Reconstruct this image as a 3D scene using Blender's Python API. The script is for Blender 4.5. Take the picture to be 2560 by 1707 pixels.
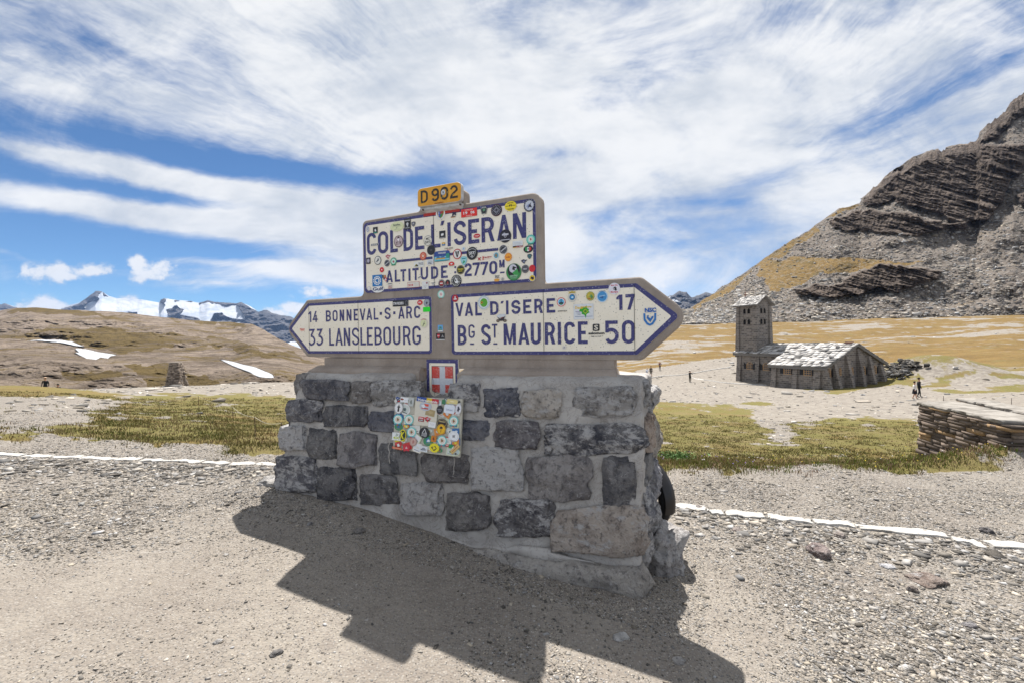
import bpy, bmesh, math, random
import numpy as np
from mathutils import Vector, Matrix
rad = math.radians
for _o in list(bpy.data.objects): bpy.data.objects.remove(_o)
sc = bpy.context.scene
COL = sc.collection

# ------------------------------------------------------------------ camera
FPX = 1110.0                       # focal length for a 2560 px wide frame
ROLL = math.atan(.0142); PITCH = 5.5 / FPX
_f = np.array([0, math.cos(PITCH), -math.sin(PITCH)])
_r0 = np.array([1., 0, 0]); _u0 = np.cross(_r0, _f)
CR = math.cos(ROLL) * _r0 - math.sin(ROLL) * _u0
CU = math.sin(ROLL) * _r0 + math.cos(ROLL) * _u0
EYE = np.array([0, 0, 1.6])
cam = bpy.data.cameras.new('camera'); camo = bpy.data.objects.new('camera', cam); COL.objects.link(camo)
cam.lens = FPX / 2560 * 36; cam.sensor_width = 36; cam.clip_start = .05; cam.clip_end = 40000
camo.matrix_world = Matrix(((CR[0], CU[0], -_f[0], EYE[0]), (CR[1], CU[1], -_f[1], EYE[1]), (CR[2], CU[2], -_f[2], EYE[2]), (0, 0, 0, 1)))
sc.camera = camo

# ------------------------------------------------------------------ light
sc.view_settings.view_transform = 'Standard'; sc.view_settings.look = 'None'
sc.view_settings.exposure = .90; sc.view_settings.gamma = 1
SUND = Vector((.05, .525, 1)).normalized()
sun = bpy.data.lights.new('sun', 'SUN'); sun.energy = 5.0; sun.angle = rad(.5); sun.color = (1, .955, .9)
suno = bpy.data.objects.new('sun', sun); COL.objects.link(suno)
suno.rotation_euler = SUND.to_track_quat('Z', 'Y').to_euler()

class N:                                              # tiny shader expression helper
    def __init__(s, t, sock): s.t = t; s.s = sock
    def _m(s, op, *o, clamp=False):
        n = s.t.nodes.new('ShaderNodeMath'); n.operation = op; n.use_clamp = clamp
        for i, a in enumerate((s,) + o):
            if isinstance(a, N): s.t.links.new(a.s, n.inputs[i])
            else: n.inputs[i].default_value = a
        return N(s.t, n.outputs[0])
    def __add__(s, o): return s._m('ADD', o)
    def __radd__(s, o): return s._m('ADD', o)
    def __sub__(s, o): return s._m('SUBTRACT', o)
    def __rsub__(s, o): return (s * -1) + o
    def __mul__(s, o): return s._m('MULTIPLY', o)
    __rmul__ = __mul__
    def __truediv__(s, o): return s._m('DIVIDE', o)
    def f(s, op, *o, clamp=False): return s._m(op, *o, clamp=clamp)
    def ss(s, a, b, lo=0., hi=1.):
        n = s.t.nodes.new('ShaderNodeMapRange'); n.interpolation_type = 'SMOOTHSTEP'
        s.t.links.new(s.s, n.inputs[0])
        for i, v in enumerate((a, b, lo, hi)): n.inputs[i + 1].default_value = v
        return N(s.t, n.outputs[0])
def xyz(t, x, y, z=0.):
    n = t.nodes.new('ShaderNodeCombineXYZ')
    for i, a in enumerate((x, y, z)):
        if isinstance(a, N): t.links.new(a.s, n.inputs[i])
        else: n.inputs[i].default_value = a
    return N(t, n.outputs[0])
def sep(t, v):
    n = t.nodes.new('ShaderNodeSeparateXYZ'); t.links.new(v.s, n.inputs[0]); return [N(t, o) for o in n.outputs]
def noise(t, v, scale, detail=5., rough=.55, dist=0., col=False):
    n = t.nodes.new('ShaderNodeTexNoise'); t.links.new(v.s, n.inputs['Vector'])
    n.inputs['Scale'].default_value = scale; n.inputs['Detail'].default_value = detail
    n.inputs['Roughness'].default_value = rough; n.inputs['Distortion'].default_value = dist
    return N(t, n.outputs[1 if col else 0])
def voro(t, v, scale, feat='F1', out=0, rnd=1.):
    n = t.nodes.new('ShaderNodeTexVoronoi'); n.feature = feat; t.links.new(v.s, n.inputs['Vector'])
    n.inputs['Scale'].default_value = scale; n.inputs['Randomness'].default_value = rnd
    return N(t, n.outputs[out])
def mixc(t, f, a, b, mode='MIX'):
    n = t.nodes.new('ShaderNodeMix'); n.data_type = 'RGBA'; n.blend_type = mode
    if isinstance(f, N): t.links.new(f.s, n.inputs[0])
    else: n.inputs[0].default_value = f
    for i, c in ((6, a), (7, b)):
        if isinstance(c, N): t.links.new(c.s, n.inputs[i])
        else: n.inputs[i].default_value = (*c[:3], 1)
    return N(t, n.outputs[2])
def mapv(t, v, s=(1, 1, 1), r=(0, 0, 0), l=(0, 0, 0)):
    n = t.nodes.new('ShaderNodeMapping'); t.links.new(v.s, n.inputs[0])
    n.inputs['Scale'].default_value = s; n.inputs['Rotation'].default_value = r; n.inputs['Location'].default_value = l
    return N(t, n.outputs[0])

# ------------------------------------------------------------------ sky
W = bpy.data.worlds.new('World'); sc.world = W; W.use_nodes = True
wt = W.node_tree; wt.nodes.clear()
sky = wt.nodes.new('ShaderNodeTexSky'); sky.sky_type = 'NISHITA'; sky.sun_disc = False
sky.sun_elevation = math.asin(SUND.z); sky.sun_rotation = math.atan2(SUND.x, SUND.y)
sky.altitude = 2770; sky.air_density = 1.0; sky.dust_density = .6; sky.ozone_density = 1.6
tc = wt.nodes.new('ShaderNodeTexCoord'); D3 = N(wt, tc.outputs['Generated'])
dx, dy, dz = sep(wt, D3)
yy = dy.f('MAXIMUM', .22)
GU = dx / yy; GV = dz / yy
wu = noise(wt, xyz(wt, GU, GV, 3.), 2.2, 5, .6) - .5
wv = noise(wt, xyz(wt, GU, GV, 9.), 2.2, 5, .6) - .5
AU = GU + wu * .16; AV = GV + wv * .10
du = AU - .2; dv = AV - .20
ph = dv.f('ARCTAN2', du); rr = (du * du + dv * dv + .003).f('SQRT').f('LOGARITHM', 2.718)
rad_ = (du * du + dv * dv).f('SQRT').ss(.15, .75) * du.f('ABSOLUTE').ss(.10, .60)
streak = noise(wt, xyz(wt, ph * 4.2, rr * 1.0, 1.), 1.9, 8, .66, .3)
streak2 = noise(wt, xyz(wt, GU + GV * .3, GV * 2.6 - GU * .5, 4.), 2.4, 7, .62, .5)
streak3 = noise(wt, xyz(wt, ph * 14, rr * 1.6, 8.), 2.6, 6, .68, .2)
streak = (streak * .60 + streak3 * .40) * rad_ + streak2 * (1 - rad_)
soft = noise(wt, xyz(wt, GU, GV * 1.6, 2.), 3.2, 7, .62, .5)
BL = [  # px, py, half length, half width, slope, amount : clear windows (-) and streaks (+) in the cloud sheet
 (300, 335, 330, 40, .16, -.84), (610, 410, 230, 28, .17, -.74), (190, 432, 260, 34, .22, -.82), (480, 485, 120, 16, .12, -.6),
 (120, 560, 330, 30, .05, -.9), (380, 610, 420, 42, .03, -1.0), (300, 745, 640, 62, .02, -1.1), (900, 440, 260, 20, .10, -.55), (-250, 560, 280, 300, 0, -.5),
 (1930, 455, 170, 24, -.30, -.42), (2240, 300, 260, 26, -.42, -.40), (2520, 150, 230, 50, -.5, -.40), (1400, 385, 90, 18, .05, -.4), (1840, 520, 60, 14, 0, -.35),
 (1590, 420, 90, 20, .3, -.28), (1520, 270, 80, 25, .1, -.22), (1500, 560, 90, 30, .3, -.2), (20, 60, 160, 70, .3, -.35), (300, 120, 220, 24, .5, -.28), (560, 130, 100, 40, .5, -.2), (60, 240, 200, 30, .1, -.3),
 (430, 430, 430, 20, .20, .75), (330, 512, 420, 26, .17, .8), (720, 560, 280, 34, .12, .55), (820, 690, 160, 18, .10, .75), (520, 640, 150, 10, .12, .5), (30, 610, 90, 12, .3, .5), (560, 700, 80, 8, .1, .4),
 (1050, 600, 300, 90, .0, .5), (1150, 200, 700, 160, .25, .35)]
B = None
for (px, py, hl, hw, sl, a) in BL:
    cu = (px - 1280) / FPX; cv = (848 - py) / FPX; an = math.atan(-sl)
    x = (GU + wu * .05) - cu; y = (GV + wv * .05) - cv
    p = (x * math.cos(an) + y * math.sin(an)) * (FPX / hl); q = (y * math.cos(an) - x * math.sin(an)) * (FPX / hw)
    g = ((p * p + q * q) * -.8).f('EXPONENT') * a
    B = g if B is None else B + g
dens = (B + (streak - .5) * 2.1 + (soft - .5) * 1.25 + (streak2 - .5) * .5 + .84).ss(.04, 1.10)
cn = noise(wt, xyz(wt, GU, GV * 1.3, 7.), 17., 6, .62)
Cm = None
for (px, py, hl, hw) in [(130, 668, 95, 30), (225, 662, 90, 20), (390, 668, 80, 32), (350, 650, 30, 26), (110, 752, 90, 36), (215, 755, 50, 20), (320, 750, 50, 26), (800, 725, 60, 26), (690, 780, 80, 22), (440, 752, 40, 14), (1650, 705, 50, 34), (740, 765, 60, 18)]:
    cu = (px - 1280) / FPX; cv = (848 - py) / FPX
    p = (GU - cu) * (FPX / hl); q = (GV - cv) * (FPX / hw)
    g = ((p * p + q * q) * -1.1).f('EXPONENT')
    Cm = g if Cm is None else Cm.f('MAXIMUM', g)
cum = (Cm * 1.15 + (cn - .5) * 2.9).ss(.30, .98) * Cm.ss(.05, .45)
tot = dens.f('MAXIMUM', cum, clamp=True)
shade = noise(wt, xyz(wt, AU, AV * 2., 5.), 2.6, 5, .6)
shade = shade * .6 + soft * .2 + streak * .2
ccol = mixc(wt, shade.ss(.38, .60), (.58, .635, .72), (.92, .93, .945))
ccol = mixc(wt, cum * .75, ccol, (.90, .92, .95))
bg1 = wt.nodes.new('ShaderNodeBackground'); bg1.inputs[1].default_value = .057
tint = mixc(wt, 1., N(wt, sky.outputs[0]), (.60, .86, 1.05), 'MULTIPLY')
wt.links.new(tint.s, bg1.inputs[0])
bg2 = wt.nodes.new('ShaderNodeBackground'); bg2.inputs[1].default_value = .535; wt.links.new(ccol.s, bg2.inputs[0])
mx = wt.nodes.new('ShaderNodeMixShader'); wt.links.new(tot.s, mx.inputs[0])
wt.links.new(bg1.outputs[0], mx.inputs[1]); wt.links.new(bg2.outputs[0], mx.inputs[2])
wo = wt.nodes.new('ShaderNodeOutputWorld'); wt.links.new(mx.outputs[0], wo.inputs[0])
W.cycles.sampling_method = 'MANUAL'; W.cycles.sample_map_resolution = 512

# ------------------------------------------------------------------ geometry helpers
def ray(px, py): return _f + CR * ((px - 1280) / FPX) + CU * ((853.5 - py) / FPX)
def at(px, py, z):                                   # point of the place seen at px,py, z metres deep
    r = ray(px, py); return EYE + r * z
def proj(P):
    q = np.asarray(P, float) - EYE; z = np.maximum(q @ _f, .01)
    return 1280 + FPX * (q @ CR) / z, 853.5 - FPX * (q @ CU) / z
TH = math.atan2(1110, 2580)
SO = np.array([0, 3.55, 0.]); SU = np.array([math.cos(TH), -math.sin(TH), 0]); SD = np.array([math.sin(TH), math.cos(TH), 0])
def S(px, py, d=0., bat=0., v0=1.32):                 # -> sign coordinates (u along, d depth, v up)
    r = ray(px, py); n = SD - bat * np.array([0, 0, 1.]); c = d - bat * v0 + SO @ SD
    P = EYE + r * ((c - EYE @ n) / (r @ n)) - SO
    return (float(P @ SU), float(P @ SD), float(P[2]))
def h01(ix, iy, iz, seed):
    h = (ix.astype(np.int64) * 374761393 + iy.astype(np.int64) * 668265263 + iz.astype(np.int64) * 1440662683 + seed * 69069 + 12345) & 0xffffffff
    h = ((h ^ (h >> 13)) * 1274126177) & 0xffffffff
    return ((h ^ (h >> 16)) & 0xffffff) / float(0xffffff)
def vn3(x, y, z, seed=0):
    x = np.asarray(x, float); y = np.asarray(y, float) + 0 * x; z = np.asarray(z, float) + 0 * x
    ix, iy, iz = np.floor(x), np.floor(y), np.floor(z)
    fx, fy, fz = x - ix, y - iy, z - iz
    fx = fx * fx * (3 - 2 * fx); fy = fy * fy * (3 - 2 * fy); fz = fz * fz * (3 - 2 * fz)
    r = 0
    for a in (0, 1):
        for b in (0, 1):
            for c in (0, 1):
                w = (fx if a else 1 - fx) * (fy if b else 1 - fy) * (fz if c else 1 - fz)
                r = r + w * h01(ix + a, iy + b, iz + c, seed)
    return r
def vn2(x, y, seed=0):
    x = np.asarray(x, float); y = np.asarray(y, float) + 0 * x
    ix, iy = np.floor(x), np.floor(y); fx, fy = x - ix, y - iy
    fx = fx * fx * (3 - 2 * fx); fy = fy * fy * (3 - 2 * fy); z = ix * 0
    return ((1 - fx) * (1 - fy) * h01(ix, iy, z, seed) + fx * (1 - fy) * h01(ix + 1, iy, z, seed)
            + (1 - fx) * fy * h01(ix, iy + 1, z, seed) + fx * fy * h01(ix + 1, iy + 1, z, seed))
def fb2(x, y, o=4, seed=0, g=.5):
    r = 0; a = 1; s = 0
    for i in range(o): r = r + a * vn2(x * 2 ** i + 17.3 * i, y * 2 ** i + 5.1 * i, seed + i); s += a; a *= g
    return r / s
def fb3(x, y, z, o=4, seed=0, g=.5):
    r = 0; a = 1; s = 0
    for i in range(o): r = r + a * vn3(x * 2 ** i + 7.3 * i, y * 2 ** i + 3.1 * i, z * 2 ** i, seed + i); s += a; a *= g
    return r / s
def sst(a, b, x): t = np.clip((x - a) / (b - a), 0, 1); return t * t * (3 - 2 * t)
def inpoly(x, y, poly):
    r = np.zeros(np.shape(x), bool); n = len(poly)
    for i in range(n):
        x1, y1 = poly[i]; x2, y2 = poly[(i + 1) % n]
        if y1 == y2: continue
        r ^= ((y1 > y) != (y2 > y)) & (x < (x2 - x1) * (y - y1) / (y2 - y1) + x1)
    return r

def npmesh(name, V, Fc, smooth=False, attrs=None, cols=None, midx=None):
    V = np.asarray(V, np.float32); Fc = np.asarray(Fc, np.int32); k = Fc.shape[1]
    me = bpy.data.meshes.new(name); me.vertices.add(len(V)); me.vertices.foreach_set('co', V.ravel())
    me.loops.add(Fc.size); me.loops.foreach_set('vertex_index', Fc.ravel())
    me.polygons.add(len(Fc)); me.polygons.foreach_set('loop_start', np.arange(0, Fc.size, k, dtype=np.int32))
    if smooth: me.polygons.foreach_set('use_smooth', np.ones(len(Fc), bool))
    if midx is not None: me.polygons.foreach_set('material_index', np.asarray(midx, np.int32))
    me.update(calc_edges=True)
    for kx, a in (attrs or {}).items():
        at_ = me.attributes.new(kx, 'FLOAT', 'POINT'); at_.data.foreach_set('value', np.asarray(a, np.float32).ravel())
    for kx, a in (cols or {}).items():
        at_ = me.attributes.new(kx, 'FLOAT_COLOR', 'POINT'); a = np.asarray(a, np.float32)
        if a.shape[1] == 3: a = np.hstack([a, np.ones((len(a), 1), np.float32)])
        at_.data.foreach_set('color', a.ravel())
    me.validate(); return me
def grid_faces(nr, nc):
    i = np.arange(nr - 1)[:, None] * nc + np.arange(nc - 1)[None, :]
    return np.stack([i, i + 1, i + nc + 1, i + nc], -1).reshape(-1, 4)
def put(name, me, mats, parent=None, label=None, cat=None, group=None, kind=None, loc=None, rz=None):
    o = bpy.data.objects.new(name, me); COL.objects.link(o)
    if me is not None and mats is not None:
        for m in (mats if isinstance(mats, (list, tuple)) else [mats]):
            me.materials.append(m)
    if parent is not None: o.parent = parent
    if loc is not None: o.location = loc
    if rz is not None: o.rotation_euler = (0, 0, rz)
    for k, v in (('label', label), ('category', cat), ('group', group), ('kind', kind)):
        if v: o[k] = v
    return o
class MB:                                             # simple mesh collector
    def __init__(s): s.v = []; s.f = []; s.m = []
    def add(s, vs, fs, m=0):
        b = len(s.v); s.v += [tuple(map(float, p)) for p in vs]; s.f += [tuple(b + i for i in f) for f in fs]; s.m += [m] * len(fs); return s
    def box(s, x0, x1, y0, y1, z0, z1, m=0, tf=None):
        vs = [(x, y, z) for z in (z0, z1) for y in (y0, y1) for x in (x0, x1)]
        if tf: vs = [tf(*p) for p in vs]
        return s.add(vs, [(0, 2, 3, 1), (4, 5, 7, 6), (0, 1, 5, 4), (2, 6, 7, 3), (0, 4, 6, 2), (1, 3, 7, 5)], m)
    def quadbox(s, q0, q1, m=0):                      # two matching quads -> hexahedron
        return s.add(list(q0) + list(q1), [(3, 2, 1, 0), (4, 5, 6, 7), (0, 1, 5, 4), (1, 2, 6, 5), (2, 3, 7, 6), (3, 0, 4, 7)], m)
    def tube(s, pts, r, n=10, m=0, cap=True):
        pts = [Vector(p) for p in pts]; rs = r if isinstance(r, (list, tuple)) else [r] * len(pts)
        b = len(s.v); up = None
        for i, p in enumerate(pts):
            t = (pts[min(i + 1, len(pts) - 1)] - pts[max(i - 1, 0)]).normalized()
            if up is None: up = t.orthogonal().normalized()
            up = (up - t * up.dot(t)).normalized(); w = t.cross(up)
            for k in range(n):
                a = 2 * math.pi * k / n; q = p + (up * math.cos(a) + w * math.sin(a)) * rs[i]; s.v.append(tuple(q))
        for i in range(len(pts) - 1):
            for k in range(n):
                s.f.append((b + i * n + k, b + i * n + (k + 1) % n, b + (i + 1) * n + (k + 1) % n, b + (i + 1) * n + k)); s.m.append(m)
        if cap:
            s.f.append(tuple(b + k for k in range(n))[::-1]); s.m.append(m)
            e = b + (len(pts) - 1) * n; s.f.append(tuple(e + k for k in range(n))); s.m.append(m)
        return s
    def mesh(s, name, smooth=False, fixn=True):
        me = bpy.data.meshes.new(name); me.from_pydata(s.v, [], s.f)
        me.polygons.foreach_set('material_index', s.m)
        if fixn:
            bm = bmesh.new(); bm.from_mesh(me); bmesh.ops.recalc_face_normals(bm, faces=bm.faces); bm.to_mesh(me); bm.free()
        if smooth: me.polygons.foreach_set('use_smooth', [True] * len(me.polygons))
        me.update(); return me

# ------------------------------------------------------------------ materials
def lin(c):
    if isinstance(c, str): c = [int(c[i:i + 2], 16) / 255 for i in (0, 2, 4)]
    return tuple(x / 12.92 if x <= .04045 else ((x + .055) / 1.055) ** 2.4 for x in c)
def mat(name, build=None, rough=.85, spec=.3):
    m = bpy.data.materials.new(name); m.use_nodes = True; t = m.node_tree
    b = t.nodes['Principled BSDF']; b.inputs['Roughness'].default_value = rough; b.inputs['Specular IOR Level'].default_value = spec
    if build:
        r = build(t)
        c, h = r[0], r[1] if len(r) > 1 else None
        if isinstance(c, N): t.links.new(c.s, b.inputs['Base Color'])
        else: b.inputs['Base Color'].default_value = (*c, 1)
        if h is not None:
            hs, dist, st = h
            bp = t.nodes.new('ShaderNodeBump'); bp.inputs['Distance'].default_value = dist; bp.inputs['Strength'].default_value = st
            t.links.new(hs.s, bp.inputs['Height']); t.links.new(bp.outputs[0], b.inputs['Normal'])
        if len(r) > 2: t.links.new(r[2].s, b.inputs['Roughness'])
    return m
def dim(t, c, k): return mixc(t, 1., c, (k, k, k), 'MULTIPLY')
def objc(t): return N(t, t.nodes.new('ShaderNodeTexCoord').outputs['Object'])
def geop(t): return N(t, t.nodes.new('ShaderNodeNewGeometry').outputs['Position'])
def attr(t, name, vec=False):
    n = t.nodes.new('ShaderNodeAttribute'); n.attribute_name = name; return N(t, n.outputs['Color' if vec else 'Fac'])
_pc = {}
def plain(c, rough=.5, spec=.4, vary=.08):
    k = (c, rough, spec)
    if k not in _pc:
        L = lin(c)
        def bd(t):
            n = noise(t, objc(t), 60, 3)
            return (mixc(t, n.ss(.3, .7), tuple(x * (1 - vary) for x in L), tuple(min(1, x * (1 + vary)) for x in L)),)
        _pc[k] = mat('paint_' + (c if isinstance(c, str) else 'mix'), bd, rough, spec)
    return _pc[k]

# ================================================================== TERRAIN
TC = np.array([-900, 0, 440, 700, 1100, 1500, 1700, 2000, 2300, 2560, 3300.])
TD = np.array([6, 8, 12, 20, 30, 45, 60, 75, 100, 150, 220, 320, 500.])
TZ = np.array([
 [.75, .7, .5, .1, -.3, -1.5, -3, -5, -9, -15, -20, -25, -30],
 [.40, .22, 0, -.45, -1.0, -2.8, -4.5, -6, -10, -16, -22, -26, -30],
 [.25, .08, -.35, -1.1, -1.8, -2.7, -4.8, -7, -10, -16, -22, -26, -30],
 [.18, -.05, -.6, -1.4, -2.0, -2.5, -4.5, -6.5, -9.5, -15, -20, -24, -28],
 [.05, -.2, -.9, -1.9, -2.7, -3.5, -4.5, -5.2, -6.5, -9, -10, -10, -10],
 [-.06, -.5, -1.3, -2.4, -3.3, -4.4, -5.0, -5.3, -5, -2, 3, 8, 12],
 [-.13, -.6, -1.5, -2.6, -3.6, -4.5, -5.0, -5.25, -4, 0, 8, 14, 20],
 [-.24, -.75, -1.6, -2.7, -3.7, -4.6, -5.1, -5.0, -3.4, .3, 8.5, 14, 20],
 [-.34, -.9, -1.7, -2.7, -3.7, -4.6, -4.6, -4.3, -2.5, 1.5, 9.5, 16, 22],
 [-.40, -.6, -1.2, -2.4, -3.5, -4.4, -4.3, -3.8, -1.5, 3, 10, 17, 24],
 [-.6, -.8, -1.4, -2.4, -3.4, -4, -3.5, -2.5, 0, 5, 12, 20, 28]])
def cubic1(xs, x):                                     # smooth index + weight
    i = np.clip(np.searchsorted(xs, x) - 1, 0, len(xs) - 2)
    t = np.clip((x - xs[i]) / (xs[i + 1] - xs[i]), 0, 1); return i, t
def elev(X, Y, rough=True):
    X = np.asarray(X, float); Y = np.asarray(Y, float)
    ang = np.arctan2(X, Y); d = np.hypot(X, Y) * np.cos(np.clip(ang, -1.05, 1.05))
    c = 1280 + FPX * np.tan(np.clip(ang, -1.15, 1.1))
    i, t = cubic1(TC, c); L = np.log(np.maximum(d, .1)); j, s = cubic1(np.log(TD), L)
    t = t * t * (3 - 2 * t)
    z = (1 - t) * ((1 - s) * TZ[i, j] + s * TZ[i, j + 1]) + t * ((1 - s) * TZ[i + 1, j] + s * TZ[i + 1, j + 1])
    pl = -.058 * X; w = sst(5.4, 6.6, d)
    z = np.where(d < 6, pl * (1 - w) + w * z, z); z = pl * (1 - w) + w * z if np.ndim(z) == 0 else np.where(w < 1, pl * (1 - w) + w * z, z)
    # bank beside the chapel gable and small knolls
    gx, gy = X - 57.5, Y - 60.5
    z = z + 3.4 * np.exp(-((gx * .9) ** 2 + (gy * .75) ** 2) / 30.)
    z = z + .32 * np.exp(-((X - 7.6) ** 2 / 5 + (Y - 7.2) ** 2 / .5)) * sst(6.0, 7.0, Y)
    bu = (X - SO[0]) * SU[0] + (Y - SO[1]) * SU[1]; bd_ = X * SD[0] + (Y - SO[1]) * SD[1]      # gravel banked against the monument
    z = z + (.105 * sst(.5, -1.6, bu) + .02) * sst(-3.1, -2.4, bu) * sst(1.6, 1.0, bu) * np.exp(-(np.minimum(bd_ + .34, 0) / .32) ** 2) * sst(.9, .4, bd_)
    if rough:
        z = z + (fb2(X * .8, Y * .8, 4, 3) - .5) * .06 * sst(2, 12, d) + (fb2(X * .09, Y * .09, 5, 9) - .5) * 1.1 * sst(20, 90, d) + (fb2(X * 3, Y * 3, 3, 5) - .5) * .022
    return z
def zg(X, Y): return float(elev(np.array([X]), np.array([Y]))[0])

th_ = np.concatenate([np.linspace(-100, -52, 60)[:-1], np.linspace(-52, 52, 1150), np.linspace(52, 100, 60)[1:]]) * math.pi / 180
rr_ = np.concatenate([[0.05, .6, 1.0, 1.3], np.exp(np.linspace(math.log(1.6), math.log(620), 640))])
RR, TT = np.meshgrid(rr_, th_, indexing='ij')
GX = RR * np.sin(TT); GY = RR * np.cos(TT); GZ = elev(GX, GY)
PX, PY = proj(np.stack([GX, GY, GZ], -1).reshape(-1, 3)); PX = PX.reshape(GX.shape); PY = PY.reshape(GX.shape)
wob = (fb2(TT * 9, np.log(RR) * 7, 4, 31) - .5)
wob2 = (fb2(TT * 18, np.log(RR) * 14, 4, 32) - .5)
wx = PX + wob * 110; wy = PY + wob2 * 34
GRASS = [[(105, 1075), (300, 1012), (345, 992), (400, 978), (560, 985), (760, 1000), (1600, 1010), (1600, 1180), (690, 1142), (420, 1108), (250, 1096)],
         [(-300, 930), (0, 938), (130, 962), (300, 985), (330, 992), (280, 1008), (150, 992), (-300, 990)],
         [(-200, 1064), (70, 1068), (90, 1084), (-200, 1086)],
         [(1560, 990), (1660, 985), (1700, 990), (1830, 1010), (1900, 1060), (1955, 1112), (2080, 1150), (1900, 1176), (1560, 1172)],
         [(1840, 990), (1940, 1000), (1930, 1012), (1850, 1008)],
         [(1960, 1045), (2300, 1042), (2310, 1165), (2050, 1160), (1985, 1120)],
         [(2100, 1140), (2290, 1112), (2420, 1098), (2700, 1080), (2800, 1120), (2420, 1150), (2260, 1176), (2100, 1172)],
         [(1760, 936), (2320, 950), (2320, 962), (2100, 985), (1900, 972), (1760, 950)]]
gr = np.zeros(GX.shape)
for P in GRASS: gr = np.maximum(gr, inpoly(wx, wy, P))
def blur(A, it):
    for _ in range(it): A = A.copy(); A[1:-1, 1:-1] = (A[1:-1, 1:-1] * 2 + A[:-2, 1:-1] + A[2:, 1:-1] + A[1:-1, :-2] + A[1:-1, 2:]) / 6
    return A
_s = np.maximum(1, RR / 9)
gr = sst(.28, .78, blur(gr, 70) + (fb2(TT * 22, np.log(RR) * 13, 6, 301, .65) - .5) * 2.2 + (fb2(GX * 1.5, GY * 1.5, 4, 302) - .5) * .8) * sst(.03, .18, blur(gr, 40))
far = sst(62, 78, GY) * sst(900, 1300, PX)
patch = fb2(GX * .055 + GY * .02, GY * .075, 5, 51); patch2 = fb2(GX * .25, GY * .5, 4, 52)
hill_gr = far * sst(.33, .52, patch * .55 + patch2 * .45)
apron = inpoly(wx * .5 + PX * .5, PY, [(1590, 925), (1760, 900), (1860, 890), (2060, 1010), (2330, 1000), (2800, 1010), (2800, 985), (2330, 972), (2230, 960), (2060, 990), (1800, 1010), (1590, 1000)])
bank = np.exp(-((GX - 58.5) ** 2 + (GY - 63.5) ** 2) / 120.) * (fb2(GX * .8, GY * .8, 3, 5) > .42)
gr = np.clip(np.maximum(np.maximum(gr, hill_gr), bank * .8), 0, 1) * (1 - .9 * apron)
right_hs = inpoly(PX + wob * 60, PY + wob2 * 10, [(2230, 880), (2700, 850), (2700, 995), (2350, 985), (2260, 965)])
gr = np.maximum(gr, right_hs * sst(.42, .6, fb2(GX * .3, GY * .5, 4, 53)) * .9)
gold = np.clip(sst(50, 85, GY) * (PX > 900) + sst(.55, .8, fb2(GX * .7, GY * .7, 3, 77)) * .6 + (PX < 330) * .3 * (GY > 14), 0, 1)
# how coarse the gravel is: sandy trodden middle, coarse at far left and right
coarse = np.clip(sst(-.9, -3.6, GX) * sst(2.6, 3.6, GY) + sst(.9, 2.6, GX) + .25 * sst(.5, .7, fb2(GX * 1.2, GY * 1.2, 4, 90)), 0, 1) * (RR < 30)
GROUND_ATTR = dict(grass=gr, gold=gold, coarse=coarse)

def bd_ground(t):
    p = geop(t); g = attr(t, 'grass'); go = attr(t, 'gold'); co = attr(t, 'coarse')
    n1 = noise(t, p, 1.1, 6, .6); n2 = noise(t, p, 14, 6, .65); n3 = noise(t, p, 90, 4, .6)
    v1 = voro(t, p, 75); v1c = voro(t, p, 75, out=1); v2 = voro(t, p, 26); v2c = voro(t, p, 26, out=1)
    sand = mixc(t, n1.ss(.35, .65), (.265, .232, .197), (.33, .295, .25))
    sand = mixc(t, n2.ss(.4, .75) * .6, sand, (.22, .19, .165))
    s1 = sep(t, v1c)[0]; s2 = sep(t, v2c)[0]
    peb = mixc(t, s1, (.10, .093, .09), (.46, .43, .385))
    peb2 = mixc(t, s2, (.11, .10, .095), (.50, .465, .42))
    c = mixc(t, (v1.ss(.55, .30) * (co * .35 + .55)), sand, peb)
    c = mixc(t, (v2.ss(.42, .34) * (co * .7 + .04) * s2.ss(.35, .5)), c, peb2)
    gn = noise(t, p, 5, 6, .7); gf = noise(t, mapv(t, p, (1, 1, 1)), 40, 5, .7)
    gs = noise(t, mapv(t, p, (.25, .8, 1)), .5, 8, .68)
    green = mixc(t, gn.ss(.3, .7), (.115, .122, .026), (.20, .178, .05))
    green = mixc(t, noise(t, p, .45, 5, .65).ss(.46, .64) * .6, green, (.235, .175, .085)); green = mixc(t, gf.ss(.4, .7), green, (.215, .165, .075))
    gold_ = mixc(t, (gs * .5 + gn * .5).ss(.38, .62), (.145, .09, .028), (.25, .165, .06)); gold_ = mixc(t, noise(t, p, .35, 5, .7).ss(.5, .7) * .6, gold_, (.20, .175, .07)); gold_ = mixc(t, noise(t, p, .9, 6, .75).ss(.5, .68) * .6, gold_, (.09, .06, .025)); gold_ = mixc(t, noise(t, mapv(t, p, (.4, 1, 1)), .22, 7, .75).ss(.56, .66) * .7, gold_, (.30, .27, .225))
    gc = mixc(t, go, green, gold_)
    gm = (g + (gn - .5) * 1.1 + (noise(t, p, 1.4, 5, .7) - .5) * 1.5 * (1 - go) + (gs - .5) * 1.2 * go - .08).ss(.30, .72)
    pf = voro(t, p, 3.2, out=1); farm = mixc(t, sep(t, pf)[0], (.20, .175, .15), (.34, .31, .265))
    dist = sep(t, p)[1].ss(14, 30)
    c = mixc(t, dist * .75, c, farm)
    c = mixc(t, gm, c, gc)
    hgt = n2 * .35 + n3 * .2 + (v1 * -.55 + .5) * (co * .6 + .35) + (v2 * -1. + .5) * (co * .5 + .12) + gf * gm * .8
    return dim(t, c, .80), (hgt, .035, .8)
M_ground = mat('gravel_ground', bd_ground, .95, .15)
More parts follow.
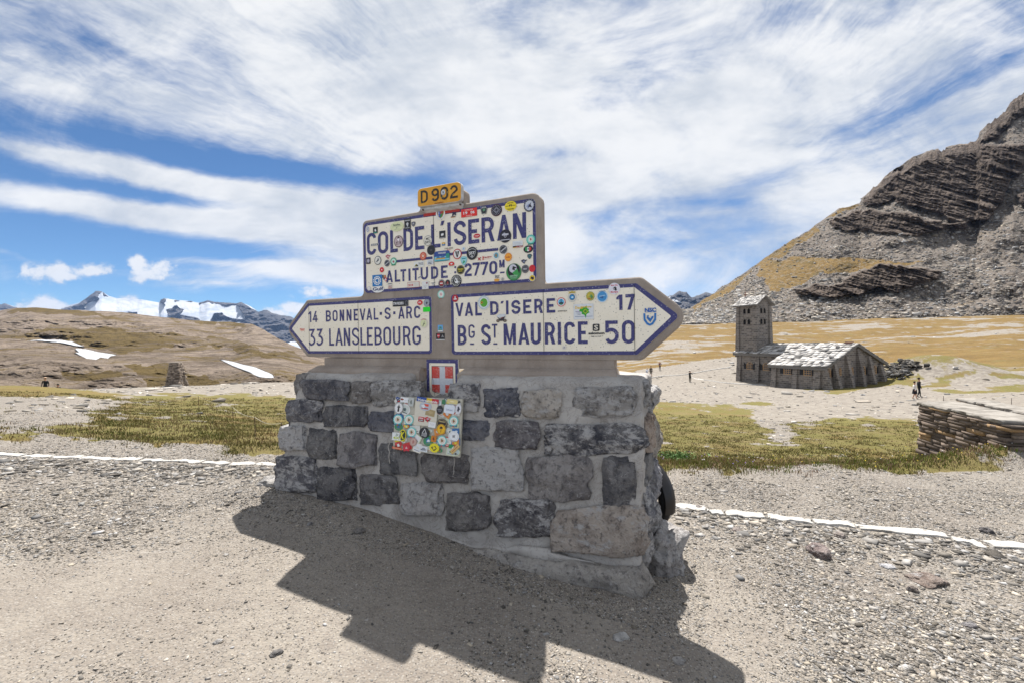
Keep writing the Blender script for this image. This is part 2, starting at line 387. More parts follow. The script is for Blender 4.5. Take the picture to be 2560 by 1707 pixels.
put('ground', npmesh('ground', np.stack([GX, GY, GZ], -1).reshape(-1, 3), grid_faces(len(rr_), len(th_))[:, ::-1], True, GROUND_ATTR), M_ground, kind='structure')
bh = MB(); bh.add([(-900, -900, -2.0), (900, -900, -2.0), (900, .4, -2.0), (-900, .4, -2.0)], [(0, 1, 2, 3)])

def interp(tbl, c): a = np.array(tbl, float); return np.interp(c, a[:, 0], a[:, 1])
def loft(name, cols, yf, Df, ridge, Dr, rows, gpow, disp, masks, material, hidden=6, back=1.35):
    """terrain swept from its foot to its skyline; every column keeps its own real distance and height"""
    c = np.arange(*cols, dtype=float); t = np.linspace(0, 1, rows)
    C, T = np.meshgrid(c, t)
    YF = interp(yf, C); DF = interp(Df, C); YR = interp(ridge, C); DR = interp(Dr, C)
    Yp = YF + (YR - YF) * T; D = DF + (DR - DF) * T ** gpow
    D, Yp2, att = disp(C, Yp, T, D)
    rx = (C - 1280) / FPX; ry = (853.5 - Yp2) / FPX
    V = EYE + (_f + CR * rx[..., None] + CU * ry[..., None]) * D[..., None]
    Vb = []
    for k in range(1, hidden + 1):                     # the far side falls away behind the skyline
        q = V[-1].copy(); s = 1 + (back - 1) * k / hidden
        q[:, 0] = EYE[0] + (q[:, 0] - EYE[0]) * s; q[:, 1] = EYE[1] + (q[:, 1] - EYE[1]) * s
        q[:, 2] -= (k / hidden) ** 1.3 * (DR[-1] * (back - 1)) * .8; Vb.append(q)
    Vall = np.concatenate([V, np.array(Vb)], 0)
    att = {k: np.concatenate([a, np.repeat(a[-1:], hidden, 0)], 0) for k, a in att.items()}
    me = npmesh(name, Vall.reshape(-1, 3), grid_faces(Vall.shape[0], Vall.shape[1]), name != 'mountain', att)
    return put(name, me, material, kind='structure'), V

# ---- rocky mountain on the right
RIDGE = [(1400, 830), (1560, 830), (1640, 805), (1729, 769), (1783, 733), (1841, 695.5), (1890, 660), (1966, 608), (2024, 575), (2051, 553), (2095, 524), (2149, 512), (2156, 494), (2175, 478), (2198, 459), (2212, 441), (2243, 419), (2285, 392), (2323, 378), (2381, 363), (2439, 358), (2446, 345), (2449, 331), (2470, 312), (2493, 294), (2515, 280), (2533, 249), (2560, 236), (2640, 170), (2760, 100), (2900, 90), (3200, 200)]
CL = [[(2156, 495), (2200, 455), (2240, 418), (2320, 380), (2445, 356), (2560, 362), (2700, 380), (2700, 410), (2560, 418), (2528, 450), (2512, 500), (2470, 545), (2400, 555), (2340, 535), (2300, 520), (2240, 512), (2232, 500), (2200, 508), (2165, 512)],
      [(2070, 557), (2130, 530), (2180, 526), (2270, 535), (2370, 556), (2350, 570), (2330, 578), (2300, 590), (2225, 582), (2130, 572), (2085, 568)],
      [(2130, 688), (2230, 657), (2310, 668), (2370, 678), (2330, 700), (2295, 718), (2240, 732), (2190, 718), (2160, 735), (2050, 742), (1990, 722), (2060, 712), (2110, 712)],
      [(2372, 555), (2420, 552), (2430, 570), (2400, 575)], [(2540, 490), (2580, 480), (2600, 520), (2550, 520)],
      [(2444, 334), (2493, 290), (2540, 235), (2700, 130), (2700, 260), (2540, 300), (2500, 345), (2450, 356)]]
GRS = [[(1880, 672), (1960, 612), (2045, 566), (2055, 580), (2000, 612), (1960, 640), (1895, 668)], [(1900, 663), (1990, 642), (2080, 648), (2200, 650), (2330, 655), (2260, 662), (2130, 680), (2060, 686), (1985, 720), (1940, 730), (1910, 722), (1925, 700), (1895, 690)],
       [(2060, 548), (2100, 524), (2150, 513), (2140, 522), (2090, 540)], [(2212, 440), (2250, 418), (2320, 388), (2300, 405), (2240, 435)], [(1729, 769), (1841, 695), (1880, 680), (1840, 720), (1780, 748), (1740, 785)], [(2150, 560), (2250, 556), (2330, 575), (2200, 572)]]
def strata(x, y, s=0): return fb2(x * .006 + y * .004 + s, (y - .28 * x) * .075, 5, 200 + s)
def d_right(C, Y, T, D):
    nx = (fb2(C * .02, Y * .03, 4, 7) - .5) * 46; ny = (fb2(C * .025, Y * .04, 4, 8) - .5) * 26
    wx, wy = C + nx, Y + ny
    cl = np.zeros(C.shape); gs = np.zeros(C.shape)
    for P in CL: cl = np.maximum(cl, inpoly(wx, wy, P).astype(float))
    for P in GRS: gs = np.maximum(gs, inpoly(wx, wy, P).astype(float))
    ramp = np.zeros(C.shape)
    for P in CL:
        m = inpoly(wx, wy, P); yt = np.where(m, Y, 1e9).min(0); yb = np.where(m, Y, -1e9).max(0); ramp = np.where(m, np.clip((yb - Y) / np.maximum(yb - yt, 4), 0, 1) * np.clip((yb - yt) / 120., .15, 1), ramp)
    for _ in range(3): ramp[1:-1, 1:-1] = (ramp[1:-1, 1:-1] * 2 + ramp[:-2, 1:-1] + ramp[2:, 1:-1] + ramp[1:-1, :-2] + ramp[1:-1, 2:]) / 6
    k = cl.copy()
    for _ in range(3): k[1:-1, 1:-1] = (k[1:-1, 1:-1] * 2 + k[:-2, 1:-1] + k[2:, 1:-1] + k[1:-1, :-2] + k[1:-1, 2:]) / 6
    st = strata(C, Y); st2 = np.abs(fb2(C * .03, (Y - .28 * C) * .22, 4, 33) - .5) * 2
    rid = np.abs(fb2(C * .012, Y * .02, 5, 21) - .5) * 2
    edge = sst(0, .06, 1 - T)
    D = D - k * (1 + 30 * ramp + 15 * st + 4 * st2 + 6 * np.abs(fb2(C * .09 + Y * .03, Y * .05, 4, 77) - .5)) * edge + (1 - k) * ((fb2(C * .012, Y * .02, 5, 19) - .5) * 26 + (fb2(C * .14, Y * .2, 3, 29) - .5) * 1.6) * sst(0, .08, T)
    up = edge * 0 + 1
    Y2 = Y - (fb2(C * .05, Y * .02 + 3, 4, 61) - .5) * (6 + 8 * k) * sst(.6, 1, T) - (st2 - .3) * 3 * k - ((fb2(C * .09, T * 22, 4, 63, .6) - .5) * 24 * k + (fb2(C * .06, C * 0, 3, 64) - .5) * 5) * sst(.88, 1, T)
    return D, Y2, dict(cliff=k, grass=gs)
def bd_rock(t):
    p = geop(t); cl = attr(t, 'cliff'); g = attr(t, 'grass')
    n1 = noise(t, p, .045, 8, .65); n2 = noise(t, p, .35, 7, .7); n3 = noise(t, p, 1.4, 5, .7)
    vc = sep(t, voro(t, p, .75, out=1)); vd = voro(t, p, .75); vb = sep(t, voro(t, p, .22, out=1)); vbd = voro(t, p, .22)
    scree = mixc(t, n1.ss(.35, .65), (.165, .138, .115), (.235, .200, .168))
    scree = mixc(t, vc[0].ss(.3, 1) * .55, scree, (.20, .185, .17))
    scree = mixc(t, vc[1].ss(.75, 1) * .6, scree, (.38, .345, .31))
    scree = mixc(t, vb[0].ss(.86, .92) * vbd.ss(2.2, 1.2), scree, (.10, .09, .085))
    ps = mapv(t, p, (.035, .06, .20), (.0, rad(-18), 0))
    sb = noise(t, ps, 1., 8, .72, .6); sb2 = noise(t, ps, 3.5, 7, .7, .3)
    rock = mixc(t, sb.ss(.38, .62), (.055, .042, .036), (.19, .152, .125))
    rock = mixc(t, sb2.ss(.55, .75) * .6, rock, (.36, .31, .27))
    rock = mixc(t, n2.ss(.55, .7) * .5, rock, (.035, .03, .03))
    gold = mixc(t, n2.ss(.3, .7), (.15, .095, .034), (.27, .18, .066)); gold = mixc(t, noise(t, p, .12, 6, .7).ss(.48, .66) * .75, gold, (.115, .095, .045)); gold = mixc(t, vc[2].ss(.8, .9) * .6, gold, (.30, .265, .22))
    c = mixc(t, (cl + (n2 - .5) * .5).ss(.4, .6), scree, rock)
    gm = ((g + (n1 - .5) * 1.4 + (n2 - .5) * 1.4 - .12) * (1 - cl)).ss(.32, .70)
    g2 = (n1 * .7 + n2 * .45).ss(.66, .74) * (1 - cl) * .5
    c = mixc(t, gm.f('MAXIMUM', g2), c, gold)
    h = n2 * 1.2 + n3 * .3 + (vd * -.5) * (1 - cl) + sb2 * cl * 1.6 + sb * cl * 3 + vbd * cl * -1.2
    return dim(t, c, .76), (h, 1.0, .8)
M_rock = mat('mountain_rock', bd_rock, .95, .1)
mount, MV = loft('mountain', (1380, 3200, 1.7), [(1380, 905), (1700, 812), (1900, 806), (3200, 812)], [(1380, 190), (1700, 215), (3200, 215)], RIDGE,
     [(1380, 330), (1729, 350), (2051, 400), (2243, 430), (2560, 450), (2900, 520), (3200, 560)], 430, 1.15, d_right, None, M_rock, back=1.6)
MOUNT_V = MV

# ---- long brown hill on the left
HR = [(-900, 800), (-400, 790), (-120, 792), (0, 777), (42, 770.5), (90, 769), (155, 774), (258, 778.5), (323, 783), (404, 793), (485, 801), (582, 806), (630, 811), (662, 825), (695, 846), (727, 861), (760, 874), (820, 890), (1000, 900), (1300, 905)]
SNOW = [[(68, 851), (95, 849), (150, 850), (180, 854), (200, 862), (212, 867), (190, 865), (160, 858), (120, 854)],
        [(188, 872), (192, 870), (215, 872), (250, 880), (292, 886), (275, 890), (271, 895), (252, 893), (240, 899), (215, 896), (186, 881), (196, 880)],
        [(549, 899), (560, 900), (585, 904), (605, 910), (640, 918), (680, 935), (685, 943), (672, 945), (648, 942), (620, 929), (580, 914)]]
HG = [[(-200, 832), (120, 818), (230, 822), (420, 832), (560, 850), (640, 870), (720, 880), (760, 900), (600, 880), (480, 860), (400, 875), (300, 880), (215, 865), (120, 845), (-200, 850)],
      [(300, 915), (420, 905), (470, 930), (520, 955), (700, 965), (760, 985), (330, 980), (345, 950)],
      [(150, 925), (260, 930), (330, 950), (250, 955), (160, 940)], [(0, 775), (110, 768), (260, 780), (330, 792), (200, 790), (60, 785), (0, 790)], [(340, 775), (600, 805), (640, 815), (560, 815), (430, 805)]]
def d_left(C, Y, T, D):
    nx = (fb2(C * .015, Y * .03, 4, 17) - .5) * 90; ny = (fb2(C * .03, Y * .05, 4, 18) - .5) * 26
    gs = np.zeros(C.shape); sn = np.zeros(C.shape)
    for P in HG: gs = np.maximum(gs, inpoly(C + nx, Y + ny, P).astype(float))
    for P in SNOW: sn = np.maximum(sn, inpoly(C + nx * .06, Y + ny * .10, P).astype(float))
    # overlapping whaleback folds: each one lies nearer than the ground above it
    f = 0
    for (cx, cy, rx, ry, a) in [(60, 905, 260, 40, 90), (400, 900, 190, 34, 80), (640, 905, 150, 40, 70), (560, 830, 200, 26, 90), (180, 800, 220, 26, 100), (620, 860, 90, 22, 60), (-150, 870, 200, 40, 70), (330, 850, 160, 20, 50), (720, 930, 120, 30, 40)]:
        f = f + a * np.exp(-(((C - cx) / rx) ** 2 + ((Y - cy) / ry) ** 2) * 1.3)
    k = sst(0, .12, T) * sst(1.0, .85, T)
    big = (fb2(C * .007 + Y * .006, Y * .028 - C * .002, 5, 41) - .5) * .30; small = (np.abs(fb2(C * .035 + Y * .03, Y * .11 - C * .01, 5, 43) - .5) - .2) * .075
    D = (D - f * .55) * (1 + (big + small) * k * (1 - sn * .85))
    Y2 = Y - (fb2(C * .03, Y * .03, 4, 45) - .5) * 3 * sst(.5, 1, T)
    return D, Y2, dict(grass=gs, snow=sn)
def bd_hill(t):
    p = geop(t); g = attr(t, 'grass'); s = attr(t, 'snow')
    ps = mapv(t, p, (1, .8, 2.2), (0, 0, .5))
    n1 = noise(t, ps, .012, 8, .62, .5); n2 = noise(t, ps, .06, 8, .68); n3 = noise(t, p, .4, 5, .7)
    rock = mixc(t, n2.ss(.36, .62), (.14, .108, .080), (.34, .275, .22))
    rock = mixc(t, n3.ss(.52, .7) * .6, rock, (.10, .08, .065)); rock = mixc(t, noise(t, p, .15, 6, .7).ss(.55, .7) * .5, rock, (.44, .38, .32))
    grs = mixc(t, n2.ss(.35, .65), (.095, .066, .024), (.17, .122, .048))
    gm = (g * .55 + (n1 - .5) * 3.0 + (n2 - .5) * 2.2 + (n3 - .5) * 1.2 + .20).ss(.22, .72)
    c = mixc(t, gm, rock, grs)
    c = mixc(t, (s + (n3 - .5) * .9).ss(.35, .62), c, (.40, .412, .43))
    return dim(t, c, .96), ((n2 * 6 + n3 * 2.0 + noise(t, p, .15, 6, .7) * 3) * (1 - s * .9), 1.6, 1.)
M_hill = mat('hill_grass_and_rock', bd_hill, .95, .1)
loft('hill', (-880, 1300, 1.7), [(-880, 1010), (0, 1000), (700, 985), (1300, 1010)], [(-880, 110), (1300, 110)], HR,
     [(-880, 800), (0, 950), (582, 900), (700, 560), (820, 420), (1300, 380)], 300, 1.9, d_left, None, M_hill)

# ---- snow covered peaks far away
SR = [(-900, 790), (-300, 780), (-60, 770), (0, 763), (13, 759), (42, 769), (80, 780), (152, 771), (181, 761), (197, 759), (218, 744), (239, 728), (255, 728.5), (271, 740), (291, 746), (355, 749.5), (398, 757), (402, 750), (410, 746), (433, 749.5), (470, 753), (498, 757.5), (517, 752), (549, 756), (591, 759), (604, 756), (627, 767), (646, 780), (666, 774), (685, 785), (727, 791.5), (760, 815), (900, 830), (1200, 840), (1400, 840)]
RK = [[(-60, 765), (13, 759), (42, 769), (90, 785), (20, 776)], [(150, 774), (197, 759), (239, 727), (256, 727), (247, 742), (250, 748), (232, 755), (207, 763), (213, 775), (152, 776)], [(255, 727), (272, 741), (262, 739)],
      [(398, 757), (404, 745), (418, 747), (411, 755), (414, 763), (400, 760)], [(414, 774), (430, 770), (443, 762), (450, 772), (459, 774), (446, 787), (425, 790)], [(430, 798), (452, 787), (494, 795), (500, 802), (430, 803)],
      [(498, 757), (517, 750), (549, 755), (591, 758), (590, 763), (549, 761), (520, 757), (500, 761)], [(588, 759), (604, 754), (640, 776), (666, 772), (740, 792), (800, 830), (900, 860), (620, 850), (585, 812), (611, 803), (608, 787), (600, 775)],
      [(536, 783), (556, 782), (575, 796), (611, 800), (612, 806), (527, 804)], [(322, 780), (345, 780), (344, 789), (318, 786)], [(434, 749), (445, 748), (449, 752), (436, 754)], [(466, 753), (479, 753), (478, 757)]]
def d_snow(C, Y, T, D):
    nx = (fb2(C * .05, Y * .08, 4, 87) - .5) * 14; ny = (fb2(C * .06, Y * .1, 4, 88) - .5) * 8
    rk = np.zeros(C.shape)
    for P in RK: rk = np.maximum(rk, inpoly(C + nx * .7, Y + ny * .7, P).astype(float))
    rk = np.maximum(rk, ((C > 900) | (C < -150)) * (fb2(C * .02, Y * .05, 4, 5) > .30))
    k = sst(0, .1, T) * sst(1.0, .93, T)
    big = (np.abs(fb2(C * .015, Y * .04, 5, 141) - .5) * 2 - .4)
    D = D * (1 + big * .10 * k * (.06 + rk) + (fb2(C * .08, Y * .12, 4, 142) - .5) * .05 * k * (.15 + rk))
    Y2 = Y - (fb2(C * .09, Y * .03, 4, 145) - .5) * 3.2 * sst(.7, 1, T) * (.3 + rk)
    return D, Y2, dict(rock=rk)
def bd_snow(t):
    p = geop(t); r = attr(t, 'rock'); n = noise(t, p, .0022, 9, .68); n2 = noise(t, p, .012, 6, .7)
    rock = mixc(t, n.ss(.4, .6), (.018, .020, .028), (.075, .072, .075))
    shaded_snow = mixc(t, (n * .6 + noise(t, mapv(t, p, (1, 1, 3)), .0011, 7, .65) * .4).ss(.46, .62), (.42, .44, .47), (.24, .285, .36))  # snow colour with its bluish shading painted in as noise bands
    c = mixc(t, (r + (n - .5) * .5 + (n2 - .5) * .45).ss(.42, .56), shaded_snow, rock)
    return dim(t, c, .90), ((n * 60 + n2 * 12) * (r * .9 + .1), 1.0, 1.)
M_snow = mat('snow_and_dark_rock', bd_snow, .8, .2)
loft('snow_mountains', (-880, 1400, 1.7), [(-880, 900), (1400, 900)], [(-880, 4200), (1400, 4200)], SR, [(-880, 6800), (1400, 6600)], 240, 1.0, d_snow, None, M_snow)
GR_ = [(1400, 842), (1500, 800), (1600, 770), (1650, 748), (1665, 742), (1680, 739), (1690, 733), (1698, 729), (1716, 731), (1730, 744.6), (1745, 740), (1757, 733), (1765, 731), (1790, 736), (1850, 760), (2000, 790), (2300, 830)]
def d_gap(C, Y, T, D):
    rk = 1 - np.maximum(inpoly(C, Y + (fb2(C * .1, Y * .1, 3, 5) - .5) * 6, [(1706, 745), (1722, 746), (1712, 749)]), np.maximum(inpoly(C, Y, [(1660, 748), (1675, 742), (1706, 757), (1700, 760)]), C < 1660)).astype(float)
    k = sst(0, .1, T) * sst(1.0, .95, T)
    return D * (1 + (np.abs(fb2(C * .05, Y * .08, 5, 141) - .5) - .2) * .16 * k), Y - (fb2(C * .12, Y * .03, 4, 145) - .5) * 5 * sst(.6, 1, T), dict(rock=rk)
loft('distant_mountain', (1400, 2300, 1.7), [(1400, 860), (2300, 860)], [(1400, 2600), (2300, 2600)], GR_, [(1400, 4200), (2300, 4200)], 120, 1.0, d_gap, None, M_snow)

# ================================================================== THE SIGN MONUMENT
MON = put('road_sign_monument', None, None, label='concrete direction sign with three lettered enamel panels on a rubble stone base', cat='road sign', loc=(0, 3.55, 0), rz=-TH)
def bd_conc(t):
    p = objc(t); n = noise(t, p, 3, 6, .65); n2 = noise(t, p, 35, 5, .7); v = voro(t, p, 90); st = noise(t, mapv(t, p, (5, 5, .6)), 3, 5, .6)
    c = mixc(t, n.ss(.3, .7), (.265, .222, .188), (.37, .318, .272))
    c = mixc(t, st.ss(.5, .75) * .45, c, (.21, .175, .15))
    c = mixc(t, n2.ss(.55, .75) * .35, c, (.50, .45, .40)); c = mixc(t, v.ss(.16, .08) * .7, c, (.09, .08, .07))
    return c, (n2 * .6 + v * .2, .004, .8)
M_conc = mat('weathered_concrete', bd_conc, .9, .2)
def bd_mortar(t):
    p = objc(t); n = noise(t, p, 4, 6, .6); n2 = noise(t, p, 22, 6, .7); v = voro(t, p, 120)
    c = mixc(t, n.ss(.3, .7), (.30, .282, .262), (.44, .42, .395)); c = mixc(t, n2.ss(.6, .8) * .6, c, (.20, .17, .15))
    c = mixc(t, noise(t, p, 9, 7, .7, 1.).ss(.50, .52) * noise(t, p, 9, 7, .7, 1.).ss(.54, .52) * .55, c, (.12, .10, .09))
    return c, (n2 * 1. + v * .15 + n, .012, .7)
M_mortar = mat('grey_cement_mortar', bd_mortar, .92, .2)
def bd_stone(t):
    p = objc(t); oi = t.nodes.new('ShaderNodeObjectInfo'); oc = N(t, oi.outputs['Color']); al = N(t, oi.outputs['Alpha']); rn = N(t, oi.outputs['Random'])
    vm = t.nodes.new('ShaderNodeVectorMath'); vm.operation = 'ADD'; t.links.new(p.s, vm.inputs[0]); t.links.new(xyz(t, rn * 37, rn * 11, rn * 23).s, vm.inputs[1]); q = N(t, vm.outputs[0])
    n = noise(t, q, 6, 7, .7, .4); n2 = noise(t, q, 30, 6, .7); n3 = noise(t, q, 110, 4, .7)
    veins = noise(t, mapv(t, q, (1, 1, 1.8), (0, .5, 0)), 7, 8, .78, .25)
    c = mixc(t, n.ss(.38, .60), mixc(t, .40, oc, (.05, .05, .06), 'MIX'), mixc(t, .30, oc, (.5, .475, .45), 'MIX'))
    c = mixc(t, (veins + al * .28 - .07).ss(.54, .66), c, mixc(t, n2, (.36, .35, .35), (.66, .64, .62)))
    thin = noise(t, q, 4, 4, .6, .6)
    c = mixc(t, thin.ss(.496, .5) * thin.ss(.504, .5) * .6, c, (.6, .58, .56))
    c = mixc(t, n2.ss(.5, .66) * .6, c, (.035, .035, .042)); c = mixc(t, n3.ss(.58, .72) * .4, c, (.55, .52, .50))
    return c, (n * 1.0 + n2 * 1.0 + n3 * .2 + veins * .5, .04, 1.)
M_stone = mat('veined_grey_stone', bd_stone, .85, .25)
def bd_tile(t):
    p = objc(t); v = voro(t, p, 60); v2 = voro(t, p, 22); n = noise(t, p, 5, 5, .6); vc = sep(t, voro(t, p, 60, out=1))[0]
    v3 = voro(t, p, 130); v3c = sep(t, voro(t, p, 130, out=1))[0]
    rgt = sep(t, p)[0].ss(-.6, 1.2)
    c = mixc(t, n.ss(.3, .7), (.85, .775, .625), (.90, .83, .69))
    c = mixc(t, v.ss(.20, .12) * (vc + rgt * .35).ss(.72, .8), c, (.05, .045, .04)); c = mixc(t, v3.ss(.22, .12) * (v3c + rgt * .35).ss(.85, .95) * .8, c, (.10, .08, .07))
    return c, (n * .3 + v.ss(.2, .1) * -.3, .002, .5), n.ss(.2, .8, .25, .42)
M_tile = mat('cream_enamelled_tile', bd_tile, .35, .5)
def bd_blue(t):
    p = objc(t); v = voro(t, p, 85); vc = sep(t, voro(t, p, 85, out=1))[0]; n = noise(t, p, 3, 6, .7); n2 = noise(t, p, 160, 3, .7)
    c = mixc(t, n2.ss(.4, .6), (.030, .027, .125), (.055, .052, .19))
    c = mixc(t, v.ss(.42, .20) * (vc + (n - .5) * 1.2).ss(.66, .80) * .8, c, (.40, .40, .48))
    return c, (n2 * .3, .001, .4)
M_blue = mat('speckled_blue_enamel', bd_blue, .35, .5)
def bd_red(t):
    p = objc(t); n = noise(t, p, 130, 4, .8); n1 = noise(t, p, 9, 3)
    return (mixc(t, (n + (n1 - .5) * .4).ss(.52, .62), (.60, .045, .03), (.66, .52, .48)),)
M_red = mat('worn_red_enamel', bd_red, .4, .5)
M_black = mat('black_enamel', lambda t: (mixc(t, voro(t, objc(t), 95).ss(.42, .2) * sep(t, voro(t, objc(t), 95, out=1))[0].ss(.7, .8), (.03, .026, .02), (.5, .38, .10)),), .4, .4)
M_yel = mat('yellow_enamel', lambda t: (mixc(t, noise(t, objc(t), 26, 6, .75).ss(.63, .7), mixc(t, noise(t, objc(t), 6).ss(.3, .7), (.68, .30, .012), (.74, .37, .03)), (.72, .60, .40)),), .4, .45)
M_greym = mat('pale_painted_metal', lambda t: (mixc(t, noise(t, objc(t), 20, 5).ss(.35, .65), (.42, .41, .39), (.58, .57, .55)),), .45, .5)

def roundpoly(P, r, n=5):
    out = []; m = len(P); rs = r if isinstance(r, (list, tuple)) else [r] * m
    for i in range(m):
        p, a, b = Vector(P[i]), Vector(P[i - 1]), Vector(P[(i + 1) % m]); e1 = (a - p); e2 = (b - p)
        l1, l2 = e1.length, e2.length; e1.normalize(); e2.normalize(); ri = rs[i]
        if ri <= 0: out += [tuple(p)] * n; continue
        ang = e1.angle(e2); q = min(ri / math.tan(ang / 2), l1 * .48, l2 * .48); ri = q * math.tan(ang / 2)
        bis = (e1 + e2).normalized(); cc = p + bis * (ri / math.sin(ang / 2)); s = p + e1 * q; f = p + e2 * q
        a0 = math.atan2(s.y - cc.y, s.x - cc.x); a1 = math.atan2(f.y - cc.y, f.x - cc.x); dl = (a1 - a0 + math.pi) % (2 * math.pi) - math.pi
        for k in range(n): an = a0 + dl * k / (n - 1); out.append((cc.x + ri * math.cos(an), cc.y + ri * math.sin(an)))
    return out
def slab(name, poly, d0, d1, bev, m, parent, z=lambda p: p, segs=3):
    bm = bmesh.new(); fr = [bm.verts.new((p[0], d0, p[1])) for p in poly]; bk = [bm.verts.new((p[0], d1, p[1])) for p in poly]
    bm.faces.new(fr); bm.faces.new(bk[::-1]); n = len(poly)
    for i in range(n): bm.faces.new((fr[i], bk[i], bk[(i + 1) % n], fr[(i + 1) % n]))
    bmesh.ops.recalc_face_normals(bm, faces=bm.faces)
    if bev: bmesh.ops.bevel(bm, geom=[e for e in bm.edges if abs(e.verts[0].co.y - e.verts[1].co.y) < 1e-6], offset=bev, segments=segs, affect='EDGES', profile=.6)
    me = bpy.data.meshes.new(name); bm.to_mesh(me); bm.free()
    return put(name, me, m, parent)
SLABP = [(-2.525, 1.735), (-2.235, 1.455), (-2.03, 1.452), (.82, 1.440), (1.0, 1.437), (1.336, 1.745), (1.005, 2.030), (.255, 2.030), (.255, 2.742), (-.418, 2.738), (-.418, 2.875), (-.862, 2.868), (-.862, 2.730), (-1.508, 2.722), (-1.508, 2.022), (-2.225, 2.020)]
slab('concrete_slab', roundpoly(SLABP, [.09, .05, 0.0, 0.0, .05, .11, .06, .04, .07, .03, .05, .05, .03, .05, .04, .04]), 0, .115, .022, M_conc, MON)
nk = MB(); nk.box(-2.005, .805, .006, .125, 1.36, 1.446); nk_o = put('neck', nk.mesh('neck'), M_conc, MON)
for (a, b) in ((-2.12, -.835), (-.46, .845)):
    pm = MB(); prof = [(.14, 1.25), (-.085, 1.25), (-.085, 1.325), (-.055, 1.350), (0.0, 1.372), (.14, 1.372)]; k = len(prof)
    e = .035
    vs = [(a + (e if i in (3, 4, 5) else 0), d, v) for i, (d, v) in enumerate(prof)] + [(b - (e if i in (3, 4, 5) else 0), d, v) for i, (d, v) in enumerate(prof)]
    pm.add(vs, [tuple(range(k)), tuple(range(2 * k - 1, k - 1, -1))] + [(i, (i + 1) % k, (i + 1) % k + k, i + k) for i in range(k)])
    put('plinth', pm.mesh('plinth'), M_conc, MON)

LZ = [0]
def flat(mb, polys, d, m=0):                           # flat (u,v) polygons at depth d
    for P in polys: mb.add([(p[0], d, p[1]) for p in P], [tuple(range(len(P)))], m)
def stroke(pts, w, closed=False, cap0=0, cap1=0):      # constant width ribbon -> quads in (u,v)
    P = [Vector(p) for p in pts]; n = len(P)
    if cap0 and not closed: P[0] = P[0] + (P[0] - P[1]).normalized() * cap0
    if cap1 and not closed: P[-1] = P[-1] + (P[-1] - P[-2]).normalized() * cap1
    L, R_ = [], []
    for i in range(n):
        a = P[i - 1] if (i > 0 or closed) else None; b = P[(i + 1) % n] if (i < n - 1 or closed) else None
        t0 = (P[i] - a).normalized() if a is not None else None; t1 = (b - P[i]).normalized() if b is not None else None
        t = ((t0 or t1) + (t1 or t0)).normalized(); nn = Vector((-t.y, t.x)); base = t1 or t0; c = nn.dot(Vector((-base.y, base.x)))
        s = w / 2 / max(c, .35); L.append(P[i] + nn * s); R_.append(P[i] - nn * s)
    return [[tuple(L[i]), tuple(R_[i]), tuple(R_[(i + 1) % n]), tuple(L[(i + 1) % n])] for i in range(n if closed else n - 1)]
def arc(cx, cy, rx, ry, a0, a1, n=12): return [(cx + rx * math.cos(rad(a0 + (a1 - a0) * i / n)), cy + ry * math.sin(rad(a0 + (a1 - a0) * i / n))) for i in range(n + 1)]
def bez(p0, p1, p2, p3, n=10):
    return [tuple((1 - t) ** 3 * a + 3 * (1 - t) ** 2 * t * b + 3 * (1 - t) * t * t * c + t ** 3 * d for a, b, c, d in zip(p0, p1, p2, p3)) for t in [i / n for i in range(1, n)]]
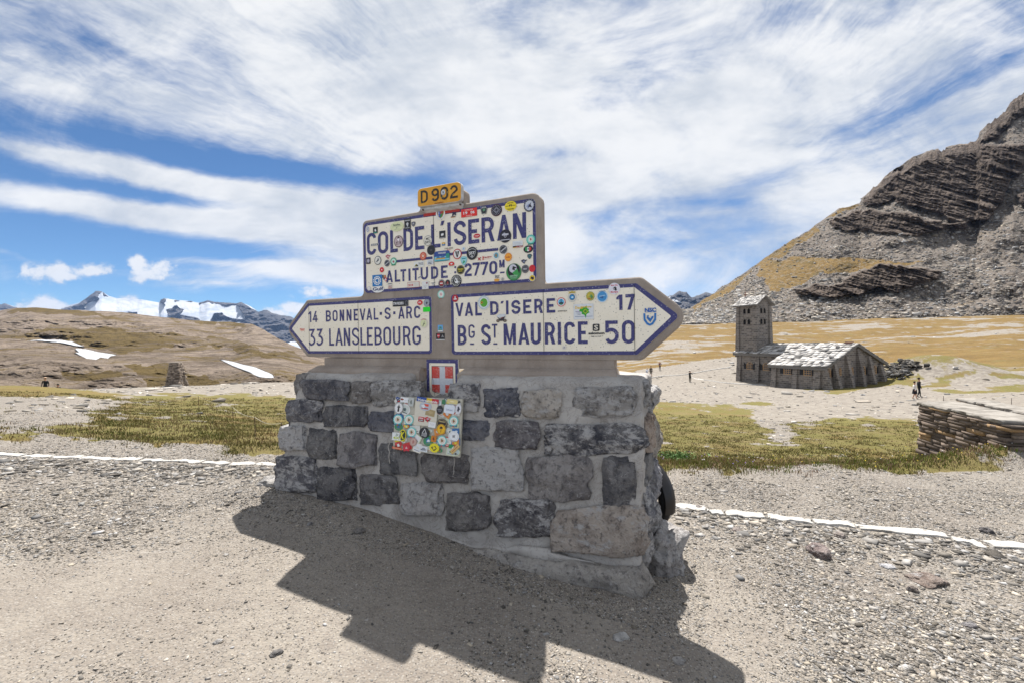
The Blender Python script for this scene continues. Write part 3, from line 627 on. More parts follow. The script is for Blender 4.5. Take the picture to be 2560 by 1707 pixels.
def letter(ch, u0, u1, v0, v1, w):                     # -> list of ribbon groups
    W, H = u1 - u0, v1 - v0; h = w / 2; a = (W - w) / 2; A, Bv = W - w, H - w   # inner (centre line) box
    def X(P): return [(p[0] + u0 + h, p[1] + v0 + h) for p in P]
    def Y(P): return [(p[0] + u0, p[1] + v0) for p in P]
    G = []
    def s(P, **k): G.append(stroke(X(P), w, **k))
    def q(P): G.append([Y(P)])
    def bar(x0, x1, y0, y1): q([(x0, y0), (x1, y0), (x1, y1), (x0, y1)])
    r = a
    if ch in 'O0': s(arc(a, r, a, r, 180, 360)[:-1] + arc(a, Bv - r, a, r, 0, 180), closed=True)
    elif ch == 'C': s(arc(a, Bv - r, a, r, 5, 180) + arc(a, r, a, r, 180, 355))
    elif ch == 'G': s(arc(a, Bv - r, a, r, 5, 180) + arc(a, r, a, r, 180, 360) + [(A, Bv * .44)], cap1=h); s([(A - h, Bv * .44), (a, Bv * .44)])
    elif ch == 'D': s([(0, 0), (A * .35, 0)] + arc(A * .35, r, A * .65, r, -80, 0, 8) + arc(A * .35, Bv - r, A * .65, r, 0, 80, 8) + [(A * .35, Bv), (0, Bv)], closed=True)
    elif ch in 'BRP':
        m = Bv * (.5 if ch == 'B' else .46); tp = Bv; rt = (tp - m) / 2
        s([(A * .4, m)] + arc(A * .45, m + rt, A * .50, rt, -80, 80, 12) + [(A * .4, tp), (0, tp)], cap0=A * .4)
        if ch == 'B': s([(A * .4, 0)] + arc(A * .45, m / 2, A * .55, m / 2, -80, 80, 12) + [(A * .4, m)], cap0=A * .4, cap1=A * .2)
        bar(0, w, 0, H)
        if ch == 'R': q([(W - w * 1.08, 0), (W, 0), (W * .62 + h * .6, m + w), (W * .62 - h * 1.2, m + h)])
    elif ch == 'E': bar(0, w, 0, H); bar(w, W, 0, w); bar(w, W, H - w, H); bar(w, W * .80, H / 2 - h, H / 2 + h)
    elif ch == 'L': bar(0, w, 0, H); bar(w, W, 0, w)
    elif ch == 'I': bar(0, W, 0, H)
    elif ch == 'T': bar(0, W, H - w, H); bar(W / 2 - h, W / 2 + h, 0, H - w)
    elif ch == 'U': s([(0, Bv), (0, r)] + arc(a, r, a, r, 190, 350, 12) + [(A, r), (A, Bv)], cap0=h, cap1=h)
    elif ch == 'S':
        c1, c2 = Bv - r, r
        s(arc(a, c1, a, r, 8, 180) + bez((0, c1), (0, c1 - (c1 - c2) * .5), (A, c2 + (c1 - c2) * .5), (A, c2)) + arc(a, c2, a, r, 0, -172))
    elif ch == 'A': c = W / 2; q([(0, 0), (w, 0), (c + h * .9, H), (c - h * .9, H)]); q([(W - w, 0), (W, 0), (c + h * .9, H), (c - h * .9, H)]); k = .26; bar(w * .8 + (c - w) * k, W - w * .8 - (c - w) * k, H * k - h * .8, H * k + h * .8)
    elif ch == 'V': c = W / 2; q([(0, H), (c - h * .9, 0), (c + h * .9, 0), (w, H)]); q([(W, H), (W - w, H), (c - h * .9, 0), (c + h * .9, 0)])
    elif ch == 'N': bar(0, w, 0, H); bar(W - w, W, 0, H); q([(0, H), (W - w * 1.15, 0), (W, 0), (w * 1.15, H)])
    elif ch == 'M': c = W / 2; bar(0, w, 0, H); bar(W - w, W, 0, H); q([(0, H), (c - h * .6, H * .02), (c + h * .6, H * .02), (w * 1.15, H)]); q([(W, H), (W - w * 1.15, H), (c - h * .6, H * .02), (c + h * .6, H * .02)])
    elif ch == '1': bar(W - w, W, 0, H); q([(W - w, H), (W - w, H - w * 1.5), (0, H * .70), (0, H * .82)])
    elif ch == '4': bar(W * .55, W * .55 + w, 0, H * .62); bar(0, W, H * .17, H * .17 + w * .9); q([(0, H * .18), (w, H * .18), (W * .55 + w, H), (W * .5, H)])
    elif ch == '7': bar(0, W, H - w, H); q([(W * .18, 0), (W * .18 + w, 0), (W, H - w * .5), (W - w * 1.1, H - w * .5)])
    elif ch == '2': s(arc(a, Bv - r, a, r, 172, -10) + bez((A, Bv - r), (A, Bv * .5), (0, Bv * .35), (0, 0)) + [(0, 0)]); bar(0, W, 0, w)
    elif ch == '3': s([(0, Bv), (A * .86, Bv), (A * .34, Bv * .60)]); s([(A * .30, Bv * .58)] + arc(A * .35, Bv * .29, A * .65, Bv * .29, 85, -90, 14) + arc(A * .35, Bv * .2, A * .35, Bv * .2, -95, -170, 6))
    elif ch == '5': bar(0, W * .93, H - w, H); bar(0, w, H * .48, H - w); s([(0, Bv * .56)] + bez((0, Bv * .56), (A * .2, Bv * .62), (A * .3, Bv * .62), (A * .45, Bv * .62), 5) + arc(A * .45, Bv * .31, A * .55, Bv * .31, 85, -90, 14) + arc(A * .45, Bv * .2, A * .45, Bv * .2, -95, -170, 6))
    elif ch == '9': s(arc(a, Bv - Bv * .27, a, Bv * .27, 0, 340, 16), closed=True); s([(A, Bv * .73), (A, Bv * .32)] + arc(a, Bv * .28, a, Bv * .28, -5, -160, 10))
    elif ch == "'": q([(W * .0, 0), (W * .62, 0), (W, H), (W * .28, H)])
    elif ch in '-': bar(0, W, 0, H)
    elif ch == ':': G.append([Y(arc(W / 2, w * .55, w * .5, w * .5, 0, 345, 12))]); G.append([Y(arc(W / 2, H - w * .55, w * .5, w * .5, 0, 345, 12))])
    return G
CROP = {'A': (900, 480, 5.8077), 'B': (1120, 460, 5.808), 'C': (760, 740, 6.9176), 'D': (1120, 700, 6.9176), 'E': (1420, 690, 6.9176), 'F': (880, 430, 4.523), 'P': (940, 880, 5.6), 'X': (0, 0, 1)}
def cp(k, x, y): o = CROP[k]; return (o[0] + x / o[2], o[1] + y / o[2])
def umap(k, x, ym, d=0): return S(*cp(k, x, ym), d=d)[0]
def lettering(parent, rows, d0, m, name='lettering', d=0):
    i = 0
    for (k, ym, v0, v1, w, items) in rows:
        mb = MB(); last = None
        for it in items:
            if last is not None and umap(k, it[1], ym, d) - last > (v1 - v0) * .34 + (.004 if v1 else 9):
                if mb.v: put(name, mb.mesh(name, fixn=False), m, parent)
                mb = MB()
            last = umap(k, it[2], ym, d)
            ch, x0, x1 = it[:3]; a = v0; b = v1
            if len(it) > 3: a, b = it[3], it[4]
            if ch == '-' and len(mb.v): put(name, mb.mesh(name, fixn=False), m, parent); mb = MB()
            for g in letter(ch, umap(k, x0, ym, d), umap(k, x1, ym, d), a, b, it[5] if len(it) > 5 else w):
                flat(mb, g, d0 - .0007 * (1 + i % 4)); i += 1
            if ch == '-': put('dash', mb.mesh('dash', fixn=False), m, parent); mb = MB()
        if mb.v: put(name, mb.mesh(name, fixn=False), m, parent)
def panel(name, outer, inner, parent, d=-.006, seams=()):
    mb = MB(); n = len(outer)
    mb.add([(p[0], .004, p[1]) for p in outer] + [(p[0], d, p[1]) for p in outer], [tuple(range(n, 2 * n))] + [(i, (i + 1) % n, (i + 1) % n + n, i + n) for i in range(n)])
    o = put(name, mb.mesh(name), M_tile, parent)
    mb = MB(); mb.add([(p[0], d - .0006, p[1]) for p in outer] + [(p[0], d - .0006, p[1]) for p in inner], [(i, (i + 1) % n, (i + 1) % n + n, i + n) for i in range(n)])
    put('border', mb.mesh('border', fixn=False), M_blue, o)
    if seams:
      for (u, a, b) in seams:
        mb = MB(); mb.add([(u - .0016, d - .0045, a), (u + .0016, d - .0045, a), (u + .0016, d - .0045, b), (u - .0016, d - .0045, b)], [(0, 1, 2, 3)])
        put('tile_joint', mb.mesh('tile_joint', fixn=False), plain('2a241f', .9), o)
    return o
def rect(a, b, c, d): return [(a, c), (b, c), (b, d), (a, d)]
bw = .026
PT_ = panel('place_name_panel', roundpoly(rect(-1.483, .219, 2.043, 2.693), .045), roundpoly(rect(-1.483 + .024, .219 - .026, 2.043 + .026, 2.693 - .026), .03), MON, seams=[(-.716, 2.05, 2.685)])
lo = [(-2.470, 1.738), (-2.203, 1.488), (-.750, 1.485), (-.748, 1.981), (-2.198, 1.982)]
li = [(-2.425, 1.738), (-2.190, 1.488 + bw), (-.750 - bw, 1.485 + bw), (-.748 - bw, 1.981 - bw), (-2.186, 1.982 - bw)]
PL_ = panel('left_arrow_panel', roundpoly(lo, [.02, .01, .03, .03, .01]), roundpoly(li, [.01, .005, .015, .015, .005]), MON, seams=[(-2.184, 1.49, 1.98), (-1.560, 1.49, 1.98)])
ro = [(1.258, 1.742), (.972, 1.983), (-.556, 1.981), (-.554, 1.479), (.972, 1.479)]
ri = [(1.205, 1.742), (.958, 1.983 - bw), (-.556 + bw, 1.981 - bw), (-.554 + bw, 1.479 + bw), (.958, 1.479 + bw)]
PR_ = panel('right_arrow_panel', roundpoly(ro, [.03, .02, .03, .03, .02]), roundpoly(ri, [.01, .005, .015, .015, .005]), MON, seams=[(.956, 1.49, 1.975), (.272, 1.485, 1.975)])

def vv(k, x, y, d=0): return S(*cp(k, x, y), d=d)[2]
b1 = (vv('A', 500, 890) + vv('B', 1050, 790)) / 2; t1 = (vv('A', 470, 597) + vv('B', 1050, 385)) / 2
b2 = (vv('A', 430, 1322) + vv('B', 665, 1312)) / 2; t2 = (vv('A', 430, 1152) + vv('B', 665, 1118)) / 2
lettering(PT_, [('A', 750, b1, t1, .031, [('C', 108, 242), ('O', 268, 418), ('L', 447, 556), ('D', 638, 778), ('E', 808, 942), ('L', 1042, 1175), ("'", 1178, 1240, vv('A', 1208, 492), vv('A', 1208, 427)), ('I', 1278, 1325)]),
                ('B', 640, b1, t1, .0315, [('S', 88, 270), ('E', 300, 458), ('R', 493, 680), ('A', 717, 920), ('N', 948, 1140)]),
                ('A', 1200, b2, t2, .0195, [('A', 388, 483), ('L', 513, 590), ('T', 595, 678), ('I', 712, 740), ('T', 770, 860), ('U', 888, 995), ('D', 1040, 1142), ('E', 1185, 1280), (':', 1375, 1407, b2 + .03, t2 - .012)]),
                ('B', 1230, b2, t2, .020, [('2', 245, 350), ('7', 365, 470), ('7', 478, 590), ('0', 607, 722), ('M', 750, 828, vv('B', 790, 1220), vv('B', 790, 1108), .013), ('-', 760, 825, vv('B', 790, 1302), vv('B', 790, 1280))]),
                ('A', 970, 0, 0, .02, [('-', 520, 1060, vv('A', 800, 990) - .009, vv('A', 800, 990) + .013)]), ('B', 1000, 0, 0, .02, [('-', -50, 735, vv('B', 500, 982) - .009, vv('B', 500, 982) + .013)])], -.0068, M_blue)
b3 = (vv('C', 110, 452) + vv('C', 1830, 398)) / 2; t3 = (vv('C', 110, 267) + vv('C', 1830, 187)) / 2
b4 = (vv('C', 150, 848) + vv('C', 1950, 853)) / 2; t4 = (vv('C', 150, 565) + vv('C', 1950, 528)) / 2
lettering(PL_, [('C', 330, b3, t3, .0165, [('1', 85, 135), ('4', 160, 247), ('B', 390, 475), ('O', 503, 590), ('N', 627, 703), ('N', 745, 830), ('E', 872, 948), ('V', 975, 1072), ('A', 1090, 1188), ('L', 1215, 1295), ('-', 1320, 1358, (b3 + t3) / 2 - .011, (b3 + t3) / 2 + .014), ('S', 1405, 1508), ('-', 1552, 1590, (b3 + t3) / 2 - .011, (b3 + t3) / 2 + .014), ('A', 1640, 1748), ('R', 1778, 1880), ('C', 1915, 2022)]),
                ('C', 700, b4, t4, .0195, [('3', 90, 205), ('3', 225, 340), ('L', 445, 530), ('A', 553, 678), ('N', 698, 808), ('S', 838, 965), ('L', 985, 1082), ('E', 1100, 1198), ('B', 1230, 1355), ('O', 1383, 1515), ('U', 1550, 1675), ('R', 1722, 1855), ('G', 1885, 2030)])], -.0068, M_blue)
b5 = (vv('D', 200, 635) + vv('D', 1780, 567)) / 2; t5 = (vv('D', 200, 408) + vv('D', 1780, 316)) / 2
b6 = (vv('D', 250, 1120) + vv('D', 2300, 1108)) / 2; t6 = (vv('D', 250, 782) + vv('D', 2300, 718)) / 2
lettering(PR_, [('D', 480, b5, t5, .0205, [('V', 135, 275), ('A', 298, 440), ('L', 478, 592), ('D', 738, 880), ("'", 915, 975, vv('D', 945, 412), vv('D', 945, 370)), ('I', 1010, 1052), ('S', 1103, 1260), ('E', 1308, 1448), ('R', 1498, 1648), ('E', 1712, 1860)]),
                ('D', 930, b6, t6, .0255, [('B', 175, 328), ('G', 362, 470, vv('D', 415, 1005), vv('D', 415, 772), .014), ('-', 388, 455, vv('D', 420, 1118), vv('D', 420, 1092)), ('S', 580, 748), ('T', 768, 862, vv('D', 815, 1000), vv('D', 815, 762), .0145), ('-', 790, 858, vv('D', 824, 1115), vv('D', 824, 1090)), ('M', 968, 1180), ('A', 1220, 1412), ('U', 1438, 1612), ('R', 1680, 1860), ('I', 1905, 1960), ('C', 2015, 2205), ('E', 2252, 2420)]),
                ('E', 450, b5, t5, .0225, [('1', 840, 945), ('7', 998, 1160)]), ('E', 960, b6, t6, .0255, [('5', 650, 880), ('0', 935, 1160)])], -.0068, M_blue)
# rust at the right tip
# road number plate, standing off the slab
pd = -.075
pl = slab('number_plate', roundpoly([(-.832, 2.738), (-.400, 2.733), (-.398, 2.898), (-.828, 2.895)], [.02, .03, .045, .035]), pd, -.035, .004, M_greym, MON, segs=1)
mb = MB(); flat(mb, [roundpoly([(-.829, 2.742), (-.404, 2.737), (-.402, 2.894), (-.825, 2.891)], [.02, .03, .042, .033])], pd - .0008); put('number_plate_face', mb.mesh('plate_face', fixn=False), M_yel, pl)
br_ = MB(); br_.quadbox([(-.815, -.05, 2.737), (-.42, -.05, 2.732), (-.42, -.05, 2.712), (-.815, -.05, 2.716)], [(-.80, .0, 2.737), (-.42, .0, 2.732), (-.43, .0, 2.690), (-.78, .0, 2.692)]); put('bracket', br_.mesh('bracket'), M_greym, pl)
for (u, v) in ((-.79, 2.717), (-.425, 2.715)):
    b_ = MB(); b_.tube([(u, -.045, v), (u, -.058, v)], .008, 8); put('bolt', b_.mesh('bolt'), plain('4a3a30', .6), pl)
for (u) in (-.70, -.52):
    b_ = MB(); b_.box(u - .02, u + .02, -.036, .001, 2.77, 2.86); put('standoff', b_.mesh('standoff'), M_greym, pl)
bb, tt = vv('F', 815, 356, pd), vv('F', 815, 214, pd)
bb = (bb + vv('F', 1150, 300, pd)) / 2; tt = (tt + vv('F', 1150, 152, pd)) / 2
lettering(pl, [('F', 260, bb, tt, .0175, [('D', 778, 858), ('9', 900, 985), ('0', 1003, 1090), ('2', 1110, 1197)])], pd - .0012, M_black, d=pd)
# red strip below the plate
mb = MB(); flat(mb, [rect(-.815, -.455, 2.672, 2.697)], -.0095); put('red_strip', mb.mesh('red_strip', fixn=False), plain('b3322b', .5), PT_)
# shield tile
su0, su1, sv0, sv1 = -.806, -.491, 1.095, 1.438
ST = panel('shield_tile', roundpoly(rect(su0, su1, sv0, sv1), .006), roundpoly(rect(su0 + .028, su1 - .028, sv0 + .022, sv1 - .032), [.04, .04, .006, .006]), MON, d=-.012)
a, b = su0 + .054, su1 - .050; top = sv1 - .058; bot = sv0 + .060; c = (a + b) / 2; w2 = .027; hy0, hy1 = sv1 - .215, sv1 - .160
mb = MB(); dd = -.0135
flat(mb, [rect(a, c - w2, hy1, top), rect(c + w2, b, hy1, top), [(a, hy0)] + [(a, bot + .02)] + [(a + .02, bot)] + [(c - w2, bot)] + [(c - w2, hy0)], [(c + w2, hy0), (c + w2, bot), (b - .02, bot), (b, bot + .02), (b, hy0)]], dd)
put('red_quarter', mb.mesh('red_quarter', fixn=False), M_red, ST)
mb = MB(); flat(mb, [[(c - w2, bot - .004), (c - w2, top), (c + w2, top), (c + w2, bot - .004), (c, bot - .028)], rect(a, c - w2, hy0, hy1), rect(c + w2, b, hy0, hy1)], dd - .0002); put('white_cross', mb.mesh('white_cross', fixn=False), plain('c9ccd2', .4), ST)
mb = MB(); flat(mb, stroke([(a, bot + .02), (a, top), (b, top), (b, bot + .02)] + bez((b, bot + .02), (b, bot - .005), (c + .02, bot), (c, bot - .03)) + [(c, bot - .03)] + bez((c, bot - .03), (c - .02, bot), (a, bot - .005), (a, bot + .02)), .003, closed=True), dd - .0012); put('shield_outline', mb.mesh('shield_outline', fixn=False), plain('2b2a30', .5), ST)
mb = MB(); flat(mb, stroke([(a + .008, top - .10), (a + .022, hy0 - .02), (a + .028, bot - .03)], .0025), dd - .002); put('crack', mb.mesh('crack', fixn=False), plain('2b2a30', .8), ST)

# ------------------------------------------------------------------ stone base
BAT = .165; DT = -.15
def remesh(mb, vox, name):
    me = mb.mesh(name); o = put(name, me, None); m = o.modifiers.new('r', 'REMESH'); m.mode = 'VOXEL'; m.voxel_size = vox
    dg = bpy.context.evaluated_depsgraph_get(); r = bpy.data.meshes.new_from_object(o.evaluated_get(dg)); bpy.data.objects.remove(o); return r
def co(me): a = np.empty(len(me.vertices) * 3, np.float32); me.vertices.foreach_get('co', a); return a.reshape(-1, 3).astype(float)
def setco(me, V, smooth=True): me.vertices.foreach_set('co', V.astype(np.float32).ravel()); me.polygons.foreach_set('use_smooth', [smooth] * len(me.polygons)); me.update()
def smoothm(me, it, f=.5):
    V = co(me); e = np.empty(len(me.edges) * 2, np.int32); me.edges.foreach_get('vertices', e); e = e.reshape(-1, 2)
    cnt = np.bincount(e.ravel(), minlength=len(V)).clip(1)
    for _ in range(it):
        a = np.zeros_like(V)
        for k in range(3): a[:, k] = np.bincount(e[:, 0], V[e[:, 1], k], len(V)) + np.bincount(e[:, 1], V[e[:, 0], k], len(V))
        V = V * (1 - f) + f * a / cnt[:, None]
    return V
mb = MB(); mb.box(-2.19, 1.03, DT, .47, -.5, .985); mb.box(-2.17, -.865, DT, .45, .95, 1.325); mb.box(-.435, 1.03, DT, .45, .95, 1.325); mb.box(-1.0, -.3, .02, .45, .95, 1.27)
mm = remesh(mb, .016, 'mortar_base'); V = smoothm(mm, 7)
fw = sst(.45, -.10, V[:, 1]); hgt = 1.325 - V[:, 2]
n = (fb3(V[:, 0] * 3, V[:, 1] * 3, V[:, 2] * 3, 4, 3) - .5); n2 = fb3(V[:, 0] * 14, V[:, 1] * 14, V[:, 2] * 14, 3, 4) - .5
V[:, 1] -= fw * hgt * BAT + fw * (n * .05 + n2 * .016); V[:, 1] += (1 - fw) * hgt * .05
V[:, 0] -= sst(-1.6, -2.15, V[:, 0]) * (hgt * .085 + n * .06); V[:, 0] += sst(.7, 1.0, V[:, 0]) * (hgt * -.01 + n * .07 + n2 * .02)
V[:, 2] += sst(1.2, 1.3, V[:, 2]) * ((n * .05) - .10 * sst(-.04, -.17, V[:, 1]) * .35)
setco(mm, V); BASE = put('stone_base', mm, M_mortar, MON)
rng = random.Random(5)
def cubesphere(n):
    P = []; Fc = []
    for ax in range(3):
        for sg in (-1, 1):
            b = len(P)
            for i in range(n + 1):
                for j in range(n + 1):
                    q = [0, 0, 0]; q[ax] = sg; q[(ax + 1) % 3] = 2 * i / n - 1; q[(ax + 2) % 3] = 2 * j / n - 1; P.append(q)
            for i in range(n):
                for j in range(n):
                    a = b + i * (n + 1) + j; f = (a, a + n + 1, a + n + 2, a + 1); Fc.append(f if sg > 0 else f[::-1])
    P = np.array(P, float); key = {}; idx = np.empty(len(P), int); U = []
    for i, p in enumerate(np.round(P, 5)):
        k = tuple(p)
        if k not in key: key[k] = len(U); U.append(P[i])
        idx[i] = key[k]
    return np.array(U), idx[np.array(Fc)]
CS_V, CS_F = cubesphere(18)
def stone_mesh(name, quad, dfun, prot, seed, thick=.10, rnd=.30, rough=.14, axis=0):
    """quad: four (u,v) corners bl, br, tr, tl; bulges out of the wall face given by dfun"""
    c = CS_V; s = c / np.linalg.norm(c, axis=1)[:, None] * 1.22; q = c * (1 - rnd) + s * rnd
    q = np.clip(q, -1.02, 1.02)
    sx, sy, sz = c[:, 0] * 1.3 + seed * 9.7, c[:, 1] * 1.3, c[:, 2] * 1.3 + seed * 3.1
    f1 = fb3(sx, sy, sz, 4, 1) - .5; f2 = fb3(sx + 40, sy, sz, 4, 2) - .5; f3 = np.abs(fb3(sx * 1.6, sy * 1.6 + 9, sz * 1.6, 4, 3) - .5)
    a = (q[:, 0] + f1 * rough * 4 + 1) / 2; b = (q[:, 2] + f2 * rough * 4 + 1) / 2
    bl, br, tr, tl = [np.array(p, float) for p in quad]
    gq = random.Random(seed * 7 + 3); face = np.full(len(c), prot * 1.35)
    for _ in range(7): an = gq.uniform(0, 6.28); sl_ = gq.uniform(.3, 1.5); face = np.minimum(face, prot * gq.uniform(1.3, 2.1) - prot * sl_ * (q[:, 0] * math.cos(an) + q[:, 2] * math.sin(an)) * .8)
    P = (1 - a)[:, None] * ((1 - b)[:, None] * bl + b[:, None] * tl) + a[:, None] * ((1 - b)[:, None] * br + b[:, None] * tr)
    out = -q[:, 1]
    dep = np.where(out > 0, out * (face + prot * 1.1 * (fb3(sx * 2.2, sy * 0, sz * 2.2 + 5, 4, 8) - .5)), out * thick) - (f3 - .15) * prot * .7 * (out > 0)
    return P, dep
def front_stone(quadpx, k, tone, seed, prot=.030, ali=.0, **kw):
    q = [S(*cp(*((k,) + p)), d=DT, bat=BAT) for p in quadpx]; quad = [(a[0], a[2]) for a in q]
    P, dep = stone_mesh('stone', quad, None, prot, seed, **kw)
    V = np.stack([P[:, 0], DT - (1.32 - P[:, 1]) * BAT - dep, P[:, 1]], -1)
    o = put('stone', npmesh('stone', V, CS_F, True), M_stone, BASE); o.color = (*tone, ali); return o
CROP['G'] = (640, 900, 3.1357); CROP['H'] = (1150, 900, 2.6133)
DK = (.12, .12, .14); MD = (.24, .225, .23); LT = (.48, .46, .43); BLU = (.09, .10, .14); TAN = (.38, .33, .28)
FS = [('G', (385, 150, 728, 310), DK, 8, -.1), ('G', (748, 165, 915, 332), (.22, .20, .185), 0, .1), ('G', (930, 168, 1285, 358), (.20, .195, .19), 6, .5),
      ('G', (240, 305, 512, 480), DK, 14, .35), ('G', (550, 350, 875, 520), (.10, .10, .11), 8, .0), ('G', (905, 398, 1180, 560), BLU, 8, 0),
      ('G', (193, 510, 394, 705), (.11, .11, .12), 20, .9), ('G', (430, 525, 637, 778), (.11, .11, .115), 20, -.2), ('G', (663, 555, 942, 838), MD, 22, .1), ('G', (985, 640, 1265, 892), (.14, .14, .145), 20, .0),
      ('G', (163, 735, 492, 1032), DK, 45, .55), ('G', (505, 832, 782, 1092), (.07, .07, .08), 45, -.2), ('G', (825, 898, 1118, 1128), (.12, .115, .12), 25, -.1),
      ('G', (1152, 952, 1458, 1212), (.52, .49, .47), 30, .6), ('G', (1315, 720, 1660, 962), (.17, .155, .15), 25, -.2), ('G', (1515, 1028, 1775, 1330), (.20, .185, .175), 25, .1),
      ('G', (1518, 182, 1760, 412), (.13, .13, .145), 10, .7), ('H', (158, 180, 386, 366), BLU, -2, .2), ('H', (424, 188, 662, 372), (.58, .52, .45), -2, .3), ('H', (748, 172, 1128, 362), (.34, .32, .30), -4, .55),
      ('H', (8, 386, 190, 516), BLU, 6, .1), ('H', (233, 392, 514, 576), (.17, .155, .165), 12, .3), ('H', (558, 415, 1172, 615), (.045, .048, .065), 6, .55),
      ('H', (74, 570, 408, 852), (.36, .35, .34), 10, .9), ('H', (448, 622, 838, 906), (.30, .275, .265), 6, .0), ('H', (945, 640, 1148, 955), (.15, .145, .15), 20, .1),
      ('H', (-68, 866, 194, 1110), (.20, .185, .18), 20, .1), ('H', (264, 905, 604, 1150), (.055, .05, .06), 25, .45), ('H', (628, 945, 1192, 1275), (.50, .42, .35), 28, .3)]
for i, (k, (x0, y0, x1, y1), tn, sl, al_) in enumerate(FS):
    j = [rng.uniform(-.03, .03) for _ in range(8)]; w, h = x1 - x0, y1 - y0; sl = sl * .5
    front_stone([(x0 + w * (-.01 + j[0]), y1 - sl + h * j[1]), (x1 - w * (-.015 + j[2]), y1 + h * j[3]), (x1 - w * (-.01 + j[4]), y0 + sl + h * j[5]), (x0 + w * (-.01 + j[6]), y0 + h * j[7])], k, tn, i + 1, ali=al_)
def bend_stone(quad, tone, seed, al_=0, prot=.05, side=1, **kw):    # stones of the two ends, quad in (d,v)
    P, dep = stone_mesh('stone', quad, None, prot, seed, **kw)
    u0 = 1.015 if side > 0 else -2.17; u = (u0 + dep) if side > 0 else (u0 - dep - (1.32 - P[:, 1]) * .085)
    V = np.stack([u, P[:, 0], P[:, 1]], -1); o = put('stone', npmesh('stone', V, CS_F if side < 0 else CS_F, True), M_stone, BASE); o.color = (*tone, al_)
for i, (d0, d1, v0, v1, tn, al_, pr) in enumerate([(.10, .50, 1.02, 1.22, (.36, .34, .31), .8, .05), (-.10, .06, 1.12, 1.30, (.3, .29, .28), .5, .03), (-.14, .12, .82, 1.05, (.44, .33, .25), .0, .045), (.16, .50, .66, 1.0, (.50, .45, .39), .2, .055),
        (-.20, .06, .60, .80, (.2, .2, .2), .2, .04), (.12, .52, .34, .63, (.30, .30, .33), .3, .06), (-.24, .05, .30, .57, (.19, .2, .23), .5, .05), (-.27, -.02, .08, .27, (.28, .27, .26), .5, .045), (.05, .5, .08, .31, (.36, .34, .32), .5, .06)]):
    bend_stone([(d0, v0), (d1, v0), (d1, v1), (d0, v1)], tn, 50 + i, al_, pr, 1, rough=.12)
for i, (d0, d1, v0, v1, tn) in enumerate([(-.16, .05, 1.05, 1.3, (.3, .28, .26)), (-.2, .1, .75, 1.0, MD), (-.24, .05, .45, .7, DK), (.1, .4, .3, .7, LT), (.1, .42, .8, 1.25, MD)]):
    bend_stone([(d0, v0), (d1, v0), (d1, v1), (d0, v1)], tn, 70 + i, .2, .04, -1)
# long grey footing slab under the right end, low cement skirt, boulders
def footing(name, ctrl, rx, rz, seed, tone, al_, m=M_stone, n=60):
    k = 20; V = []; C = np.array(ctrl, float)
    for i in range(n + 1):
        t = i / n * (len(C) - 1); a = int(min(t, len(C) - 2)); f = t - a; p = C[a] * (1 - f) + C[a + 1] * f
        e = min(1, math.sin(math.pi * min(max(i / n, .001), .999)) * 5)
        for j in range(k):
            an = 2 * math.pi * j / k; cx, cz = math.cos(an), math.sin(an); sq = 1 / max(abs(cx), abs(cz)) ** .75
            V.append((p[0], p[1] + cx * sq * p[3] * e, p[2] + cz * sq * p[4] * e))
    V = np.array(V); Fc = [(i * k + j, i * k + (j + 1) % k, (i + 1) * k + (j + 1) % k, (i + 1) * k + j) for i in range(n) for j in range(k)]
    nn = fb3(V[:, 0] * 5 + seed, V[:, 1] * 9, V[:, 2] * 9, 5, seed) - .5; n2 = fb3(V[:, 0] * 3 + seed, V[:, 1] * 40, V[:, 2] * 40, 3, seed) - .5
    V[:, 1] -= nn * rx; V[:, 2] += nn * rz + n2 * rz * .5; V[:, 0] += (fb3(V[:, 0] * 4, V[:, 1] * 9, V[:, 2] * 9 + 5, 3, seed) - .5) * .06
    o = put(name, npmesh(name, V, Fc, True), m, BASE); o.color = (*tone, al_)
footing('stone', [(-.30, -.37, .02, .04, .04), (.05, -.38, .02, .05, .06), (.4, -.37, .01, .08, .09), (.8, -.34, .0, .11, .11), (1.10, -.29, .02, .13, .12)], .07, .06, 4, (.48, .44, .39), .25)
footing('cement_skirt', [(-2.30, -.28, .15, .03, .04), (-1.9, -.30, .12, .03, .04), (-1.2, -.32, .07, .03, .04), (-.6, -.33, .02, .03, .05), (0, -.345, .05, .035, .06), (.5, -.335, .08, .04, .05), (.96, -.32, .08, .04, .05)], .12, .10, 9, (.4, .4, .4), 0, M_mortar)
def boulder(name, loc, size, seed, tone, al_, parent=None, ang=.5, rz=0, m=None, **kw):
    c = CS_V; s = c / np.linalg.norm(c, axis=1)[:, None]; q = s * .72 + c * .28
    f = fb3(s[:, 0] * 1.2 + seed * 5.1, s[:, 1] * 1.2, s[:, 2] * 1.2, 2, seed) - .5; f2 = np.abs(fb3(s[:, 0] * 2 + seed, s[:, 1] * 2, s[:, 2] * 2, 4, seed + 3) - .5)
    V = q * (1 + f * ang * 1.6 - f2 * ang)[:, None] * np.array(size)
    if rz: V = V @ np.array([[math.cos(rz), math.sin(rz), 0], [-math.sin(rz), math.cos(rz), 0], [0, 0, 1]])
    if parent is not None: V = V + np.array(loc); loc = None
    o = put(name, npmesh(name, V, CS_F, True), m or M_stone, parent, loc=loc, **kw); o.color = (*tone, al_); return o
boulder('boulder', (1.13, .16, .0), (.15, .20, .20), 11, (.46, .43, .41), .6, BASE, ang=1.0)
boulder('boulder', (-2.47, -.22, .20), (.16, .15, .07), 7, (.5, .48, .45), .3, BASE)
boulder('boulder', (-2.40, -.26, .27), (.12, .12, .05), 8, (.45, .43, .4), .3, BASE)

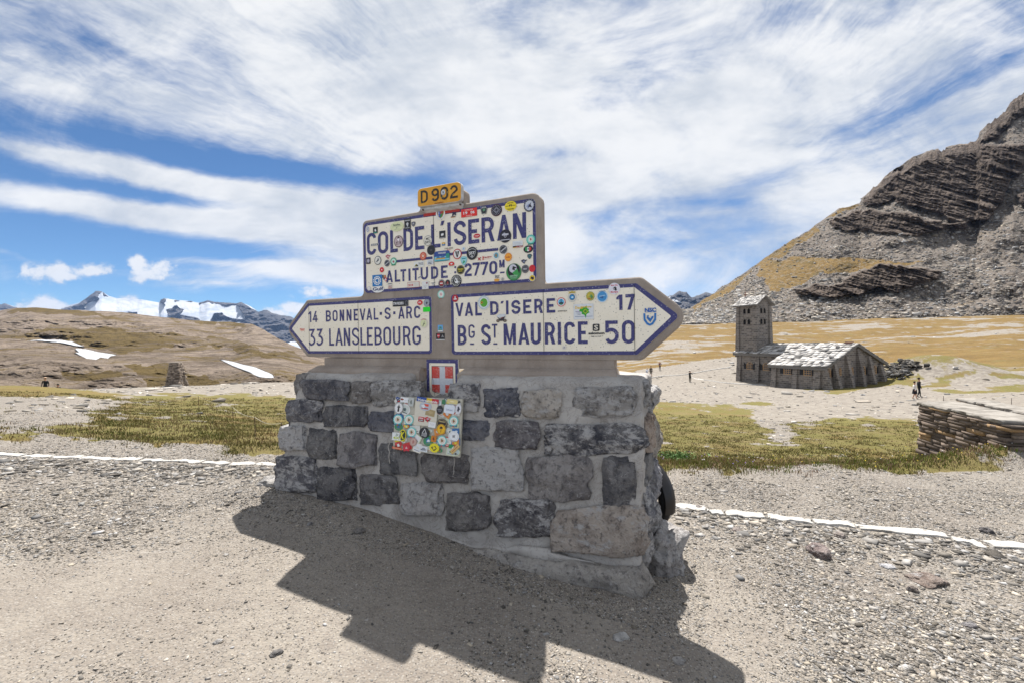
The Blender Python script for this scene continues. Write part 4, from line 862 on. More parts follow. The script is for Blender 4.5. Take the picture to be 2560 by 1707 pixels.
# ================================================================== STICKERS
_tx = {}
def text_polys(s):
    if s not in _tx:
        cu = bpy.data.curves.new('t', 'FONT'); cu.body = s; cu.resolution_u = 2; cu.offset = .03; o = bpy.data.objects.new('t', cu); COL.objects.link(o)
        dg = bpy.context.evaluated_depsgraph_get(); me = bpy.data.meshes.new_from_object(o.evaluated_get(dg))
        V = co(me)[:, :2]; F_ = [tuple(p.vertices) for p in me.polygons]; bpy.data.objects.remove(o); bpy.data.curves.remove(cu); bpy.data.meshes.remove(me)
        lo_, hi_ = V.min(0), V.max(0); V = (V - (lo_ + hi_) / 2) / ((hi_ - lo_) / 2); _tx[s] = (V, F_)
    return _tx[s]
def ngon(n, r=1, a0=90, sy=1): return [(r * math.cos(rad(a0 + 360 * i / n)), sy * r * math.sin(rad(a0 + 360 * i / n))) for i in range(n)]
def gearp(n=16, r=1, k=.86): return [((r if i % 2 else r * k) * math.cos(math.pi * i / n), (r if i % 2 else r * k) * math.sin(math.pi * i / n)) for i in range(2 * n)]
def blobp(seed, r, n=13):
    g = random.Random(seed); return [(r * g.uniform(.35, 1) * math.cos(2 * math.pi * i / n), r * g.uniform(.35, 1) * math.sin(2 * math.pi * i / n)) for i in range(n)]
SHAPES = dict(disc=ngon(28), oval=ngon(28), rect=[(-1, -1), (1, -1), (1, 1), (-1, 1)], gear=gearp(), rr=roundpoly([(-1, -1), (1, -1), (1, 1), (-1, 1)], .35),
    shield=[(-.95, .8), (-.3, 1), (.3, 1), (.95, .8), (.95, .1), (.6, -.6), (0, -1), (-.6, -.6), (-.95, .1)], badge=[(-.8, .75), (0, 1), (.8, .75), (1, .1), (.5, -.6), (.15, -1), (-.15, -1), (-.5, -.6), (-1, .1)],
    tee=[(-1, .4), (-.2, 1), (.4, .6), (1, .5), (.3, -.2), (.1, -1), (-.4, -.5)], tri=[(-1, -1), (1, -1), (0, 1)], plug=[(-.95, .35), (-.5, .95), (.5, .95), (.95, .35), (.6, -.95), (-.6, -.95)], none=[])
def sticker(parent, u, v, w, h, shape, col, ops, place, rot=0, name='sticker'):
    """flat printed sticker: base outline, then printed layers a fraction of a millimetre above it"""
    mats, mb = [], MB(); lay = [0]
    def mi(c):
        if c not in mats: mats.append(c)
        return mats.index(c)
    def emit(P, c, fs=None):
        d = lay[0]; ca, sa = math.cos(rad(rot)), math.sin(rad(rot))
        Q = []
        for (a, b) in P: x, y = a * w / 2, b * h / 2; Q.append(place(u + x * ca - y * sa, v + x * sa + y * ca, d))
        mb.add(Q, fs or [tuple(range(len(Q)))], mi(c)); lay[0] += 1
    if SHAPES[shape]: emit(SHAPES[shape], col)
    for o in ops:
        k = o[0]
        if k == 'disc': emit([(p[0] * o[1] + (o[3] if len(o) > 3 else 0), p[1] * o[1] + (o[4] if len(o) > 4 else 0)) for p in ngon(24)], o[2])
        elif k == 'ring':
            n = 26; A_ = ngon(n, o[1]); B_ = ngon(n, o[2]); emit(A_ + B_, o[3], [(i, (i + 1) % n, (i + 1) % n + n, i + n) for i in range(n)])
        elif k == 'in': emit([(p[0] * o[1], p[1] * o[1]) for p in SHAPES[shape]], o[2])
        elif k == 'rect': emit([(o[1], o[3]), (o[2], o[3]), (o[2], o[4]), (o[1], o[4])], o[5])
        elif k == 'poly': emit(o[1], o[2])
        elif k == 'blob': emit([(p[0] + (o[4] if len(o) > 4 else 0), p[1] + (o[5] if len(o) > 5 else 0)) for p in blobp(o[1], o[2])], o[3])
        elif k == 'gear': emit(gearp(12, o[1], .82), o[2])
        elif k == 'text':
            V_, F_ = text_polys(o[1]); emit([(x * o[4] + o[2], y * o[5] + o[3]) for x, y in V_], o[6], F_)
        elif k == 'lines':
            for i in range(o[1]): y = o[2] + (o[3] - o[2]) * i / max(1, o[1] - 1); emit([(-o[4], y - .05), (o[4], y - .05), (o[4], y + .05), (-o[4], y + .05)], o[5])
        elif k == 'dots':
            n = o[1]
            for i in range(n): a = 2 * math.pi * (i + .5) / n; x, y = o[2] * math.cos(a), o[2] * math.sin(a); emit([(x + .09 * math.cos(a) - .05 * math.sin(a), y + .09 * math.sin(a) + .05 * math.cos(a)), (x + .09 * math.cos(a) + .05 * math.sin(a), y + .09 * math.sin(a) - .05 * math.cos(a)), (x - .09 * math.cos(a) + .05 * math.sin(a), y - .09 * math.sin(a) - .05 * math.cos(a)), (x - .09 * math.cos(a) - .05 * math.sin(a), y - .09 * math.sin(a) + .05 * math.cos(a))], o[3])
    o_ = put(name, mb.mesh(name, fixn=False), [plain(c, .35, .5, .04) for c in mats], parent); return o_
def pl_sign(u, v, d): return (u, -.0105 - d * .00035, v)
WH, BK, RD, YL, GN, TL, BL_, GY_ = 'e4e4e2', '1c1a1c', 'cf1f28', 'e9d81f', '2f8f4a', '7fcfc0', '1f6fb0', '6a686a'
def st_(parent, k, x, y, w, h, shape, col, *ops, rot=0, place=pl_sign):
    c = S(*cp(k, x, y), d=-.01); a = S(*cp(k, x - w / 2, y), d=-.01); b = S(*cp(k, x + w / 2, y), d=-.01); e = S(*cp(k, x, y - h / 2), d=-.01); f = S(*cp(k, x, y + h / 2), d=-.01)
    return sticker(parent, c[0], c[2], b[0] - a[0], e[2] - f[2], shape, col, ops, place, rot)
T = 'text'
sec = lambda: [('in', .93, WH), ('disc', .62, '5ec2b4'), ('disc', .40, 'e9e2d6'), ('blob', 3, .3, 'b05040'), ('rect', -.55, .55, -.95, -.75, '1d7f6a')]
TOP = [
 ('A', 112, 545, 48, 92, 'oval', WH, ('ring', .8, .6, '5a6a98'), ('blob', 2, .4, '3a4a78')),
 ('A', 222, 560, 66, 92, 'rect', BK, ('blob', 4, .6, WH), ('rect', -.8, .8, -.9, -.6, '3c8f7a')),
 ('A', 535, 505, 195, 142, 'oval', 'd8dcae', (T, 'Neverbier.', 0, .35, .55, .22, '3a4a4a'), ('rect', -.7, .7, -.04, .0, '6a7a70'), ('blob', 1, .12, '3a4a4a', 0, -.3), ('rect', -.35, .35, -.6, -.56, '6a7a70')),
 ('A', 690, 470, 92, 158, 'rect', BK, ('rect', -.8, .8, .55, .75, 'a8a8a8'), ('blob', 9, .55, 'c8c8c8'), ('rect', -.7, .7, -.8, -.6, '909090')),
 ('A', 776, 472, 60, 72, 'shield', '26242c', ('in', .7, 'a0a0b0'), ('in', .5, '26242c'), (T, '39', 0, .1, .3, .25, WH)),
 ('A', 1168, 322, 135, 165, 'disc', WH, ('poly', [(x * .78, y * .85) for x, y in SHAPES['shield']], 'c9a227'), ('poly', [(-.6, .6), (0, .75), (0, -.75), (-.45, -.4), (-.62, .1)], '2749a0'), ('poly', [(.6, .6), (0, .75), (0, -.75), (.45, -.4), (.62, .1)], 'b23a30'), ('rect', -.38, -.30, -.45, .5, WH), ('rect', -.5, -.18, .1, .2, WH), ('poly', [(0, -.1), (.6, .1), (.3, -.6), (0, -.75)], '3f8a4a')),
 ('A', 1360, 322, 75, 60, 'none', BK, ('poly', [(-.7, -1), (-.3, 1), (.1, 1), (-.3, -1)], '2a2548'), (T, 'M', .2, 0, .7, .9, '2a2548')), ('A', 1352, 366, 68, 16, 'rect', '2a2548', ('rect', -1, 1, -.9, -.1, 'd58b28')),
 ('B', 305, 420, 230, 118, 'rect', 'e02a22', (T, '19', -.45, 0, .26, .36, WH), (T, '06', .45, 0, .26, .36, WH), (T, 'DISTILLERIE', 0, .68, .5, .14, 'f0c8c0'), (T, 'ALPINE', 0, -.75, .4, .12, 'f0c8c0'), ('ring', .2, .14, 'a01a14')),
 ('B', 522, 385, 108, 118, 'plug', '26282a', ('poly', [(x * .88, y * .9) for x, y in SHAPES['plug']], 'c8ccc8'), ('poly', [(x * .8, y * .82) for x, y in SHAPES['plug']], '26282a'), ('blob', 5, .5, '5f8f70'), ('rect', -.5, .5, .5, .65, 'c0c0c0')),
 ('B', 704, 385, 160, 176, 'disc', '5a2540', ('disc', .92, '2e2830'), ('poly', [(0, .6), (.6, 0), (0, -.6), (-.6, 0)], '8f8f9a'), ('poly', [(0, .45), (.45, 0), (0, -.45), (-.45, 0)], '2e2830'), ('ring', .3, .22, '8f8f9a'), ('dots', 16, .75, '8f8f9a')),
 ('B', 908, 325, 172, 142, 'oval', 'ecd524', (T, 'SOUTH TYROL', 0, .62, .5, .13, '26220c'), (T, 'TWIN SPOKES', 0, -.62, .55, .14, '26220c'), ('rect', -.25, .25, -.1, .28, '26220c'), ('disc', .12, 'ecd524', 0, -.02), ('rect', -.85, -.35, 0, .08, '26220c'), ('rect', .35, .85, 0, .08, '26220c')),
 ('B', 1180, 315, 162, 184, 'disc', '262a38', ('disc', .78, 'c4c8d2'), ('blob', 21, .5, '8f98b8', -.15, -.1), ('poly', [(-.1, .0), (.35, .45), (.25, .1), (.5, -.4), (.05, -.25), (-.2, -.3)], '2a2a3a'), ('dots', 14, .88, 'a0a4b4')),
 ('A', 560, 722, 132, 172, 'disc', '4a322c', ('disc', .88, 'c2aeb0'), ('blob', 40, .62, '2c211f', 0, -.1), ('poly', [(-.2, .1), (.2, .1), (.35, -.7), (-.3, -.6)], 'd8c8c8'), ('disc', .24, 'efe6e6', 0, .32), ('poly', [(-.3, .5), (-.1, .8), (.1, .8), (.3, .5)], '3a2a28'), ('lines', 3, -.5, -.1, .6, '8a7476')),
 ('A', 212, 770, 110, 30, 'rect', WH, ('in', .9, '5a5a5a'), (T, 'DUCA', 0, 0, .7, .6, WH)),
 ('A', 985, 710, 122, 148, 'disc', '211f20', ('disc', .94, 'ded9cb'), (T, 'MC', 0, .35, .42, .24, '211f20'), (T, 'DAYS', 0, -.3, .68, .26, '211f20')),
 ('A', 1195, 622, 88, 108, 'rect', '1d1c20', ('blob', 17, .55, WH), ('rect', -.8, .8, -.9, -.78, 'b8b8b8')),
 ('A', 1212, 760, 46, 48, 'rect', 'd9a83e', ('rect', -1, 1, -1, 0, '3c74a8'), ('disc', .3, 'e8d8a8')),
 ('A', 1032, 848, 118, 144, 'disc', '383538', ('disc', .85, '211f22'), ('blob', 22, .35, '4a4648')),
 ('A', 1290, 828, 120, 44, 'none', WH, (T, '100.000', 0, .3, 1, .5, '8a8078'), (T, 'km', 0, -.7, .4, .3, 'c23838')),
 ('A', 916, 935, 104, 126, 'gear', 'c84822', ('disc', .62, 'd86434'), ('blob', 6, .42, 'e8cfc0'), ('ring', .64, .58, 'e8cfc0')),
 ('A', 1190, 935, 225, 150, 'rr', '2b4a8f', ('rect', -.97, .97, -.85, -.05, '7cc6d8'), ('poly', [(-.9, -.55), (-.5, .1), (-.2, -.3), (.1, .15), (.4, -.25), (.6, -.5)], '3c6ea0'), ('rect', -.85, .4, -.6, -.35, 'c9a23c'), ('rect', -.97, .97, -.97, -.78, '2f9a9a'), ('rect', .55, .97, -.5, .4, '2f8f7a'), (T, 'VANOISE', 0, .6, .5, .16, WH)),
 ('A', 1412, 905, 126, 150, 'disc', 'b8232c', ('disc', .82, 'e6e2dc'), ('poly', [(-.5, .55), (-.2, .55), (0, -.3), (.2, .55), (.5, .55), (.12, -.65), (-.12, -.65)], '2a2628'), ('rect', -.1, .1, .1, .55, '8a8a8a')),
 ('B', 228, 945, 46, 54, 'disc', 'cdd5dc', ('blob', 3, .6, '8fb0cc')),
 ('B', 350, 1012, 160, 188, 'disc', '1d1b1e', ('poly', [(x * .66, y * .72) for x, y in SHAPES['shield']], 'd8d8d8'), ('poly', [(x * .6, y * .66) for x, y in SHAPES['shield']], '1d1b1e'), (T, 'SST', 0, .05, .50, .22, WH), ('disc', .12, WH, 0, -.42)),
 ('B', 230, 1122, 95, 132, 'shield', '62b8c2', ('in', .88, '9fd4d8'), ('blob', 11, .5, '2f9a6a', 0, -.25), ('rect', -.6, .6, .4, .65, '3c8a9a')),
 ('B', 50, 1165, 84, 64, 'oval', 'd83028', ('blob', 5, .5, WH), ('rect', -.8, .8, -1.1, -.85, '9acdb8')),
 ('B', 530, 1080, 215, 62, 'none', RD, ('poly', [(-.98, -.8), (-.8, -.8), (-.42, .6), (-.58, .6)], 'a04048'), ('poly', [(-.98, .5), (-.8, .5), (-.45, -.9), (-.62, -.9)], 'b8232c'), (T, '1', -.2, .0, .06, .9, 'd02a2a'), (T, 'racing', .42, .25, .55, .5, 'b03038'), ('rect', -.1, .8, -.6, -.5, 'c05058')),
 ('B', 700, 1042, 88, 115, 'gear', 'd8e0e0', ('disc', .72, '62a0b0'), ('blob', 31, .55, '9a7040'), ('rect', -.6, .6, -.95, -.7, WH)),
 ('B', 802, 955, 116, 130, 'disc', '98989c', ('disc', .88, '2e2e32'), ('poly', [(-.7, -.35), (-.6, -.6), (.75, .3), (.65, .55)], 'b8b8bc'), ('dots', 12, .68, 'b0b0b4')),
 ('B', 875, 1065, 112, 130, 'gear', 'e58a14', ('disc', .75, 'f0a02a'), (T, 'solar', 0, 0, .55, .18, 'b04818')),
 ('B', 832, 762, 172, 192, 'disc', '211c26', ('blob', 44, .45, 'b8b8c0', 0, .25), ('rect', -.55, .55, .12, .38, 'c4c4cc'), ('ring', .22, .14, 'b8b8c0'), ('rect', -.75, .75, -.62, -.5, 'c8c8d0')),
 ('B', 418, 758, 96, 62, 'oval', 'c62a36', ('rect', -.7, .7, -.15, .2, 'e0b8b0'), ('rect', -.4, .4, -.6, -.45, 'e0b8b0')),
 ('B', 1012, 878, 148, 92, 'rect', 'dce0e2', ('rect', -.75, .75, .45, .52, '9aa0a8'), ('rect', -.85, .85, .05, .12, '9aa0a8'), ('rect', -.6, .6, -.35, -.28, '9aa0a8')), ('B', 1014, 913, 145, 26, 'rect', 'c62a24', ('rect', -1, -.4, -1, 1, '302a1c'), ('rect', -.9, -.2, -1, -.4, 'd8a828'), ('rect', .3, .8, -.15, .2, WH)),
 ('B', 1202, 810, 140, 150, 'gear', '58bfae', ('disc', .68, 'a6dccf'), ('disc', .42, 'e4d8cc'), ('blob', 12, .3, '9a4a3a'), ('rect', -.6, .6, -1., -.8, '1d6a5a')),
 ('B', 1165, 950, 138, 108, 'oval', '201e20', ('poly', [(-.62, .55), (-.2, .55), (-.2, -.55), (-.62, -.4)], '2f9a50'), ('rect', -.2, .2, -.55, .55, WH), ('poly', [(.2, .55), (.6, .5), (.65, -.3), (.2, -.55)], 'c8302c'), (T, '4', .0, .05, .15, .3, '2a2a2a')),
 ('B', 1184, 1058, 66, 72, 'shield', '2a3238', ('in', .7, '4a7a80'), ('blob', 8, .4, '2a3238')),
 ('B', 1105, 1130, 92, 70, 'tee', '4a4c60', ('blob', 14, .5, '8a90a8')), ('B', 1105, 1130, 92, 70, 'none', '4a4c60', ('poly', [(-1, .9), (-.1, -.1), (-.3, -.3)], '3a3a44'), ('poly', [(1, 1), (.1, -.1), (.3, -.3)], '3a3a44')),
 ('B', 955, 1282, 222, 248, 'disc', '2c6e38', ('disc', .97, '3a8a48'), ('disc', .80, '1c1a1c', .0, .16), ('disc', .50, 'c8c8d0', -.1, .42), ('poly', [(-.1, .7), (.4, .5), (.1, .35), (.3, .1), (-.2, .3)], '1c1a1c'), ('poly', [(-.2, -.1), (.5, .35), (.7, -.3), (.3, -.6)], '3a9a48'), (T, 'camino', 0, -.42, .5, .13, '9cc8a4'), (T, 'runners', 0, -.68, .45, .12, '7fb48a')),
 ('B', 1122, 1238, 106, 120, 'disc', '4a484c', ('ring', .85, .75, '8a888c'), (T, 'MRF', 0, 0, .5, .2, 'c8c8c8')),
 ('B', 1223, 1230, 90, 104, 'disc', 'd8222a', ('ring', .35, .27, 'a01820'), ('rect', -.5, .5, .5, .6, 'a01820')),
 ('B', 1223, 1370, 88, 94, 'disc', WH, ('disc', .9, 'e2bf1c'), ('blob', 33, .7, '26242c')),
 ('B', 182, 1250, 114, 132, 'disc', '1e1c18', ('ring', .9, .84, 'b8b060'), (T, 'Genuine', 0, .18, .72, .22, 'd8c828'), (T, 'Spirit', 0, -.32, .5, .18, 'd8c828')),
 ('B', 120, 1412, 150, 178, 'disc', '161416', ('blob', 55, .5, WH, 0, .1), ('blob', 56, .5, WH, 0, -.15), ('disc', .14, '161416', -.12, .1), ('dots', 18, .8, WH), ('ring', .62, .58, WH)),
 ('A', 1183, 1332, 92, 114, 'disc', '3a2a2c', ('ring', .92, .80, 'b8a8a8'), ('disc', .55, 'b03a34'), ('rect', -.45, .45, -.1, .15, WH)),
 ('A', 1273, 1322, 72, 88, 'disc', '2a2024', ('poly', [(-.5, -.3), (.5, -.3), (0, .6)], 'a03a34'), ('rect', -.5, .5, -.6, -.45, 'b8a8a8')),
 ('A', 1062, 1340, 78, 60, 'none', WH, ('poly', [(-.9, .6), (.9, .8), (.6, .5), (-.7, .4)], '6a7078'), ('poly', [(-.5, .2), (.6, .3), (.1, -.9)], 'c8c8c8'), ('blob', 7, .4, '8a9098')),
 ('A', 948, 1358, 94, 112, 'rect', 'e0e0de', ('poly', [(.25, .75), (.75, .75), (.75, .45), (.5, .3), (.25, .45)], '8a3038'), ('rect', -.6, .6, -.2, -.14, 'b0b0b0'), ('rect', -.4, .4, -.45, -.39, 'b0b0b0'), ('blob', 2, .15, '7aa89a', 0, -.7)),
 ('A', 775, 1350, 172, 82, 'rect', 'c23a3a', ('rect', -.96, .96, -.9, .9, 'ddd8cc'), (T, '2018', -.45, -.1, .42, .42, 'c23a3a'), ('rect', .1, .8, -.3, -.2, 'c8c0b8'), ('rect', .1, .7, .2, .3, 'c8c0b8')),
 ('A', 436, 1368, 66, 84, 'rect', 'ddd6cc', (T, '4x4', 0, -.05, .7, .3, '8a3a34'), ('rect', -.8, .8, .6, .85, '5a5a5a'), ('rect', -.8, .8, -.85, -.6, 'b0382c')),
 ('A', 130, 1405, 52, 64, 'disc', 'e0dcd8', ('ring', .95, .85, 'b8a8b0')),
 ('A', 250, 1290, 140, 165, 'rect', '1672b4', ('gear', .85, WH), ('disc', .62, '1672b4'), ('disc', .5, WH), ('blob', 61, .42, '1672b4')),
 ('A', 262, 1415, 172, 100, 'oval', WH, (T, 'Gulf', 0, .08, .9, .50, '1b2a5e')),
 ('A', 333, 1230, 16, 42, 'rect', '2a2a48'), ('A', 362, 1228, 26, 42, 'blobb' if False else 'disc', 'c05838', ('disc', .5, 'd8a028')), ('A', 372, 1275, 38, 58, 'shield', 'c8403c', ('rect', -.2, .2, -.7, .7, WH), ('rect', -.8, .8, -.1, .2, WH)), ('A', 350, 1262, 20, 30, 'rect', '404048'),
 ('A', 865, 1240, 56, 22, 'rect', 'd0d0cc', ('rect', -.8, .8, -.5, .4, '6a7078'), rot_ := ('rot', 25)),
 ('A', 316, 1133, 60, 76, 'disc', 'd0252a', ('blob', 4, .4, 'f0e0e0')),
 ('A', 392, 1038, 76, 96, 'disc', '3a3a40', ('ring', .9, .78, '8a8a90'), ('poly', [(-.7, -.3), (-.6, -.55), (.75, .25), (.65, .5)], 'b8b8bc')),
 ('A', 486, 1012, 98, 118, 'gear', '2a9a70', ('disc', .68, 'c8e4d4'), ('blob', 13, .42, 'a85a60'), ('rect', -.6, .6, -1., -.75, '2a8a60')),
 ('A', 408, 945, 80, 70, 'tee', 'b8686c', ('blob', 15, .4, 'e0d0cc')),
 ('A', 258, 998, 98, 128, 'disc', '33424e', ('disc', .86, 'dfdcd2'), ('poly', [(-.6, -.35), (-.1, .05), (.1, .55), (.25, .5), (.2, .1), (.55, .45), (.25, -.1), (-.15, -.3)], '26323c')),
 ('A', 121, 1004, 60, 90, 'rect', '2c2630', ('disc', .7, '8a8694'), ('disc', .5, 'b4b0bc')),
 ('A', 855, 1055, 144, 80, 'rect', 'dfdfd8', ('rect', -.98, .98, -.98, .98, 'e4e4de'), ('poly', [(-.9, -.7), (-.55, .3), (-.1, -.7)], '8a8028'), ('poly', [(-.6, -.7), (-.35, .1), (-.05, -.7)], '2a2a22'), (T, 'TRAVEL', .4, .35, .5, .22, '3a4460'), ('rect', -.1, .9, -.3, -.15, '6a7080')),
 ('A', 1020, 1022, 92, 76, 'rr', 'd8dadc', ('dots', 9, .6, '9a8fb8'), (T, 'Pla', 0, -.45, .5, .25, '3a3a4a'), ('rect', -.6, .6, .0, .12, '8fb0a8')),
 ('B', 712, 1350, 90, 56, 'none', WH, (T, 'VROC', 0, 0, .75, .8, '4a5460')), ('B', 708, 1400, 88, 42, 'poly_' if False else 'plug', 'e0a03a'),
 ('B', 792, 1385, 42, 42, 'disc', '5a6068', ('disc', .8, 'd8d4c8'), ('poly', [(-.5, -.4), (.5, -.4), (0, .6)], '5a6068')),
]
def emit_list(parent, lst, place=pl_sign):
    for e in lst:
        ops = [o for o in e[7:] if o[0] != 'rot']; r = [o[1] for o in e[7:] if o[0] == 'rot']
        st_(parent, *e[:7], *ops, rot=(r[0] if r else 0), place=place)
emit_list(PT_, TOP)
emit_list(pl, [('F', 1080, 262, 46, 62, 'disc', 'c8ccd0', ('blob', 12, .6, '5a6470'), ('rect', -.5, .5, -.8, -.55, '8a9098')), ('F', 1033, 378, 100, 24, 'none', BK, (T, 'CHAMBERY', 0, 0, 1, .6, '8a4a1c'))], place=lambda u, v, d: (u + .062 * .39 * 0 - .0, pd - .0045 - d * .0004, v) )
LFT = [('C', 1668, 130, 270, 105, 'rect', '1a181a', (T, 'STM RIDERS', -.28, 0, .68, .45, 'e0e0e0'), ('disc', .0, BK), ('poly', [(x * .22 + .78, y * .8) for x, y in ngon(16)], '6a6a6e'), ('poly', [(x * .16 + .78, y * .6) for x, y in ngon(16)], '2a2a2c')),
 ('C', 2004, 118, 92, 88, 'disc', 'cf2630', (T, 'PR', 0, 0, .5, .34, 'f0dcdc')),
 ('C', 2120, 124, 104, 132, 'disc', '6e747c', ('disc', .85, '9aa2aa'), ('blob', 19, .5, '3a4048'), ('dots', 14, .9, 'c8ccd0')),
 ('C', 2120, 236, 122, 80, 'rect', '10e020'),
 ('C', 2070, 475, 135, 165, 'disc', 'ddd9c8', ('disc', .78, 'd9dcae'), ('poly', [(-.3, -.6), (-.05, -.1), (.3, .5), (.15, 0), (.35, -.1), (0, -.3), (-.15, -.65)], '2a4a34'), ('poly', [(-.7, .6), (-.5, .85), (0, .98), (.5, .85), (.7, .6), (.45, .72), (0, .84), (-.45, .72)], 'c8707a')),
 ('C', -28, 585, 90, 56, 'none', RD, (T, 'Racer', 0, .45, .9, .4, 'd8482c'), (T, 'garage', 0, -.5, .8, .36, 'd8482c'))]
emit_list(PL_, LFT)
RGT = [('D', 124, 322, 108, 128, 'oval', 'b01f2c', ('rect', -.5, .5, -.35, -.05, WH), ('poly', [(-.15, -.05), (.15, -.05), (.08, .6), (-.08, .6)], WH), ('disc', .18, WH, 0, .3)),
 ('D', 620, 396, 205, 242, 'disc', 'e2e6e8', ('disc', .62, '5aa42a'), ('poly', [(-.62, .0), (-.35, .22), (-.1, .05), (-.2, -.1), (-.45, -.2)], 'd8c828'), ('disc', .14, 'b8402c', -.32, .02), ('disc', .07, '2a1a18', -.34, .0), ('dots', 24, .86, 'a8c0c4')),
 ('D', 925, 665, 172, 150, 'none', BK, ('poly', [(-1, .55), (-.4, .95), (.8, .9), (.9, .2), (.2, .3), (-.6, .0)], 'd0d4d8'), ('disc', .34, '2c2420', -.72, -.55), ('disc', .34, '2c2420', .68, -.55), ('disc', .2, '8a7868', -.72, -.55), ('disc', .2, '8a7868', .68, -.55), ('poly', [(-.9, .4), (-.3, -.1), (.3, .1), (.75, .5), (.5, -.2), (.3, -.6), (-.3, -.6), (-.5, -.2)], '332a2e'), ('poly', [(-.1, .1), (.4, .3), (.3, .0), (-.1, -.1)], '7a3a38')),
 ('D', 1957, 385, 148, 156, 'disc', 'cf2a32', ('disc', .85, 'e4e4e4'), ('disc', .68, '5ab0d8'), ('poly', [(-.6, -.2), (0, .1), (.6, -.2), (.4, -.55), (-.4, -.55)], '24405c'), ('rect', -.08, .08, 0, .62, '24305c'), ('poly', [(-.4, -.5), (0, -.2), (.4, -.5), (0, -.66)], '2f6a3a')),
 ('D', 1980, 540, 165, 30, 'none', BK, (T, '#AMATELA', 0, 0, 1, .8, '4a4640')),
 ('D', 2148, 302, 165, 175, 'gear', 'c8ccc8', ('disc', .8, 'ddd8cc'), ('disc', .52, '2f88c0'), ('blob', 23, .3, 'c8e0ec'), ('ring', .60, .52, '3a3a3a')), ('D', 2145, 215, 150, 42, 'tri', 'c8b028', ('poly', [(-1, .9), (-.2, .2), (.2, .2), (1, .9), (.3, -.6), (-.3, -.6)], 'b89a20')),
 ('E', 385, 352, 155, 168, 'gear', '8a9a3a', ('disc', .86, 'b8a83a'), ('blob', 71, .6, '6a9a4a', .2, 0), ('blob', 72, .4, 'c8b84a', -.3, .1), ('poly', [(.2, -.7), (.6, -.3), (.3, .2)], '3a7a50'), ('rect', -.5, .1, -.6, -.45, 'b04a3a')),
 ('E', 592, 358, 188, 200, 'disc', 'b4d4ec', ('disc', .84, '3f8fc8'), ('blob', 73, .45, '2a5a94', -.1, .0), ('poly', [(-.6, .1), (.5, .25), (.6, .1), (-.5, -.05)], '9ac4e0'), ('poly', [(-.7, .75), (-.4, .95), (.4, .95), (.7, .75), (.4, .86), (-.4, .86)], '2a4a70')),
 ('E', 800, 222, 200, 200, 'disc', 'e0dce4', (T, 'Moto Club', 0, .58, .58, .14, 'c8405a'), (T, 'Mortara', 0, -.58, .62, .16, 'c8303c'), ('blob', 74, .34, '241f26', .15, .1), ('blob', 75, .3, '241f26', .25, -.15), ('ring', .2, .13, '241f26')),
 ('E', 268, 620, 345, 262, 'rect', 'd9dcde', ('poly', [(-.35, .35), (-.1, .6), (.1, .55), (.3, .8), (.35, .45), (.55, .3), (.5, .0), (.65, -.1), (.3, -.35), (.22, -.9), (.1, -.45), (-.2, -.3), (-.15, -.05), (-.45, .05)], '2aa01e'), (T, 'Dacia', -.45, .55, .4, .18, 'e0b818'), (T, 'Adventures', .25, .62, .55, .12, 'e0b818'), ('poly', [(.2, .35), (.45, .02), (.2, -.3), (-.05, .02)], 'd8d020'), ('poly', [(.2, .26), (.39, .02), (.2, -.22), (.01, .02)], '2a8a1e'), ('rect', -.8, -.35, .0, .05, '5a3a8a'), ('rect', -.7, -.3, -.2, -.15, '4a5a8a'), ('rect', -.6, -.25, -.38, -.34, '3a4a6a'), ('rect', -.85, .9, -.66, -.62, '5a6a90')),
 ('E', 486, 892, 118, 122, 'rr', '141214', (T, 'S', 0, 0, .62, .72, 'd6d0c0')),
 ('E', 490, 990, 278, 45, 'none', BK, (T, 'salomon', 0, 0, 1, 1., '1c1a1a'), (T, 'salomon', .01, .04, 1, 1., '1c1a1a')), ('E', 488, 1048, 185, 22, 'none', BK, (T, 'TIME TO PLAY', 0, 0, 1, .8, '4a4640')),
 ('E', 1424, 590, 200, 70, 'none', BL_, (T, 'NSC', 0, 0, .98, 1., '1a5cb0'), (T, 'NSC', .03, 0, .98, 1., '1a5cb0'), ('rect', -.9, 1, -1.15, -.95, '2468b0')),
 ('E', 1415, 740, 225, 250, 'none', BL_, ('poly', [(-1, .75), (-.7, .75), (-.66, -.05), (-.34, -.52), (0, -.72), (.34, -.52), (.66, -.05), (.7, .75), (1, .75), (.95, -.2), (.5, -.8), (0, -1), (-.5, -.8), (-.95, -.2)][::1], '2a74ba'), ('poly', [(-.5, .1), (-.35, .5), (-.15, .45), (-.2, .2), (.1, .0), (.3, .3), (.6, .35), (.45, .0), (.2, -.3), (.1, -.5), (-.15, -.3)], '2468b0')),
 ('D', 2010, 1165, 76, 62, 'disc', 'd8d2cc', ('blob', 76, .5, '4a4a60'))]
emit_list(PR_, RGT)
slabs = [o for o in MON.children if o.name.startswith('concrete_slab')][0]
pls = lambda u, v, d: (u, -.0012 - d * .00035, v)
